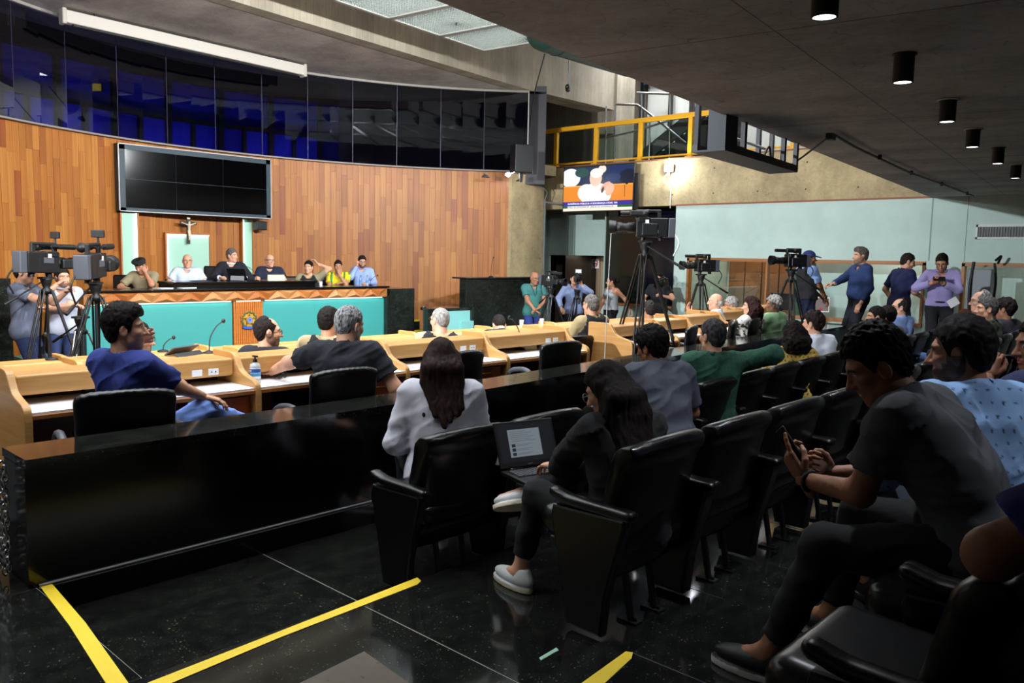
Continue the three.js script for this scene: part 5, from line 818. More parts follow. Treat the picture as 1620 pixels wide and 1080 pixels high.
{ // pale green niches with hidden strips
  const nm = std(0x9fc9b4, 0.6);
  const strip = (u0, u1, y0, y1, label, edge) => {
    const v = Math.min(wallV(u0), wallV(u1)) - 0.05, o = thing('light_niche', label, 'niche', { u: 0, y: 0, v: 0 }, 0);
    mesh('panel', bx(u0, u1, y0, y1, v - 0.01, v + 0.06), nm, o);
    const e = edge, lw = 0.02; mesh('light_strip', e === 'frame' ? [bx(u0, u0 + lw, y0, y1, v - 0.03, v - 0.012), bx(u0, u1, y1 - lw, y1, v - 0.03, v - 0.012)] : bx(e > 0 ? u1 - lw : u0, e > 0 ? u1 : u0 + lw, y0, y1, v - 0.03, v - 0.012), glow(0xfbfff2, 1.6), o);
    mesh('wood_lip', e === 'frame' ? [bx(u0 - 0.03, u0, y0, y1 + 0.03, v - 0.05, v + 0.04), bx(u1, u1 + 0.03, y0, y1 + 0.03, v - 0.05, v + 0.04), bx(u0, u1, y1, y1 + 0.03, v - 0.05, v + 0.04)] : [bx(u1, u1 + 0.025, y0, y1, v - 0.05, v + 0.04), bx(u0 - 0.025, u0, y0, y1, v - 0.05, v + 0.04)], std(0xb8702e, 0.5, { map: T.wood }), o);
    const h = y1 - y0, l = new THREE.RectAreaLight(0xfbfff2, LIGHT.niche, 0.025, h); const x = e === 'frame' ? u0 + 0.025 : e > 0 ? u1 - 0.03 : u0 + 0.03; l.position.copy(W(x, (y0 + y1) / 2, v - 0.035)); l.lookAt(W(x + (e === 'frame' || e < 0 ? 1 : -1), (y0 + y1) / 2, v + 0.75)); scene.add(l);
    if (e === 'frame') { const m = new THREE.RectAreaLight(0xfbfff2, LIGHT.niche, u1 - u0, 0.025); m.position.copy(W((u0 + u1) / 2, y1 - 0.03, v - 0.035)); m.lookAt(W((u0 + u1) / 2, y1 - 1, v + 0.6)); scene.add(m); }
  };
  strip(6.1, 6.38, PF, 2.34, 'tall pale green light niche behind the officer in the beret', 1);
  strip(8.62, 8.84, PF, 2.34, 'tall pale green light niche behind the bald man in navy', -1);
  strip(7.0, 7.86, 0.9, 1.99, 'square pale green light niche below the crucifix', 'frame');
}
{ // crucifix
  const o = thing('crucifix', 'dark wooden crucifix with a pale carved figure', 'crucifix', { u: 7.4, y: 0, v: 15.5 }), wd = std(0x2a1710, 0.5), iv = std(0xcfc3ad, 0.5);
  mesh('upright', box(0.06, 0.52, 0.03, 0, 2.07, 0, 0.004), wd, o); mesh('crossbeam', box(0.33, 0.055, 0.03, 0, 2.21, 0.002, 0.004), wd, o); mesh('title', box(0.06, 0.03, 0.006, 0, 2.3, 0.02), iv, o);
  const b = limbs([[V3(0, 2.07, 0.035), V3(0, 2.17, 0.045), 0.022, 0.03], [V3(0, 2.18, 0.04), V3(0, 2.225, 0.05), 0.018, 0.021], [V3(0.03, 2.175, 0.04), V3(0.14, 2.215, 0.025), 0.013, 0.009], [V3(-0.03, 2.175, 0.04), V3(-0.14, 2.215, 0.025), 0.013, 0.009], [V3(0.012, 2.06, 0.035), V3(0.015, 1.97, 0.05), 0.018, 0.013], [V3(-0.012, 2.06, 0.035), V3(-0.01, 1.97, 0.05), 0.018, 0.013], [V3(0.015, 1.97, 0.05), V3(0.002, 1.89, 0.03), 0.012, 0.009], [V3(-0.01, 1.97, 0.05), V3(-0.002, 1.89, 0.03), 0.012, 0.009]], 0.012);
  mesh('figure', meshSDF(b, [-0.17, 1.86, 0], [0.17, 2.27, 0.09], 0.006), iv, o);
}
{ // video wall of six screens
  const o = thing('video_wall', 'large switched off video wall of six black screens', 'video wall', { u: 0, y: 0, v: 0 }), u0 = 6.03, u1 = 9.06, y0 = 2.36, y1 = 3.56, v = 15.28;
  mesh('case', bx(u0, u1, y0, y1, v + 0.02, 15.56), std(0x1e2a33, 0.5), o);
  mesh('bezel', [bx(u0, u1, y1 - 0.015, y1, v - 0.02, v + 0.05), bx(u0, u1, y0, y0 + 0.015, v - 0.02, v + 0.05), bx(u0, u0 + 0.015, y0, y1, v - 0.02, v + 0.05), bx(u1 - 0.015, u1, y0, y1, v - 0.02, v + 0.05)], std(0xaeb2b4, 0.4), o);
  mesh('inner_bezel', [bx(u0 + 0.015, u1 - 0.015, y1 - 0.1, y1 - 0.015, v, v + 0.04), bx(u0 + 0.015, u1 - 0.015, y0 + 0.015, y0 + 0.07, v, v + 0.04), bx(u0 + 0.015, u0 + 0.12, y0, y1, v, v + 0.04), bx(u1 - 0.1, u1 - 0.015, y0, y1, v, v + 0.04)], std(0x2b3a44, 0.55), o);
  const scr = new THREE.MeshPhysicalMaterial({ color: 0x030304, roughness: 0.1, specularIntensity: 0.7 }), w = (u1 - u0 - 0.22) / 3, h = (y1 - y0 - 0.17) / 2;
  for (let i = 0; i < 3; i++) for (let j = 0; j < 2; j++) mesh('screen', bx(u0 + 0.12 + i * w + 0.004, u0 + 0.12 + (i + 1) * w - 0.004, y0 + 0.07 + j * h + 0.004, y0 + 0.07 + (j + 1) * h - 0.004, v + 0.008, v + 0.03), scr, o).name = numbered('screen');
  const s = thing('wall_speaker', 'small black loudspeaker under the corner of the video wall', 'loudspeaker', { u: 8.93, y: 2.13, v: 15.5 }); mesh('cabinet', box(0.24, 0.18, 0.16, 0, 0.09, 0, 0.015), M.plastic, s); mesh('grille', box(0.2, 0.14, 0.01, 0, 0.09, 0.082), M.black, s); mesh('bracket', box(0.06, 0.06, 0.2, 0, 0.1, -0.15), M.black, s);
}
{ // projector screen case, speaker, spot, cables at the glass band
  const o = thing('projection_screen_case', 'long white projection screen case on the stage ceiling', 'screen case', { u: 0, y: 0, v: 0 }); const a = W(4.95, 5.36, 14.55), b = W(9.6, 5.36, 14.9);
  mesh('case', bar(a, b, 0.16, 0.2, 0.02), std(0xc3bbb0, 0.6), o); mesh('screen_roll', rod(a.clone().add(V3(0.15, -0.11, 0)), b.clone().add(V3(-0.15, -0.11, 0)), 0.035), M.black, o); mesh('end_cap', [bar(a.clone().add(V3(-0.03, 0, 0)), a.clone().add(V3(0.04, 0, 0)), 0.19, 0.25, 0.02), bar(b.clone().add(V3(-0.04, 0, 0)), b.clone().add(V3(0.03, 0, 0)), 0.19, 0.25, 0.02)], std(0xb5ada2, 0.6), o); mesh('hanger', [rod(a.clone().add(V3(0.5, 0.1, 0)), a.clone().add(V3(0.5, 0.15, 0)), 0.02), rod(b.clone().add(V3(-0.5, 0.1, 0)), b.clone().add(V3(-0.5, 0.15, 0)), 0.02)], M.black, o);
  const sp = thing('loudspeaker', 'black loudspeaker at the end of the glass band', 'loudspeaker', { ...onU(825, 252, 13.7) }, toward(-0.5, -0.9)); mesh('cabinet', box(0.42, 0.62, 0.4, 0, 0, 0, 0.02), M.plastic, sp); mesh('grille', box(0.38, 0.58, 0.02, 0, 0, 0.2), M.black, sp); mesh('bracket', [rod(V3(0, -0.3, 0), V3(0, -0.5, 0), 0.05, 0.03), rod(V3(0, -0.42, 0), V3(0.1, -0.42, -0.6), 0.02)], M.black, sp);
  const ex = thing('wall_lamp', 'small round white lamp on top of the wooden wall', 'lamp', onU(803, 274, 13.7), toward(-0.4, -1)); mesh('shade', lathe([[0.0, 0.0], [0.06, 0.0], [0.075, -0.05], [0.0, -0.05]], 16).rotateX(-0.6), M.white, ex); mesh('bulb', new THREE.SphereGeometry(0.05, 12, 8).translate(0, -0.04, 0.04), glow(0xffffff, 3), ex); const l = new THREE.PointLight(0xffffff, 0.8); ex.updateMatrixWorld(true); l.position.copy(ex.localToWorld(V3(0, -0.08, 0.14))); l.castShadow = true; scene.add(l);
  const w2 = thing('security_camera', 'small grey dome fitting on the wooden wall', 'camera', onU(768, 278, 13.4), toward(-0.4, -1)); mesh('dome', lathe([[0, 0.02], [0.05, 0.02], [0.09, -0.02], [0.09, -0.035], [0, -0.035]], 16), M.grey, w2); mesh('stem', rod(V3(0, 0.02, 0), V3(0, 0.06, -0.1), 0.012), M.grey, w2);
  single('conduit', [tube([W(15.32, 3.1, 13.28), W(15.31, 2.2, 13.27), W(15.31, 0.2, 13.27)], 0.022, 12, 8), tube([W(15.32, 3.1, 13.28), W(15.3, 3.25, 13.2), W(14.9, 3.4, 13.2)], 0.015, 12, 6), tube([W(15.33, 3.02, 13.28), W(15.4, 2.98, 12.9), W(15.5, 2.95, 12.2)], 0.02, 12, 6)], std(0x707a80, 0.5), 'grey cable conduit running down the concrete column', 'conduit');
  const fl = thing('exit_sign', 'small glowing yellow sign behind the glass band', 'sign', atD(152, 138, 15.2), faceTo(0, -1)); mesh('case', box(0.2, 0.15, 0.04, 0, 0, -0.03), M.plastic, fl); mesh('face', box(0.18, 0.13, 0.01, 0, 0, 0), glow(0xcfc23a, 1.4), fl);
}
{ // small spotlight fixed to the eggcrate, green duct, camera on a rod
  const p = atD(722, 17, 13.6), o = thing('ceiling_spotlight', 'small black spotlight with barn doors under the eggcrate', 'spotlight', p, toward(-0.6, -0.6)); mesh('housing', box(0.22, 0.2, 0.16, 0, 0, -0.05, 0.03).rotateX(0.5), M.plastic, o); mesh('lens', box(0.17, 0.19, 0.012, 0, 0, 0.035).rotateX(0.5), std(0xc9cdd2, 0.3), o); mesh('yoke', rod(V3(0, 0.05, -0.05), V3(0, 5.5 - p.y, -0.05), 0.015), M.black, o);
  const q = atD(860, 66, 14.5), d = thing('green_duct', 'dark green ventilation duct beside the luminous ceiling', 'duct', q, 0); mesh('duct', spin(new THREE.CapsuleGeometry(0.36, 2.6, 8, 20), 0, 0, Math.PI / 2, 1.35, 0.2, 0), std(0x12332b, 0.55), d); mesh('band', spin(new THREE.TorusGeometry(0.362, 0.012, 6, 28), 0, Math.PI / 2, 0, 0.4, 0.2, 0), std(0x0d231e, 0.5), d); mesh('hanger', rod(V3(1.3, 0.5, 0), V3(1.3, 7.3 - q.y, 0), 0.015), M.black, d);
  const c0 = atD(898, 140, 16.5), c = thing('dome_camera', 'small black camera on a thin ceiling rod', 'camera', c0, toward(-0.7, -0.7)); mesh('rod', rod(V3(0, 0.05, 0), V3(0, 7.3 - c0.y, 0), 0.014), M.steel, c); mesh('body', [spin(new THREE.CapsuleGeometry(0.05, 0.1, 6, 12), 1.2, 0, 0.2, 0, 0, 0.02), box(0.06, 0.06, 0.06, 0, 0.05, 0)], M.plastic, c);
  single('hanging_cable', tube([W(...Object.values(atD(862, 85, 16.6))), W(...Object.values(atD(845, 150, 17.2))), W(...Object.values(atD(838, 200, 17.8)))], 0.012, 16, 5), M.black, 'thin black cable hanging down the concrete beam', 'cable');
}
// ================================================================ gallery
{
  const o = thing('yellow_guardrail', 'yellow steel guardrail along the gallery edge', 'guardrail', { u: 0, y: 0, v: 0 }), u = 15.75, yt = 4.74, yb = 3.98;
  mesh('top_rail', bx(u - 0.05, u + 0.05, yt, yt + 0.1, 4.5, 14.2, 0.01), M.yellow, o); mesh('bottom_rail', bx(u - 0.025, u + 0.025, yb - 0.04, yb, 4.5, 14.2, 0.008), M.yellow, o);
  for (const x of [838, 880, 943, 1013, 1092, 1176, 1255]) { const q = onU(x, 240, u); mesh('post', bx(u - 0.045, u + 0.045, 3.89, yt, q.v - 0.05, q.v + 0.05, 0.008), M.yellow, o); mesh('post_foot', [bx(u - 0.07, u + 0.07, 3.89, 3.92, q.v - 0.09, q.v + 0.09)], M.yellow, o); }
  const gp = new THREE.MeshPhysicalMaterial({ color: 0xdfe8e6, roughness: 0.02, transmission: 1, thickness: 0, ior: 1.4 }); const xs = [880, 943, 1013, 1092, 1176].map((x) => onU(x, 240, u).v); for (let i = 0; i < 4; i++) mesh('glass_panel', bx(u - 0.004, u + 0.004, yb + 0.01, yt - 0.01, xs[i + 1] + 0.06, xs[i] - 0.06), gp, o).name = numbered('glass_panel');
  // stairs with chrome rails
  const s = thing('gallery_stairs', 'dark stairs rising behind the yellow guardrail', 'stairs', { u: 0, y: 0, v: 0 }), sm2 = std(0x25292b, 0.7); for (let i = 0; i < 9; i++) mesh('step', bx(17.1, 18.3, 3.6, 3.78 + i * 0.17, 12.2 - i * 0.28 - 0.3, 12.2 - i * 0.28), sm2, s).name = numbered('step'); mesh('stringer', prism([[12.3, 3.6], [12.3, 3.95], [9.6, 5.6], [9.6, 5.2]], 0.06).rotateY(Math.PI / 2).translate(17.05, 0, 0), std(0x3b3f42, 0.6), s);
  const cr = thing('chrome_handrail', 'chrome tubular handrail on the gallery stairs', 'handrail', { u: 0, y: 0, v: 0 }); const U = 16.9, R = (pts, r = 0.028) => mesh('rail', tube(pts.map(([x, y]) => { const q = onU(x, y, U); return W(U, q.y, q.v); }), r, 40, 7), M.steel, cr);
  for (const l of [[[975, 165], [1008, 166], [1014, 170], [1031, 183], [1085, 226]], [[960, 218], [1010, 206], [1060, 190], [1095, 183]], [[1008, 147], [1066, 149]]]) for (let i = 0; i < l.length - 1; i++) R([l[i], l[i + 1]]);
  for (const [x, a, b] of [[973, 166, 262], [959, 168, 262], [1028, 184, 262], [1015, 148, 262], [1060, 149, 255]]) R([[x, a], [x - 1, b]], 0.022);
  for (const x of [973, 1028]) { const q = onU(x, 220, U); mesh('post', rod(W(U, 3.6, q.v), W(U, q.y, q.v), 0.022), M.steel, cr); }
  for (const [x, a, b] of [[998, 112, 230], [1020, 118, 215], [1064, 140, 200], [1098, 150, 180]]) { const q = onU(x, a, 19.2), r = onU(x, b, 19.2); single('gallery_mullion', bx(19.1, 19.18, r.y, q.y + 0.6, q.v - 0.05, q.v + 0.05), M.black, 'thin black mullion on the gallery panels', 'mullion', 'gallery mullions'); }
  const sg = onU(1033, 126, 19.1); single('gallery_sign', bx(19.08, 19.12, sg.y - 0.1, sg.y + 0.12, sg.v - 0.28, sg.v + 0.28), std(0x234a86, 0.5), 'small blue sign on the gallery wall', 'sign');
}
{ // hanging television by the gallery beam
  const a = onU(891, 265, 15.35), b = onU(1001, 333, 15.35), o = thing('hanging_television', 'television showing a man in white speaking into a microphone', 'television', { u: 15.35, y: (a.y + b.y) / 2, v: (a.v + b.v) / 2 }, toward(-1, 0)), w = a.v - b.v, h = a.y - b.y;
  const c = document.createElement('canvas'); c.width = 880; c.height = 560; const x = c.getContext('2d'), R = (f, ...r) => { x.fillStyle = f; x.fillRect(...r); }, E = (f, cx, cy, rx, ry, t = 0) => { x.fillStyle = f; x.beginPath(); x.ellipse(cx, cy, rx, ry, t, 0, 7); x.fill(); };
  R('#23304a', 0, 0, 880, 240); E('#dfe6f5', 90, 130, 130, 120); E('#2b4a47', 240, 70, 90, 60); E('#1b2a55', 720, 60, 150, 60); E('#10182e', 820, 150, 110, 90); E('#26365f', 640, 150, 90, 50); E('#e8d3c6', 500, 40, 50, 50);
  R('#d9822c', 0, 235, 880, 210); R('#eda24d', 0, 235, 880, 14);
  E('#fbf3f0', 420, 360, 200, 150); E('#f6e7e2', 300, 330, 110, 110, 0.4); E('#e8b9a4', 420, 150, 78, 105); E('#f6e4da', 430, 85, 82, 60); E('#d79d86', 545, 260, 80, 40, -0.7); E('#1c1a1c', 512, 300, 16, 40, 0.3); E('#e3ab94', 600, 300, 50, 80, 0.3); R('#17171a', 780, 250, 6, 150); E('#141416', 806, 238, 16, 10);
  R('#3a2c8c', 0, 440, 880, 54); R('#1d5c33', 0, 494, 880, 30); R('#f2f2f2', 60, 496, 640, 26); R('#e9d9c9', 0, 524, 880, 36);
  x.font = 'bold 30px sans-serif'; x.fillStyle = '#ffffff'; x.fillText('AUDIÊNCIA PÚBLICA: A SEGURANÇA ATUAL NA', 60, 478, 640); x.fillStyle = '#1f3f2a'; x.font = 'bold 24px sans-serif'; x.fillText('PRAÇA DA BANDEIRA NO CENTRO DE GOVERNADOR', 64, 518, 630);
  const t = new THREE.CanvasTexture(c); t.colorSpace = THREE.SRGBColorSpace;
  mesh('case', box(w, h, 0.08, 0, 0, -0.05, 0.01), M.black, o); const sc = mesh('screen', new THREE.PlaneGeometry(w - 0.05, h - 0.05).translate(0, 0, -0.008), new THREE.MeshStandardMaterial({ color: 0x050505, roughness: 0.3, emissive: 0xffffff, emissiveMap: t, emissiveIntensity: 1.0 }), o); mesh('bracket', [box(0.08, 0.8, 0.06, w / 2 + 0.05, -0.1, -0.06), box(0.3, 0.06, 0.3, 0, 0.2, -0.2)], M.black, o);
  const l = new THREE.RectAreaLight(0xfff3ea, 0.6, w - 0.1, h - 0.1); o.updateMatrixWorld(true); l.position.copy(o.localToWorld(V3(0, 0, 0.01))); l.lookAt(o.localToWorld(V3(0, 0, 2))); scene.add(l);
}
{ // steel frame hung below the edge of the low ceiling
  const o = thing('hanging_steel_frame', 'dark grey steel equipment frame hung at the low ceiling edge', 'frame', { u: 0, y: 0, v: 0 }), dk = std(0x22242c, 0.5), bl = std(0x2a303d, 0.5), v0 = 3.33, du = 0.40, sl = 0.127, vv = (u, d) => v0 + d + sl * (u - 5.72);
  o.position.x = du; o.position.z = -du * sl; mesh('side_plate', bx(5.70, 5.72, 2.60, 3.0, v0, v0 + 0.16), bl, o); mesh('end_plate', bx(5.72, 5.9, 2.60, 3.0, v0, v0 + 0.02), bl, o);
  mesh('base_tray', slab([[5.7, vv(5.7, 0)], [7.6, vv(7.6, 0)], [7.6, vv(7.6, 0.3)], [5.7, vv(5.7, 0.3)]], 2.585, 2.6), bl, o);
  for (const u of [6.15, 7.2, 7.58]) mesh('upright', bar(W(u, 2.6, vv(u, 0.02)), W(u, 2.9, vv(u, 0.02)), 0.04, 0.04), dk, o);
  for (const u of [5.74, 6.15, 7.2, 7.58]) mesh('back_upright', bar(W(u, 2.6, vv(u, 0.28)), W(u, 3.42, vv(u, 0.28)), 0.04, 0.04), dk, o);
  mesh('front_beam', bar(W(5.9, 2.625, vv(5.9, 0.02)), W(7.6, 2.625, vv(7.6, 0.02)), 0.045, 0.05), dk, o); mesh('back_beam', bar(W(5.7, 2.625, vv(5.7, 0.28)), W(7.6, 2.625, vv(7.6, 0.28)), 0.045, 0.05), dk, o);
  mesh('white_tube', rod(W(5.95, 2.8, vv(5.95, 0.25)), W(7.3, 2.8, vv(7.3, 0.25)), 0.014), M.white, o);
  mesh('clamp', rod(W(5.9, 2.66, v0 + 0.12), W(6.05, 2.66, v0 + 0.14), 0.025), M.darkSteel, o); mesh('motor', rod(W(6.9, 2.66, vv(6.9, 0.15)), W(7.1, 2.66, vv(7.1, 0.16)), 0.035), M.darkSteel, o); mesh('hook', tube([W(6.95, 2.68, vv(7, 0.12)), W(7.05, 2.78, vv(7, 0.12)), W(7.15, 2.66, vv(7, 0.14))], 0.01), M.darkSteel, o);
  const A = onY(1318, 212, SOFFIT - 0.03), B = onY(1390, 250, SOFFIT - 0.03), C = onY(1540, 310, SOFFIT - 0.03);
  const k = thing('ceiling_conduit', 'black conduit clipped along the low concrete ceiling', 'conduit', { u: 0, y: 0, v: 0 }); mesh('pipe', tube([A, onY(1350, 231, SOFFIT - 0.035), B, onY(1440, 273, SOFFIT - 0.035), onY(1490, 291, SOFFIT - 0.03), C].map((q) => W(q.u, q.y, q.v)), 0.013, 40, 7), M.black, k); for (const [x, y] of [[1392, 247], [1442, 272], [1490, 290], [1530, 305]]) { const q = onY(x, y, SOFFIT - 0.02); mesh('clip', box(0.03, 0.05, 0.03, q.u, SOFFIT - 0.03, -q.v), M.black, k); }
  mesh('plug_box', box(0.1, 0.06, 0.06, A.u - 0.05, SOFFIT - 0.06, -A.v, 0.01), M.plastic, k); mesh('cable', tube([W(A.u - 0.1, SOFFIT - 0.07, A.v), W(8.1, 2.68, vv(8.1, 0.1)), W(7.87, 2.63, vv(7.87, 0.1))], 0.01, 16, 5), M.black, k);
}
{ // wall vent, sign, booth equipment
  const a = onU(1545, 357, RW), b = onU(1650, 375, RW), o = thing('air_vent', 'long slatted air vent in the shaded mint wall', 'vent', { u: 0, y: 0, v: 0 }); mesh('frame', [bx(RW - 0.03, RW, a.y - 0.02, a.y + 0.02, b.v, a.v), bx(RW - 0.03, RW, b.y - 0.03, b.y, b.v, a.v), bx(RW - 0.03, RW, b.y - 0.03, a.y + 0.02, a.v - 0.03, a.v)], std(0xc9d2cf, 0.5), o); mesh('backing', bx(RW - 0.008, RW, b.y, a.y, b.v, a.v), M.black, o); for (let i = 0; i < 24; i++) { const v = lerp(b.v, a.v, (i + 0.5) / 24); mesh('vane', bx(RW - 0.025, RW - 0.01, b.y, a.y, v - 0.006, v + 0.006), M.grey, o).name = numbered('vane'); }
  const q = onU(942, 417, 18.25), s = thing('no_smoking_sign', 'square white no smoking sign with a red ring', 'sign', { u: 18.25, y: q.y, v: q.v }, toward(-1, 0)); mesh('plate', box(0.24, 0.26, 0.01), M.white, s); mesh('ring', [new THREE.TorusGeometry(0.078, 0.011, 8, 24).translate(0, 0.01, 0.008), box(0.15, 0.016, 0.008, 0, 0.01, 0.008).applyMatrix4(new THREE.Matrix4().makeRotationZ(-0.78))], std(0xb32a22, 0.5), s); mesh('cigarette', box(0.1, 0.018, 0.006, 0, 0.008, 0.006), M.black, s);
  const m = thing('monitor', 'black computer monitor behind the booth sill', 'monitor', { u: 15.2, y: 0.62 + 0, v: 7.0 }, toward(1, -0.2)); m.position.copy(W(15.2, 0.55, 7.05)); mesh('screen', box(0.5, 0.32, 0.04, 0, 0.38, 0, 0.01), M.black, m); mesh('stand', [box(0.05, 0.2, 0.04, 0, 0.15, -0.02), box(0.22, 0.02, 0.16, 0, 0.01, -0.02)], M.black, m);
  const dsk = thing('booth_side_desk', 'dark low desk carrying the monitors below the booth window', 'desk', { u: 0, y: 0, v: 0 }); mesh('top', bx(14.8, 15.6, 0.5, 0.55, 5.9, 7.6, 0.006), M.black, dsk); mesh('panel', [bx(14.82, 14.86, FS, 0.5, 5.92, 7.58), bx(14.86, 15.6, FS, 0.5, 5.92, 5.96), bx(14.86, 15.6, FS, 0.5, 7.54, 7.58)], M.greenGranite, dsk);
  const lp = thing('lit_monitor', 'small monitor with a pale lit screen under the booth window', 'monitor', { u: 15.25, y: 0.55, v: 6.35 }, toward(-1, -0.4)); mesh('case', box(0.4, 0.28, 0.03, 0, 0.36, 0, 0.008), M.white, lp); mesh('screen', box(0.36, 0.24, 0.006, 0, 0.36, 0.016), glow(0x8f7f80, 0.5), lp); mesh('red_mark', box(0.05, 0.04, 0.004, 0.05, 0.27, 0.021), std(0xb02030, 0.5), lp); mesh('stand', [box(0.05, 0.25, 0.03, 0, 0.12, -0.02), box(0.18, 0.02, 0.12, 0, 0.01, 0)], M.grey, lp);
  const rk = thing('cable_rack', 'grey metal cable rack beside the wood framed window', 'rack', { ...onU(1548, 500, 15.3), y: L2 }, 0); mesh('cabinet', box(0.3, 1.5, 0.35, 0, 0.75, 0, 0.01), std(0x79828a, 0.5), rk); mesh('cables', [tube([V3(-0.1, 1.6, 0.2), V3(-0.17, 1.3, 0.25), V3(-0.16, 0.8, 0.22)], 0.02), tube([V3(-0.05, 1.65, 0.2), V3(0.05, 1.72, 0.25), V3(0.1, 1.6, 0.2)], 0.02), tube([V3(-0.12, 1.62, -0.1), V3(-0.18, 1.2, -0.12), V3(-0.17, 0.7, -0.1)], 0.025)], M.black, rk);
}
// ================================================================ broadcast cameras and tripods
function videoCamera(p, turn, tilt, label, o = {}) {
  const g = thing('video_camera', label, 'video camera', p, turn, 'broadcast cameras'), k = o.k ?? 1, q = new THREE.Group(); g.scale.setScalar(k); g.rotation.order = 'YXZ'; g.rotation.x = tilt;
  const pl = M.plastic, bk = M.black;
  mesh('body', [box(0.12, 0.19, 0.32, 0, 0.13, -0.06, 0.012), box(0.13, 0.12, 0.16, 0.004, 0.11, -0.04, 0.01), box(0.135, 0.05, 0.12, 0, 0.205, 0.02, 0.008)], pl, g);
  mesh('side_controls', [box(0.006, 0.05, 0.1, 0.064, 0.15, -0.02), box(0.006, 0.03, 0.05, 0.064, 0.09, -0.1), box(0.006, 0.05, 0.1, -0.064, 0.15, -0.02)], M.grey, g); for (const q of [-1, 1]) mesh('side_label', box(0.004, 0.035, 0.035, q * 0.066, 0.19, -0.01), M.white, g);
  mesh('shoulder_pad', spin(new THREE.TorusGeometry(0.09, 0.028, 8, 14, Math.PI), 0, Math.PI / 2, 0, 0, 0.0, -0.06), bk, g);
  mesh('battery', box(0.11, 0.19, 0.07, 0, 0.13, -0.255, 0.01), M.grey, g);
  mesh('handle', [box(0.035, 0.03, 0.26, 0, 0.295, -0.02, 0.012), box(0.03, 0.09, 0.04, 0, 0.25, 0.09, 0.008), box(0.03, 0.09, 0.04, 0, 0.25, -0.13, 0.008)], bk, g);
  mesh('lens', [spin(lathe([[0, 0], [0.05, 0], [0.05, 0.08], [0.042, 0.09], [0.042, 0.14], [0.05, 0.15], [0.05, 0.2], [0, 0.2]], 20), Math.PI / 2, 0, 0, 0, 0.13, 0.1), box(0.05, 0.09, 0.12, -0.06, 0.12, 0.17, 0.015)], bk, g);
  mesh('lens_hood', [spin(lathe([[0.05, 0], [0.064, 0.01], [0.07, 0.075], [0.066, 0.075], [0.055, 0.012]], 20), Math.PI / 2, 0, 0, 0, 0.13, 0.295)], bk, g); mesh('glass', spin(new THREE.SphereGeometry(0.05, 14, 8).scale(1, 0.25, 1), Math.PI / 2, 0, 0, 0, 0.13, 0.31), std(0x1a1026, 0.05), g);
  mesh('viewfinder', [box(0.05, 0.05, 0.13, 0.085, 0.27, 0.1, 0.012), spin(lathe([[0, 0], [0.03, 0], [0.04, 0.06], [0, 0.06]], 14), -Math.PI / 2, 0, 0, 0.085, 0.27, 0.04), rod(V3(0, 0.27, 0.1), V3(0.07, 0.27, 0.1), 0.012)], bk, g);
  mesh('microphone', [rod(V3(-0.05, 0.275, 0.02), V3(-0.05, 0.275, 0.2), 0.014), rod(V3(-0.05, 0.275, 0.08), V3(-0.05, 0.275, 0.26), 0.024)], bk, g);
  if (o.lamp) mesh('camera_lamp', [box(0.1, 0.06, 0.03, 0, 0.38, 0.1, 0.006), rod(V3(0, 0.3, 0.1), V3(0, 0.36, 0.1), 0.01)], bk, g);
  mesh('cable', tube([V3(0.04, 0.08, -0.28), V3(0.06, -0.02, -0.33), V3(0.05, -0.15, -0.28)], 0.008, 14, 5), o.wire ?? bk, g);
  return g;
}
function tripod(p, h, turn, spread, label, o = {}) {         // p on the floor, h to the camera plate
  const g = thing('tripod', label, 'tripod', p, turn, 'camera tripods'), mt = o.m ?? M.plastic, hh = h - 0.13, a0 = o.a0 ?? 0.4;
  mesh('head', [lathe([[0, h - 0.01], [0.06, h - 0.01], [0.065, h - 0.03], [0.05, h - 0.09], [0.035, h - 0.13], [0.06, h - 0.15], [0.06, h - 0.2], [0, h - 0.2]], 16), box(0.1, 0.025, 0.16, 0, h - 0.012, 0, 0.005)], M.black, g);
  mesh('pan_bar', [rod(V3(0.05, h - 0.06, -0.02), V3(0.12, h - 0.3, -0.42), 0.009), rod(V3(0.1, h - 0.23, -0.3), V3(0.125, h - 0.31, -0.44), 0.016)], M.black, g);
  for (let i = 0; i < 3; i++) { const a = a0 + i * 2.094, d = V3(Math.cos(a), 0, Math.sin(a)), t = V3(-d.z, 0, d.x), top = V3(0, hh - 0.03, 0).addScaledVector(d, 0.06), foot = V3(0, 0.015, 0).addScaledVector(d, spread), mid = top.clone().lerp(foot, 0.55), kn = mid.clone();
    const gs = [rod(top.clone().addScaledVector(t, 0.03), mid.clone().addScaledVector(t, 0.022), 0.012, 0.012, 7), rod(top.clone().addScaledVector(t, -0.03), mid.clone().addScaledVector(t, -0.022), 0.012, 0.012, 7), rod(mid.clone().lerp(top, 0.15), foot, 0.014, 0.012, 7)];
    const lg = mesh('leg', gs, o.legM ?? mt, g); mesh('clamp', box(0.07, 0.05, 0.04, mid.x, mid.y, mid.z, 0.006), M.black, lg); mesh('foot', new THREE.SphereGeometry(0.022, 8, 6).translate(foot.x, 0.02, foot.z), M.black, lg);
    mesh('spreader', rod(V3(0, hh * 0.42, 0), top.clone().lerp(foot, 0.6), 0.008, 0.008, 6), M.black, g); }
  mesh('column', rod(V3(0, hh * 0.4, 0), V3(0, hh - 0.02, 0), 0.016), o.column ?? M.black, g);
  return g;
}
function camPair(x, y, pos, floor, turn, tilt, spread, lc, lt, o = {}) {   // camera centre seen at pixel x, y, standing at plan position pos
  const k = o.k ?? 1, yc = pos.y - 0.13 * k; videoCamera({ u: pos.u, y: yc, v: pos.v }, turn, tilt, lc, o); return tripod({ u: pos.u, y: floor, v: pos.v }, yc - floor, turn, spread, lt, o);
}
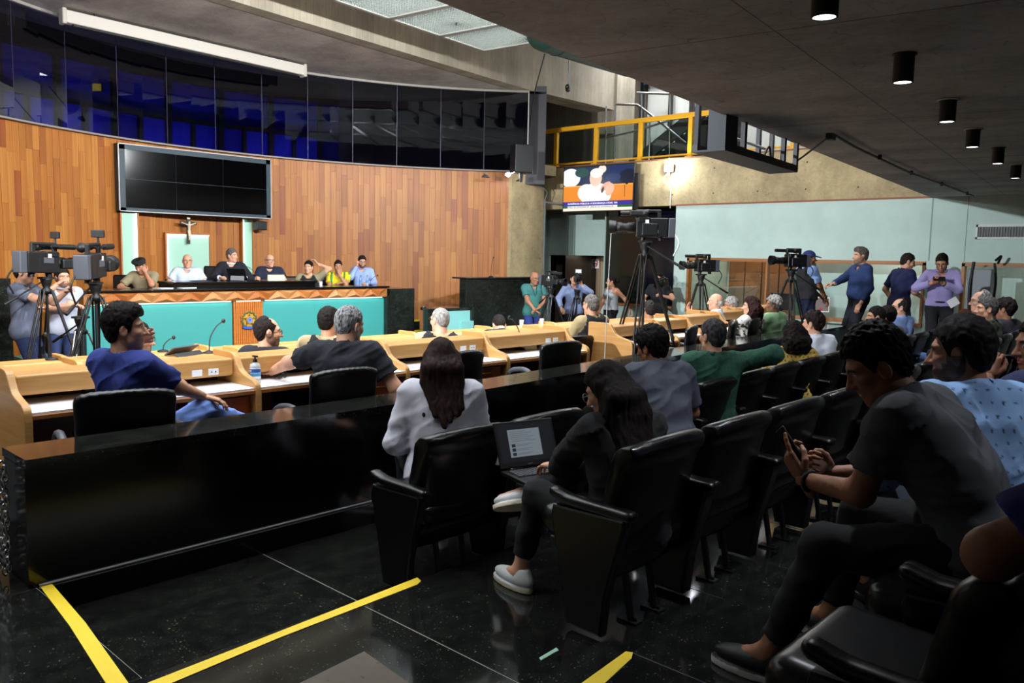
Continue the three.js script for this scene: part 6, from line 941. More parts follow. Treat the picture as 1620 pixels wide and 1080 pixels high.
camPair(0, 0, { ...onV(1022, 360, 5.3) }, F1, toward(-0.55, 0.8), 0, 0.62, 'large broadcast camera high above the desk gap', 'tall black tripod standing in the gap between desk blocks', { a0: 0.2, wire: M.white, k: 1.12 });
camPair(0, 0, { ...onV(1110, 420, 7.0) }, FS, toward(-0.9, 0.5), 0, 0.5, 'broadcast camera in front of the booth window edge', 'black tripod in front of the booth window edge', { k: 1.05 });
camPair(0, 0, { ...onU(1253, 412, 12.4) }, L2, toward(-0.85, 0.5), 0, 0.5, 'broadcast camera beside the guard in the cap', 'black tripod beside the guard in the cap', { k: 1.05 });
camPair(0, 0, { ...onV(872, 444, 9.8) }, FS, toward(-0.1, -1), 0.05, 0.6, 'broadcast camera in front of the man in teal', 'silver legged tripod in front of the man in teal', { legM: M.darkSteel });
camPair(0, 0, { ...onV(150, 420, 9.0) }, FS, toward(0.75, 0.9), -0.04, 0.55, 'broadcast camera with a grey battery pack against the wooden wall', 'heavy black tripod with a silver column before the dais', { k: 1.3, a0: 1.2, lamp: true });
camPair(0, 0, { ...onV(72, 415, 10.6) }, FS, toward(0.9, 0.35), 0.02, 0.5, 'shoulder camera operated by the man in the grey polo shirt', 'black tripod in front of the man in the grey polo shirt', { k: 1.3, lamp: true });
tripod({ ...onV(128, 520, 9.6), y: FS }, 1.25, 0.6, 0.45, 'tripod with pale steel legs before the man with crossed arms', { legM: M.steel, a0: 0.9 });
{ const q = onV(994, 300, 5.0); single('white_camera_cable', [tube([W(6.75, 0.02, 5.0), W(6.77, 1.2, 5.0), W(6.8, 1.95, 5.0)], 0.005, 20, 6)], std(0xb9bcc0, 0.5), 'thin white cable hanging beside the tall tripod', 'pole'); }  // thin pale cable running down from the camera
// ================================================================ the people in the room
const KHAKI = 0x8f8466, NAVY = 0x10131f, BLK = 0x0e0e11;
const greyHair = { kind: 'short', color: 0x4a4a4c, color2: 0xb9b9bb }, darkHair = { kind: 'short', color: 0x120d0b };
// --- at the dais
const daisSeat = { floor: PF, seat: 0.46, lod: 2 };
person({ ...daisSeat, label: 'officer in khaki uniform and dark beret resting his chin at the dais', body: [0.1, -1], look: [-0.15, -1], nod: 0.5, headAt: { x: 222, y: 409, v: 14.05 }, lean: 0.25, skin: 'tan', beret: 0x14161a, hair: { kind: 'short', color: 0x171310, t: 0.006, amp: 0.002 }, top: { color: KHAKI, sleeve: 0.75, collar: KHAKI }, pants: 0x57503f, armL: { t: [0.08, 0.5, 0.26], e: [0.7, -1, 0.2], hd: [-0.3, 1, 0], pn: [-0.2, 0, -1] }, armR: { t: [-0.14, 0.22, 0.38], e: [-1, -0.5, 0] } });
person({ ...daisSeat, label: 'bald man with glasses in a pale polo shirt at the dais', body: [0.25, -1], look: [0.55, -1], headAt: { x: 296, y: 402, v: 14.1 }, skin: 'fair', bulk: 1.12, glasses: {}, hair: { kind: 'ring', color: 0x5b5552, ring: 0.02, t: 0.006 }, top: { color: 0xc3cde0, collar: 0xc3cde0 }, pants: 0x222833, armL: { t: [0.2, 0.24, 0.3] }, armR: { t: [-0.2, 0.24, 0.3] } });
person({ ...daisSeat, label: 'grey haired man in a dark suit and tie speaking at the dais', body: [0.35, -1], look: [1, -0.35], headAt: { x: 367, y: 394, v: 14.15 }, skin: 'fair', hair: { kind: 'short', color: 0x2e2925, color2: 0x76706a }, top: { color: 0xd7dae2, sleeve: 2, collar: 0xe2e4ea, vneck: 0.02 }, jacket: { color: NAVY, vneck: 0.17, neckR: 0.07 }, pants: NAVY, armL: { t: [0.22, 0.25, 0.3] }, armR: { t: [-0.2, 0.25, 0.3] } });
person({ ...daisSeat, label: 'balding man with glasses in a navy polo shirt at the dais', body: [0.3, -1], look: [0.75, -0.9], headAt: { x: 427, y: 402, v: 14.1 }, skin: 'fair', bulk: 1.12, glasses: {}, hair: { kind: 'ring', color: 0x3a322e, ring: 0.03, t: 0.007 }, top: { color: 0x161c33, collar: 0x161c33 }, pants: 0x1c2030, armL: { t: [0.16, 0.26, 0.36] }, armR: { t: [-0.1, 0.26, 0.36] } });
person({ ...daisSeat, label: 'young officer in a black vest touching the back of his head', body: [0.15, -1], look: [-0.1, -1], headAt: { x: 488, y: 413, v: 14.05 }, skin: 'fair', hair: { kind: 'short', color: 0x120e0c, t: 0.01 }, top: { color: KHAKI, sleeve: 0.7 }, vest: { color: 0x15161a }, pants: 0x57503f, armL: { t: [0.17, 0.72, 0.02], e: [1, 0.3, 0.1], hd: [-0.6, 0.7, -0.2] }, armR: { t: [-0.15, 0.2, 0.36] } });
person({ ...daisSeat, label: 'man in a yellow and green football shirt holding his chin', body: [0.1, -1], look: [0.2, -1], nod: 0.1, headAt: { x: 535, y: 412, v: 14.05 }, skin: 'tan', lean: 0.15, hair: { kind: 'short', color: 0x15100d, t: 0.008 }, top: { color: 0xe3c81f, paint: (x, y, z) => Math.abs(Math.abs(x) - 0.13) < 0.02 || noise3(x * 18, y * 6, z * 18) > 0.78 ? lin(0x2f8a3c) : lin(0xe6cf25) }, pants: 0x1a2a50, armL: { t: [0.04, 0.48, 0.26], e: [0.6, -1, 0.2], hd: [-0.1, 1, 0.0], pn: [0, 0, -1] }, armR: { t: [0.05, 0.3, 0.3], e: [-0.7, -1, 0.1], hd: [1, 0.2, 0] } });
person({ ...daisSeat, label: 'bearded man with glasses in a light blue shirt holding a phone', body: [0.1, -1], look: [0.35, -1], nod: 0.1, headAt: { x: 573, y: 405, v: 14.05 }, skin: 'fair', face: { beard: 0.95 }, glasses: {}, hair: { kind: 'short', color: 0x1a1310 }, top: { color: 0x8fa3d6, sleeve: 2, collar: 0x8fa3d6 }, pants: 0x1c2030, armR: { t: [-0.1, 0.54, 0.16], e: [-0.5, -1, 0.3], hd: [0.1, 1, 0], pn: [0.6, 0, -0.6], curl: 0.7 }, armL: { t: [0.14, 0.22, 0.36] } });
// --- camera crew by the wooden wall
person({ floor: FS, lod: 2, label: 'cameraman in a grey polo shirt raising his hand to the camera', body: [1, 0.1], look: [1, 0.1], headAt: { x: 38, y: 414, v: 11.2 }, h: 1.8, skin: 'fair', hair: { kind: 'short', color: 0x1d1613, t: 0.01 }, top: { color: 0x63697c, collar: 0x63697c, hem: 0.14 }, pants: 0x1f2c50, armR: { t: [-0.12, 0.52, 0.42], e: [-0.3, -1, 0.2], hd: [0.1, 0.6, 0.8], curl: 0.7 }, armL: { t: [0.1, 0.42, 0.42], e: [0.6, -1, 0] } });
person({ floor: FS, lod: 2, label: 'man in a pale grey polo shirt standing with crossed arms', body: [0.25, -1], look: [0.8, -0.6], headAt: { x: 98, y: 424, v: 11.8 }, h: 1.76, skin: 'fair', face: { beard: 0.8 }, hair: { kind: 'short', color: 0x1a1411 }, top: { color: 0xb2b6c4, collar: 0xb2b6c4, hem: 0.14 }, pants: 0x24335a, armL: { t: [-0.16, 0.26, 0.2], e: [1, -0.4, 0.2], hd: [-1, 0.1, 0.1] }, armR: { t: [0.16, 0.29, 0.22], e: [-1, -0.4, 0.2], hd: [1, 0.1, 0.1] } });
// --- at the desks
person({ floor: F1, seat: 0.46, lod: 0, label: 'dark haired man in a royal blue shirt leaning back with a hand on his neck', body: [0.42, 0.9], look: [1, 0.42], nod: -0.05, headAt: { x: 197, y: 486, v: 4.86 }, h: 1.78, skin: 'fair', lean: -0.14, hunch: 0.06, face: { beard: 0.35 }, hair: { kind: 'short', color: 0x17110f, t: 0.018, top: 0.016, amp: 0.004, freq: 110, nape: -0.085, burn: -0.02, quiff: 0.012 }, top: { color: 0x23337e, sleeve: 0.72, thick: 0.018, neckR: 0.07 }, pants: 0x6f8fd6, shoes: 0x2a2320, armR: { w: onV(362, 648, 5.02), e: [-0.5, -0.8, -0.6], hd: [-0.5, -0.25, 0.6], pn: [0, -1, 0], curl: 0.25 }, armL: { t: [0.075, 0.565, 0.115], e: [0.9, -0.8, 0.5], hd: [-1, 0.25, 0.05], pn: [0, 0, -1], curl: 0.25 }, legR: { w: onV(392, 668, 5.05), k: [-0.1, 1, 0.1] }, legL: { t: [0.02, 0.085, 0.5] } });
person({ floor: F2, seat: 0.46, lod: 1, label: 'man with glasses and a goatee resting his forearm on the desk', body: [0.5, 0.9], look: [1, 0.1], headAt: { x: 217, y: 510, v: 5.95 }, skin: 'fair', face: { beard: 0.9, beardColor: 0x8d8780 }, glasses: {}, hair: { kind: 'short', color: 0x1c1613, t: 0.01 }, top: { color: 0x23262e, sleeve: 0.6 }, pants: 0x20242e, armR: { w: { ...onV(286, 555, 6.55), y: F2 + 0.965 }, e: [-0.2, -1, 0], hd: [-0.55, 0, 0.83], curl: 0.75, pn: [0, -1, 0] } });
person({ floor: F2, seat: 0.46, lod: 1, label: 'balding bearded man with glasses in a black shirt', body: [0.25, 1], look: [0.95, 0.5], headAt: { x: 424, y: 502, v: 6.05 }, skin: 'fair', face: { beard: 0.85 }, glasses: {}, hair: { kind: 'recede', color: 0x1d1512, hole: 0.07, t: 0.009, nape: -0.08 }, top: { color: 0x15161b, sleeve: 0.7 }, pants: 0x1a1d26 });
person({ floor: F1, seat: 0.46, lod: 0, label: 'grey haired man in a navy shirt stretching an arm along the white desk', body: [-0.05, 1], look: [0.62, 0.8], nod: 0.14, headAt: { x: 553, y: 487, v: 4.86 }, h: 1.8, bulk: 1.06, shoulders: 1.06, skin: 'fair', lean: 0.16, hunch: 0.1, neck: 1.12, face: { beard: 0.5, beardColor: 0x8a8683, fat: 0.006 }, hair: { kind: 'short', color: 0x39393b, color2: 0xa8a8aa, t: 0.011, amp: 0.004, freq: 130, nape: -0.07, front: 0.07 }, top: { color: 0x141823, sleeve: 0.62, thick: 0.018 }, pants: 0x1a1f30, armL: { w: { ...onY(424, 590, 0.785) }, e: [0.6, 0.2, -0.5], hd: [0.75, -0.1, 0.3], pn: [0, -1, 0.1], curl: 0.15, spread: 0.1 }, armR: { t: [-0.3, 0.05, 0.25] } });
person({ floor: F2, seat: 0.46, lod: 2, label: 'officer with black vest and khaki sleeves hidden behind the grey haired man', body: [0, 1], look: [0.4, 0.9], headAt: { x: 521, y: 487, v: 6.0 }, skin: 'tan', hair: { kind: 'short', color: 0x14100e, t: 0.012 }, top: { color: 0xa6906c, sleeve: 0.75 }, vest: { color: 0x16171b }, pants: 0x57503f, shoulders: 1.1 });
person({ floor: F2, seat: 0.46, lod: 1, label: 'close cropped grey officer in dark glasses with a black vest', body: [-0.1, 1], look: [-0.75, 0.7], headAt: { x: 696, y: 487, v: 6.05 }, skin: 'pale', neck: 1.1, glasses: { dark: 1 }, hair: { kind: 'short', color: 0x6b6764, color2: 0xa5a09c, t: 0.004, amp: 0.002, top: 0.002 }, top: { color: 0xb39d78, sleeve: 0.75 }, vest: { color: 0x17181d, thick: 0.038 }, pants: 0x57503f, shoulders: 1.08 });
person({ floor: F3, seat: 0.46, lod: 2, label: 'man in a black shirt bowing his head over the desk', body: [-0.25, 1], look: [-0.3, 1], nod: 0.75, headAt: { x: 790, y: 499, v: 7.15 }, lean: 0.5, hunch: 0.3, skin: 'fair', hair: { kind: 'short', color: 0x1a1412, t: 0.008 }, top: { color: 0x181b26, sleeve: 0.8 }, pants: 0x1a1d26, armL: { t: [0.25, 0.24, 0.5] }, armR: { t: [-0.1, 0.24, 0.5] }, shoulders: 1.1 });
person({ floor: F2, seat: 0.46, lod: 1, label: 'grey haired officer in khaki with a black vest beside the oak end panel', body: [-0.55, 0.85], look: [-0.6, 0.75], headAt: { x: 935, y: 467, v: 6.1 }, skin: 'fair', hair: { kind: 'short', color: 0x45423f, color2: 0x807c78, t: 0.008 }, top: { color: 0xa08e68, sleeve: 0.85, collar: 0xa08e68 }, vest: { color: 0x17181d, thick: 0.036 }, pants: 0x57503f, armL: { t: [0.14, 0.2, 0.36], e: [0.6, -1, -0.2] }, armR: { t: [-0.1, 0.2, 0.36], e: [-0.6, -1, -0.2] } });
person({ floor: F2, seat: 0.46, lod: 2, label: 'officer with cropped dark hair behind the legs of the tall tripod', body: [-0.2, 1], look: [-0.3, 1], headAt: { x: 1027, y: 476, v: 6.35 }, skin: 'tan', hair: { kind: 'short', color: 0x2a2624, t: 0.007, nape: -0.08 }, top: { color: 0xa08e68, sleeve: 0.8 }, vest: { color: 0x17181d }, pants: 0x57503f });
const speaker = person({ floor: F2, seat: 0.46, lod: 1, label: 'bald man in a white shirt gesturing while he speaks into a microphone', body: [-0.9, 0.4], look: [-1, 0.15], headAt: { x: 1132, y: 464, v: 6.15 }, skin: 'pale', bulk: 1.08, hair: { kind: 'ring', color: 0xc9c4be, ring: 0.0, t: 0.004 }, top: { color: 0xdfe1e8, sleeve: 0.8, collar: 0xdfe1e8 }, pants: 0x2a2e3a, armR: { t: [-0.12, 0.44, 0.42], e: [-0.6, -1, 0], hd: [0, 1, 0.25], pn: [0.4, 0, -1], curl: 0.2 }, armL: { t: [0.02, 0.38, 0.27], e: [1, -0.8, 0], hd: [-0.6, 0.3, 0.4], curl: 0.8 } });
person({ floor: F2, seat: 0.46, lod: 2, label: 'man with swept back grey hair and spectacles next to the speaker', body: [-0.8, 0.5], look: [-1, 0.1], headAt: { x: 1156, y: 471, v: 6.45 }, skin: 'tan', glasses: {}, hair: { kind: 'short', color: 0x5c5a58, color2: 0xb5b3b0, t: 0.018, top: 0.012, nape: -0.09 }, top: { color: 0x2c3c6a, sleeve: 0.8 }, pants: 0x1f2430 });
person({ floor: F1, seat: 0.46, lod: 1, label: 'woman with curly auburn hair in a white patterned blouse holding a phone', body: [-0.6, 0.8], look: [-0.95, 0.25], headAt: { x: 1188, y: 471, v: 5.3 }, h: 1.66, skin: 'pale', bust: 1, hair: { kind: 'curly', color: 0x2b1512, len: 0.2, t: 0.02, amp: 0.009, freq: 50 }, top: { color: 0xd9d4cf, sleeve: 1.85, paint: (x, y, z) => { const n = noise3(x * 38, y * 38, z * 38); return y > 0.9 ? lin(0xe2ddd6) : n > 0.56 ? lin(0x2e2b2e) : lin(0xd8d3cd); } }, pants: 0x15151a, armL: { t: [0.04, 0.28, 0.36], e: [1, -0.6, 0] }, armR: { t: [-0.06, 0.26, 0.36] } });
person({ floor: F1, seat: 0.46, lod: 1, label: 'woman with short grey curls in a pale green shirt', body: [-0.6, 0.8], look: [-0.95, 0.3], headAt: { x: 1224, y: 469, v: 5.25 }, h: 1.64, bulk: 1.1, skin: 'tan', hair: { kind: 'short', color: 0x5a5754, color2: 0xb5b1ac, t: 0.024, top: 0.01, amp: 0.012, freq: 50, nape: -0.085, burn: -0.03 }, top: { color: 0x8fb58a, sleeve: 0.75 }, pants: 0x2a2e38 });
// --- standing by the dark doorway
person({ floor: FS, lod: 2, label: 'man in a teal polo shirt and jeans with clasped hands and a badge', body: [0.25, -1], look: [0.6, -0.9], nod: 0.15, headAt: { x: 846, y: 430, v: 10.7 }, skin: 'brown', glasses: {}, hair: { kind: 'ring', color: 0x2a2624, ring: 0.0, t: 0.004 }, belly: 0.03, top: { color: 0x2b625e, collar: 0x2b625e, hem: 0.16 }, pants: 0x1b2a6a, lanyard: true, armL: { t: [0.03, 0.06, 0.24], e: [1, -0.2, -0.4], hd: [-0.8, -0.3, 0.2] }, armR: { t: [-0.02, 0.02, 0.26], e: [-1, -0.2, -0.4], hd: [0.7, -0.4, 0.2] } });
const filmer = person({ floor: FS, lod: 2, label: 'man in a light blue jacket filming with a small lit camera', body: [0.1, -1], look: [0.1, -1], headAt: { x: 909, y: 432, v: 10.9 }, skin: 'fair', hair: { kind: 'short', color: 0x16110f, t: 0.01 }, top: { color: 0x4a74b8, sleeve: 0.6 }, jacket: { color: 0x8796bd, vneck: 0.2, neckR: 0.085 }, pants: 0x16181f, armL: { t: [0.12, 0.52, 0.26], e: [1, -0.8, 0], hd: [-0.3, 1, 0] }, armR: { t: [-0.28, 0.02, 0.12] } });
person({ floor: FS, lod: 2, label: 'woman in a grey sleeveless top leaning on the wooden sill', body: [-0.8, -0.6], look: [-1, -0.1], headAt: { x: 967, y: 437, v: 10.55 }, h: 1.66, skin: 'tan', shoulders: 0.9, bust: 1, glasses: {}, hair: { kind: 'short', color: 0x18100d, t: 0.012, bun: true }, top: { color: 0xa9adb3, sleeve: 0, hem: 0.0, thick: 0.01, neckR: 0.08 }, pants: 0x0d0d10, waist: 0.1, lanyard: true, armL: { t: [0.3, 0.02, -0.28], e: [0.8, -0.3, -0.6] }, armR: { t: [-0.16, 0.0, 0.2] } });
person({ floor: FS, lod: 2, label: 'man with glasses in a black polo shirt holding a camera', body: [-0.3, -1], look: [-0.7, -0.8], headAt: { x: 1043, y: 432, v: 9.75 }, skin: 'fair', face: { beard: 0.6 }, glasses: {}, hair: { kind: 'short', color: 0x15100e, t: 0.014, top: 0.012 }, top: { color: 0x17181d, collar: 0x17181d, hem: 0.14 }, pants: 0x121318, armL: { t: [0.1, 0.3, 0.26], e: [1, -0.7, 0], hd: [-0.8, 0.3, 0.3], curl: 0.7 }, armR: { t: [-0.22, 0.12, 0.2] } });
// --- standing along the mint wall
person({ floor: L2, lod: 1, label: 'guard in a navy cap and black vest over a light blue shirt', body: [1, 0.25], look: [1, -0.1], headAt: { x: 1281, y: 397, u: 13.5 }, skin: 'brown', cap: 0x1c2a66, hair: { kind: 'short', color: 0x100c0a, t: 0.004, amp: 0.001 }, top: { color: 0x8fb0e6, sleeve: 0.7, hem: 0.0 }, vest: { color: 0x15161c, hem: 0.02 }, pants: 0x121a38, belt: 0x0c0c0e, armR: { t: [-0.12, -0.02, 0.3], e: [-0.6, -0.3, -0.8] }, armL: { t: [0.1, 0.04, 0.32], e: [0.6, -0.3, -0.8] }, legL: { t: [0.1, 0.085, 0.18] }, legR: { t: [-0.1, 0.085, -0.12] }, watch: { arm: 'R', m: M.black } });
person({ floor: L2, lod: 1, label: 'bearded man in a blue long sleeved shirt holding out his hand', body: [-1, -0.1], look: [-1, -0.02], headAt: { x: 1362, y: 392, u: 13.4 }, h: 1.8, skin: 'fair', belly: 0.03, face: { beard: 0.85, beardColor: 0x4a3e36 }, hair: { kind: 'short', color: 0x3a322c, color2: 0x6e655c, t: 0.012, quiff: 0.004 }, top: { color: 0x223663, sleeve: 1.8, hem: 0.0, collar: 0x223663 }, pants: 0x121722, belt: 0x0d0d10, armL: { t: [0.2, -0.06, 0.08], e: [0.4, -0.3, -1] }, armR: { t: [0.02, 0.2, 0.46], e: [-0.5, -1, -0.2], hd: [0.1, -0.05, 1], curl: 0.5 }, watch: { arm: 'R' }, shoes: 0x2a1d14 });
person({ floor: L2, lod: 1, label: 'man in a navy polo shirt walking along the mint wall', body: [1, 0.2], look: [1, -0.25], nod: 0.25, headAt: { x: 1437, y: 402, u: 13.9 }, h: 1.78, skin: 'fair', lean: 0.1, hair: { kind: 'short', color: 0x231c18, t: 0.01 }, top: { color: 0x151d47, sleeve: 0.8, collar: 0x151d47, hem: 0.08 }, pants: 0x141a2e, armR: { t: [-0.1, 0.08, 0.34], e: [-0.4, -0.6, -0.6], hd: [0.1, -0.3, 0.9], curl: 0.6 }, armL: { t: [0.2, -0.02, 0.05] } });
const texter = person({ floor: L2, lod: 1, label: 'man in a lilac shirt looking down at his phone against the wall', body: [-0.35, -0.95], look: [-0.55, -0.8], nod: 0.45, headAt: { x: 1491, y: 402, u: 13.2 }, h: 1.8, skin: 'tan', glasses: {}, face: { beard: 0.6 }, hair: { kind: 'short', color: 0x16100e, t: 0.01 }, top: { color: 0x9a90c4, sleeve: 1.8, collar: 0x9a90c4, hem: 0.0 }, pants: 0x101218, belt: 0x0b0b0d, armL: { t: [-0.02, 0.34, 0.27], e: [1, -0.7, -0.1], hd: [-0.8, 0.25, 0.4], curl: 0.6, pn: [-0.2, 0.9, 0] }, armR: { t: [-0.13, 0.34, 0.27], e: [-1, -0.7, -0.1], hd: [0.2, 0.3, 0.8], curl: 0.6, pn: [0.5, 0.6, 0] }, watch: { arm: 'L', m: M.black } });
// --- in the audience
person({ floor: F1, seat: 0.44, lod: 0, label: 'woman with long dark hair in a white blazer on the end seat', body: [-0.12, 1], look: [-0.2, 1], nod: 0.25, headAt: { x: 698, y: 540, v: 3.48 }, h: 1.68, shoulders: 0.98, skin: 'pale', lean: 0.1, hunch: 0.12, hair: { kind: 'long', color: 0x1b0f0c, color2: 0x2f1c16, len: 0.4, t: 0.016, amp: 0.003, freq: 60, back: 0.165, sway: -0.05 }, top: { color: 0xd8d8de, sleeve: 0.6 }, jacket: { color: 0xcfcfdc, sleeve: 1.95, hem: 0.17, thick: 0.026, neckR: 0.075 }, pants: 0x16181f, shoes: 0xd9d9e2, sole: 0xe8e8ee, armL: { t: [0.2, 0.12, 0.3], e: [0.45, -1, -0.5] }, armR: { t: [-0.12, 0.2, 0.32], e: [-0.4, -1, -0.3] }, legL: { t: [0.2, 0.085, 0.42] }, legR: { t: [-0.02, 0.085, 0.46] } });
const typist = person({ floor: L2, seat: 0.44, lod: 0, label: 'woman with long dark hair and glasses in black typing on a laptop', body: [-0.42, 0.9], look: [-0.85, 0.5], nod: 0.4, headAt: { x: 962, y: 578, v: 2.16 }, h: 1.62, shoulders: 0.92, skin: 'fair', lean: 0.1, hunch: 0.18, glasses: { color: 0xa58f86, r: 0.027 }, hair: { kind: 'long', color: 0x0d0807, color2: 0x1c120f, len: 0.46, t: 0.018, amp: 0.003, freq: 60, back: 0.15 }, top: { color: 0x0e0e11, sleeve: 1.95, thick: 0.024 }, pants: 0x0e0f13, shoes: 0xcfd2d2, sole: 0xd9cdb8, cuff: 0.09, armL: { w: onV(868, 752, 2.62), e: [0.9, -0.7, -0.3], hd: [0.25, -0.1, 0.9], pn: [0, -1, 0], curl: 0.32, spread: 0.08 }, armR: { w: onV(905, 742, 2.6), e: [-0.9, -0.7, -0.3], hd: [0.35, -0.1, 0.9], pn: [0, -1, 0], curl: 0.32, spread: 0.08 }, legL: { w: { ...onY(822, 905, L2 + 0.08) }, toe: [0.25, 0, 1] }, legR: { w: { ...onV(835, 778, 2.66) }, k: [-0.5, 1, 0.2], toe: [0.95, 0.05, 0.3], shoeUp: [-0.1, 0.7, 0.6] } });
person({ floor: F1, seat: 0.44, lod: 0, label: 'woman with dark tied braids and a gold earring in a grey shirt', body: [-0.25, 0.95], look: [-0.7, 0.7], nod: 0.2, headAt: { x: 1032, y: 522, v: 3.02 }, h: 1.7, skin: 'brown', lean: 0.34, hunch: 0.22, earring: true, hair: { kind: 'short', color: 0x0b0807, t: 0.03, top: 0.012, amp: 0.006, freq: 70, nape: -0.1, burn: -0.05, front: 0.06 }, top: { color: 0x474b58, sleeve: 0.8, thick: 0.022 }, pants: 0xb9b4ac, armL: { t: [0.12, 0.2, 0.4] }, armR: { t: [-0.1, 0.2, 0.4] } });
person({ floor: F1, seat: 0.44, lod: 0, label: 'man in a dark green shirt with an arm over the next seat', body: [-0.15, 1], look: [-0.5, 0.85], headAt: { x: 1128, y: 507, v: 3.2 }, h: 1.78, skin: 'fair', bulk: 1.1, hair: { kind: 'short', color: 0x1e1d1e, color2: 0x4a4a4c, t: 0.012, amp: 0.004, nape: -0.08 }, top: { color: 0x1f4a3f, sleeve: 1.9, collar: 0x1f4a3f, thick: 0.02, paint: (x, y, z) => (Math.sin(x * 260) * Math.sin(y * 260) * Math.sin(z * 260 + 1) > 0.35 ? lin(0x16382f) : lin(0x22523f)) }, pants: 0x1c2433, armR: { w: onV(1206, 562, 3.02), e: [-0.6, 0.3, -1], hd: [-1, -0.15, 0.1] }, armL: { t: [0.18, 0.1, 0.3] } });
person({ floor: F1, seat: 0.44, lod: 0, label: 'woman with dark curly hair in a yellow polka dot blouse', body: [-0.1, 1], look: [-0.3, 0.95], headAt: { x: 1256, y: 511, v: 3.3 }, h: 1.6, skin: 'tan', shoulders: 0.95, hair: { kind: 'curly', color: 0x160d0a, len: 0.17, t: 0.018, amp: 0.009, freq: 50, back: 0.13 }, top: { color: 0xc9a94a, sleeve: 0.8, thick: 0.018, paint: (x, y, z) => { const a = (k) => ((k * 26) % 1 + 1) % 1 - 0.5, r = Math.floor(y * 26), d = Math.hypot(a(x + z * 0.6 + (r % 2 ? 0.019 : 0)), a(y)); return d < 0.2 ? lin(0x2a2116) : lin(0xc2a34a); } }, pants: 0x1a1c24 });
person({ floor: F1, seat: 0.44, lod: 1, label: 'dark haired man in a white shirt on the parapet row', body: [-0.3, 0.95], look: [-0.75, 0.65], headAt: { x: 1287, y: 494, v: 3.55 }, skin: 'fair', lean: 0.15, hair: { kind: 'short', color: 0x1f1512, t: 0.018, top: 0.012, amp: 0.008, freq: 60, nape: -0.09 }, top: { color: 0xcdd2de, sleeve: 1.9, collar: 0xcdd2de, thick: 0.02 }, pants: 0x1c2433 });
person({ floor: F1, seat: 0.44, lod: 1, label: 'man with a dark beard in profile beside the grey shirted man', body: [-0.6, 0.8], look: [-1, 0.15], headAt: { x: 1386, y: 486, v: 3.6 }, skin: 'tan', face: { beard: 0.95 }, hair: { kind: 'short', color: 0x120d0b, t: 0.012 }, top: { color: 0x22242c, sleeve: 0.8 }, pants: 0x1c2028 });
person({ floor: F1, seat: 0.44, lod: 2, label: 'dark haired person in a grey shirt behind the bearded profile', body: [-0.4, 0.9], look: [-0.6, 0.8], headAt: { x: 1404, y: 485, v: 3.62 }, skin: 'tan', hair: { kind: 'short', color: 0x17110e, t: 0.016 }, top: { color: 0x6a6c78, sleeve: 0.8 }, pants: 0x1c2028 });
person({ floor: F1, seat: 0.46, lod: 1, label: 'balding man with black glasses in a light blue shirt', body: [-0.5, 0.85], look: [-1, 0.2], headAt: { x: 1424, y: 472, v: 3.75 }, skin: 'pale', glasses: {}, hair: { kind: 'recede', color: 0x2a2422, hole: 0.085, t: 0.008 }, top: { color: 0x8aa6dd, sleeve: 1.9, collar: 0x8aa6dd }, pants: 0x1c2433 });
person({ floor: L2, seat: 0.46, lod: 2, label: 'elderly man with glasses beyond the man in olive', body: [-0.6, 0.8], look: [-1, 0.2], headAt: { x: 1552, y: 460, v: 2.5 }, skin: 'pale', glasses: {}, hair: { kind: 'recede', color: 0x6a6664, color2: 0x9a9694, hole: 0.075, t: 0.008 }, top: { color: 0x3a3e46, sleeve: 1.9 }, pants: 0x20242c });
person({ floor: L2, seat: 0.46, lod: 1, label: 'man with dark grey hair in an olive jacket looking to the stage', body: [-0.6, 0.8], look: [-1, 0.22], headAt: { x: 1562, y: 471, v: 2.28 }, skin: 'fair', hair: { kind: 'short', color: 0x2c2a29, color2: 0x5e5b59, t: 0.012, nape: -0.08 }, top: { color: 0x34372a, sleeve: 1.9, collar: 0x34372a }, pants: 0x20242c });
person({ floor: L2, seat: 0.44, lod: 2, label: 'person with dark curls in dark clothes at the end of the second row', body: [-0.4, 0.9], look: [-0.7, 0.7], headAt: { x: 1590, y: 480, v: 2.45 }, skin: 'tan', hair: { kind: 'short', color: 0x1a100d, t: 0.024, amp: 0.012, freq: 50, nape: -0.1 }, top: { color: 0x2a2630, sleeve: 1.9 }, pants: 0x20242c });
person({ floor: F1, seat: 0.44, lod: 2, label: 'person with reddish brown hair and pale jeans in front of the olive jacket', body: [-0.3, 0.95], look: [-0.4, 0.9], headAt: { x: 1526, y: 494, v: 2.95 }, h: 1.64, skin: 'fair', hair: { kind: 'bob', color: 0x3d2218, len: 0.16, t: 0.018 }, top: { color: 0x3a4658, sleeve: 0.8 }, pants: 0x7d9ad8, legL: { t: [0.3, 0.09, 0.45], k: [0.4, 1, 0.3] } });
person({ floor: L3, seat: 0.44, lod: 0, label: 'bearded man in a pale blue shirt with small dark dots', body: [-0.15, 1], look: [-0.72, 0.62], nod: 0.1, headAt: { x: 1524, y: 505, v: 0.86 }, h: 1.78, skin: 'brown', bulk: 1.08, lean: 0.12, hunch: 0.12, face: { beard: 0.9 }, hair: { kind: 'short', color: 0x0c0908, t: 0.013, amp: 0.004, nape: -0.075 }, top: { color: 0x7d9fca, sleeve: 1.85, collar: 0x7d9fca, thick: 0.02, cell: 0.0075, paint: (x, y, z) => { const k = 22, a = (q) => ((q * k) % 1 + 1) % 1 - 0.5, r = Math.floor(y * k), d = Math.hypot(a(x + z * 0.7 + (r % 2 ? 0.5 / k : 0)), a(y)); return d < 0.11 ? lin(0x26304a) : lin(0x7d9fca); } }, pants: 0x1c2433, armL: { t: [0.2, 0.16, 0.34] }, armR: { t: [-0.12, 0.1, 0.32] } });
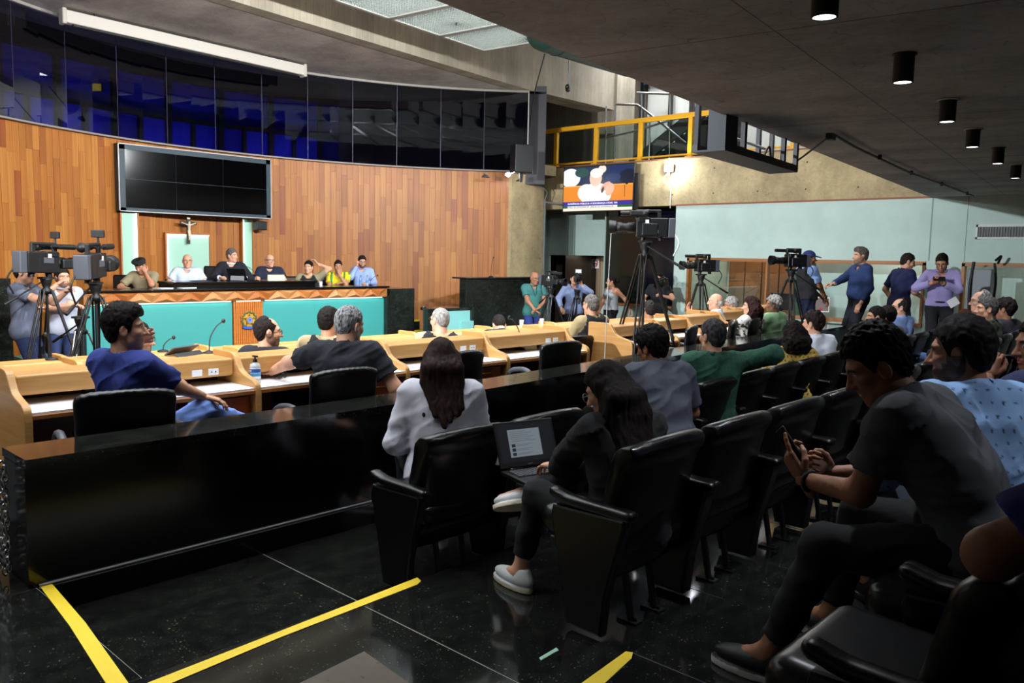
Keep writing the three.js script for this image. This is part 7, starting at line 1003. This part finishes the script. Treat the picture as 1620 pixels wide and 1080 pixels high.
const phoner = person({ floor: L3, seat: 0.44, lod: 0, label: 'young man in a charcoal shirt bent over the phone in his hands', body: [-0.72, 0.7], look: [-0.97, 0.22], nod: 0.5, headAt: { x: 1392, y: 521, v: 0.99 }, h: 1.76, skin: 'brown', lean: 0.42, hunch: 0.24, hair: { kind: 'short', color: 0x0b0807, t: 0.014, top: 0.016, amp: 0.006, freq: 100, nape: -0.07, burn: -0.005 }, top: { color: 0x44474d, sleeve: 0.64, thick: 0.02 }, pants: 0x0e0f12, shoes: 0x0c0d10, sole: 0xc9c9c4, cuff: 0.06, armL: { w: onV(1270, 758, 1.22), e: [0.15, -1, -0.3], hd: [0.0, 0.75, 0.6], pn: [-0.7, 0.3, -0.4], curl: [0.1, 0.55, 0.65, 0.7], thumb: 0.7 }, armR: { w: onV(1318, 748, 1.2), e: [-0.5, -0.9, -0.3], hd: [0.65, 0.35, 0.6], pn: [0.4, 0.3, -0.6], curl: 0.62, thumb: 0.3 }, legL: { w: { ...onY(1215, 1035, L3 + 0.085) }, toe: [0.1, 0, 1] }, legR: { t: [-0.1, 0.085, 0.5] }, watch: { arm: 'L', name: 'bead_bracelet', r: 0.008, m: M.black } });
person({ floor: L3, seat: 0.46, lod: 0, label: 'man in dark blue resting his chin on a braceleted hand', body: [-0.4, 0.9], look: [-1, 0.1], nod: 0.1, headAt: { x: 1648, y: 512, v: 0.8 }, h: 1.76, skin: 'brown', lean: 0.2, hair: { kind: 'short', color: 0x0c0908, t: 0.01 }, top: { color: 0x172047, sleeve: 0.7, thick: 0.02 }, pants: 0x1a1d26, armL: { t: [0.1, 0.46, 0.3], e: [0.8, -1, 0.3], hd: [-0.3, 0.9, 0.1], curl: 0.6 }, watch: { arm: 'L', name: 'bracelet', m: M.brass }, legL: { t: [0.12, 0.4, 0.55], k: [0, 1, 0.3] } });
person({ floor: L4, seat: 0.44, lod: 0, label: 'person in a royal blue short sleeved shirt leaning forward in the back row', body: [-0.4, 0.9], look: [-0.5, 0.85], at: { u: 1.86, y: L4, v: -0.12 }, h: 1.74, skin: 'brown', lean: 0.5, hair: { kind: 'short', color: 0x0c0908 }, top: { color: 0x1c2a78, sleeve: 0.75, thick: 0.02 }, pants: 0x16181f, armL: { t: [0.12, 0.14, 0.5], e: [1, -0.3, 0.1] }, armR: { t: [-0.1, 0.2, 0.42] } });
// ================================================================ things held, worn on laps or set before the people
{ // laptop on the typist's lap
  const a = onV(876, 742, 2.6), o = thing('laptop', 'black laptop open on the lap of the woman in black', 'laptop', { u: a.u - 0.02, y: a.y - 0.035, v: a.v + 0.05 }, faceTo(-0.42, 0.9) + Math.PI + 0.1);
  mesh('base', box(0.36, 0.022, 0.25, 0, 0, 0, 0.006), M.plastic, o);
  const kb = mesh('keyboard', box(0.31, 0.003, 0.11, 0, 0.0125, -0.035), M.black, o); const key = box(0.0165, 0.004, 0.0165, 0, 0, 0, 0.002, 1), km = std(0x4a4d52, 0.6); for (let r = 0; r < 5; r++) for (let c = 0; c < 15; c++) { const k = mesh('key', key, km, kb); k.position.set(-0.142 + c * 0.0203, 0.0155, -0.08 + r * 0.0215); }
  mesh('touchpad', box(0.1, 0.002, 0.06, -0.02, 0.0125, 0.075), M.grey, o);
  const lid = new THREE.Group(); lid.name = 'lid'; o.add(lid); lid.position.set(0, 0.012, -0.125); lid.rotation.x = -0.38;
  mesh('shell', box(0.36, 0.24, 0.012, 0, 0.125, 0, 0.005), M.plastic, lid);
  const c = document.createElement('canvas'); c.width = 512; c.height = 320; const x = c.getContext('2d'); x.fillStyle = '#17181c'; x.fillRect(0, 0, 512, 320); x.fillStyle = '#6b747a'; x.fillRect(90, 50, 300, 230); x.fillStyle = '#4d565c'; for (let i = 0; i < 6; i++) x.fillRect(110, 66 + i * 16, 150 + (i * 53) % 90, 4); x.fillStyle = '#22262a'; for (let i = 0; i < 3; i++) { x.fillRect(112, 170 + i * 36, 34, 26); x.fillStyle = '#515a60'; x.fillRect(156, 176 + i * 36, 150, 4); x.fillRect(156, 186 + i * 36, 110, 4); x.fillStyle = '#22262a'; }
  const t = new THREE.CanvasTexture(c); t.colorSpace = THREE.SRGBColorSpace; mesh('screen', new THREE.PlaneGeometry(0.33, 0.2).translate(0, 0.132, 0.0066), new THREE.MeshStandardMaterial({ color: 0x060606, roughness: 0.3, emissive: 0xffffff, emissiveMap: t, emissiveIntensity: 0.75 }), lid); mesh('logo', box(0.03, 0.008, 0.001, 0, 0.018, 0.0066), M.grey, lid);
}
{ const q = phoner.arms.L, m = phoner.world(V3(0.0, 0.105, 0.028).applyMatrix4(q.hand)); const o = thing('smartphone', 'dark smartphone held by the young man in charcoal', 'phone', uyv(m), 0); const up = V3(0, 1, 0).transformDirection(q.hand), nn = V3(0, 0, 1).transformDirection(q.hand), x = up.clone().cross(nn); const B = new THREE.Matrix4().makeBasis(x, up, nn); const R = new THREE.Matrix4().makeRotationY(phoner.root.rotation.y); o.quaternion.setFromRotationMatrix(R.multiply(B)); mesh('body', box(0.074, 0.15, 0.009, 0, 0.02, 0, 0.004), M.black, o); mesh('screen', box(0.066, 0.138, 0.001, 0, 0.02, 0.005), std(0x101c1a, 0.15), o); }
{ const q = speaker.arms.L, m = speaker.world(V3(0.01, 0.08, 0.03).applyMatrix4(q.hand)); const o = thing('hand_microphone', 'grey hand microphone held by the bald speaker', 'microphone', uyv(m), 0); mesh('handle', rod(V3(0, -0.12, 0), V3(0, 0.07, 0), 0.014, 0.02, 12), M.black, o); mesh('grille', new THREE.SphereGeometry(0.028, 14, 10).translate(0, 0.095, 0), M.grey, o); }
{ const m = texter.world(texter.Hc.clone().add(V3(-0.07, 0.40, 0.36).multiplyScalar(texter.s))); const o = thing('phone_with_case', 'black phone held by the man in the lilac shirt', 'phone', uyv(m), texter.root.rotation.y); mesh('body', box(0.16, 0.08, 0.012, 0, 0, 0, 0.004).rotateX(-0.8), M.black, o); const p2 = thing('paper_sheet', 'white paper tucked beside the man in the lilac shirt', 'paper', onU(1508, 478, 13.1), faceTo(-0.3, -1)); mesh('sheet', box(0.14, 0.12, 0.003).applyMatrix4(new THREE.Matrix4().makeRotationZ(0.6)), M.white, p2); }
{ const m = filmer.world(filmer.Hc.clone().add(V3(0.0, 0.56, 0.34).multiplyScalar(filmer.s))); videoCamera(uyv(m), filmer.root.rotation.y, 0, 'small video camera held by the man in the light blue jacket', { k: 0.7 }); const l = thing('camera_light_panel', 'square lit panel above the small video camera', 'light panel', onV(915, 430, 10.7), filmer.root.rotation.y); mesh('case', box(0.14, 0.12, 0.03, 0, 0.0, 0, 0.005), M.black, l); mesh('face', box(0.12, 0.1, 0.004, 0, 0.0, 0.017), std(0xd6dadf, 0.4), l); tripod({ ...onV(912, 500, 10.45), y: FS }, 1.35, faceTo(0.1, -1), 0.45, 'slim tripod in front of the man in the light blue jacket', {}); }
{ const o = onV(1048, 455, 9.5); videoCamera(o, faceTo(-0.6, -0.8), 0.2, 'video camera in the hands of the man in the black polo', { k: 0.75 }); }
// --- on the dais
{ const o = thing('tablet_stand', 'grey tablet on a stand in front of the man in the suit', 'tablet', { u: 7.46, y: 1.16, v: 13.7 }, faceTo(0.2, 1)); mesh('screen', box(0.36, 0.24, 0.012, 0, 0.13, 0, 0.006).rotateX(-0.5), M.plastic, o); mesh('stand', box(0.26, 0.14, 0.02, 0, 0.07, -0.06, 0.004).rotateX(0.15), std(0x8d8f96, 0.5), o); }
{ const o = thing('name_sign', 'cream paper name sign on the dais counter', 'sign', { u: 8.12, y: 1.16, v: 13.55 }, Math.PI * 0); mesh('face', box(0.34, 0.11, 0.004, 0, 0.055, 0.02).rotateX(-0.2), std(0xe8dcae, 0.7), o); mesh('back', box(0.34, 0.11, 0.004, 0, 0.055, -0.02).rotateX(0.2), std(0xddd09f, 0.7), o); }
for (const [u, v, c, l] of [[9.05, 13.5, 0xe8e8ea, 'white paper cup on the dais beside the young officer'], [9.88, 13.35, 0xbfd8ee, 'clear water bottle in front of the football shirt'], [10.05, 13.36, 0xd6e6f2, 'second water bottle in front of the football shirt']]) { const o = thing(c === 0xe8e8ea ? 'paper_cup' : 'water_bottle', l, c === 0xe8e8ea ? 'cup' : 'bottle', { u, y: u < 8.9 ? 1.16 : 1.055, v }); if (c === 0xe8e8ea) mesh('cup', lathe([[0, 0], [0.03, 0], [0.036, 0.09], [0.033, 0.09], [0.028, 0.006], [0, 0.006]], 14), M.white, o); else { mesh('bottle', lathe([[0, 0], [0.032, 0], [0.032, 0.13], [0.014, 0.17], [0.014, 0.19], [0, 0.19]], 14), new THREE.MeshPhysicalMaterial({ color: c, roughness: 0.1, transmission: 0.8, thickness: 0.04, ior: 1.33 }), o); mesh('cap', rod(V3(0, 0.19, 0), V3(0, 0.21, 0), 0.016), std(0x2a62b0, 0.5), o); mesh('label', new THREE.CylinderGeometry(0.0325, 0.0325, 0.05, 14, 1, true).translate(0, 0.08, 0), std(0x3c7cc4, 0.5), o); } }
goose({ u: 10.15, y: 1.055, v: 13.4 }, 0.18, 0, 0.2, 'gooseneck microphone on the dais before the man in light blue', undefined);
goose({ u: 7.75, y: 1.16, v: 13.6 }, -0.2, 0.1, 0.28, 'gooseneck microphone on the dais before the suited man', undefined);
for (const [u, v, w, l] of [[6.35, 13.45, 0.3, 'open notebook in front of the officer in the beret'], [5.95, 13.4, 0.24, 'white paper by the officer in the beret'], [6.75, 13.7, 0.34, 'dark blue folder in front of the pale polo shirt']]) { const o = thing('document', l, 'document', { u, y: u > 6.12 && v > 13.5 ? 1.162 : 1.057, v }, 0.3); mesh('sheet', box(w, 0.008, 0.2, 0, 0.004, 0), l[0] === 'd' ? std(0x1b2440, 0.6) : M.white, o); mesh('cover', box(w * 0.9, 0.004, 0.19, 0.02, 0.011, 0), l[0] === 'd' ? M.black : std(0xd4d6da, 0.7), o); }
// high backed chairs behind the dais
{ const hb = (p, h, label) => { const o = thing('high_back_chair', label, 'chair', p, faceTo(0.2, -1), 'dais chairs'); mesh('backrest', box(0.52, h, 0.09, 0, 0.46 + h / 2, -0.27, 0.04, 3).rotateX(-0.06), M.leather, o); mesh('seat', box(0.5, 0.1, 0.48, 0, 0.41, 0, 0.04, 3), M.leather, o); mesh('column', rod(V3(0, 0.06, 0), V3(0, 0.37, 0), 0.035), M.black, o); mesh('base', box(0.5, 0.06, 0.5, 0, 0.03, 0, 0.02), M.black, o); for (const s of [-1, 1]) mesh('armrest', [box(0.06, 0.04, 0.32, s * 0.28, 0.66, 0.0, 0.015), box(0.04, 0.22, 0.06, s * 0.28, 0.54, 0.05, 0.01)], M.plastic, o); };
  hb({ u: 7.4, y: PF, v: 14.45 }, 0.66, 'tall black chair behind the suited man'); hb({ u: 6.65, y: PF, v: 14.45 }, 0.42, 'black chair behind the man in the pale polo'); hb({ u: 8.25, y: PF, v: 14.45 }, 0.5, 'black chair behind the man in the navy polo'); hb({ u: 5.75, y: PF, v: 14.45 }, 0.5, 'black chair behind the officer in the beret'); hb({ u: 9.1, y: PF, v: 14.45 }, 0.46, 'black chair behind the young officer'); hb({ u: 9.8, y: PF, v: 14.45 }, 0.46, 'black chair behind the football shirt'); hb({ u: 10.42, y: PF, v: 14.4 }, 0.4, 'black chair behind the man in light blue'); }
renderer.render(scene, camera);
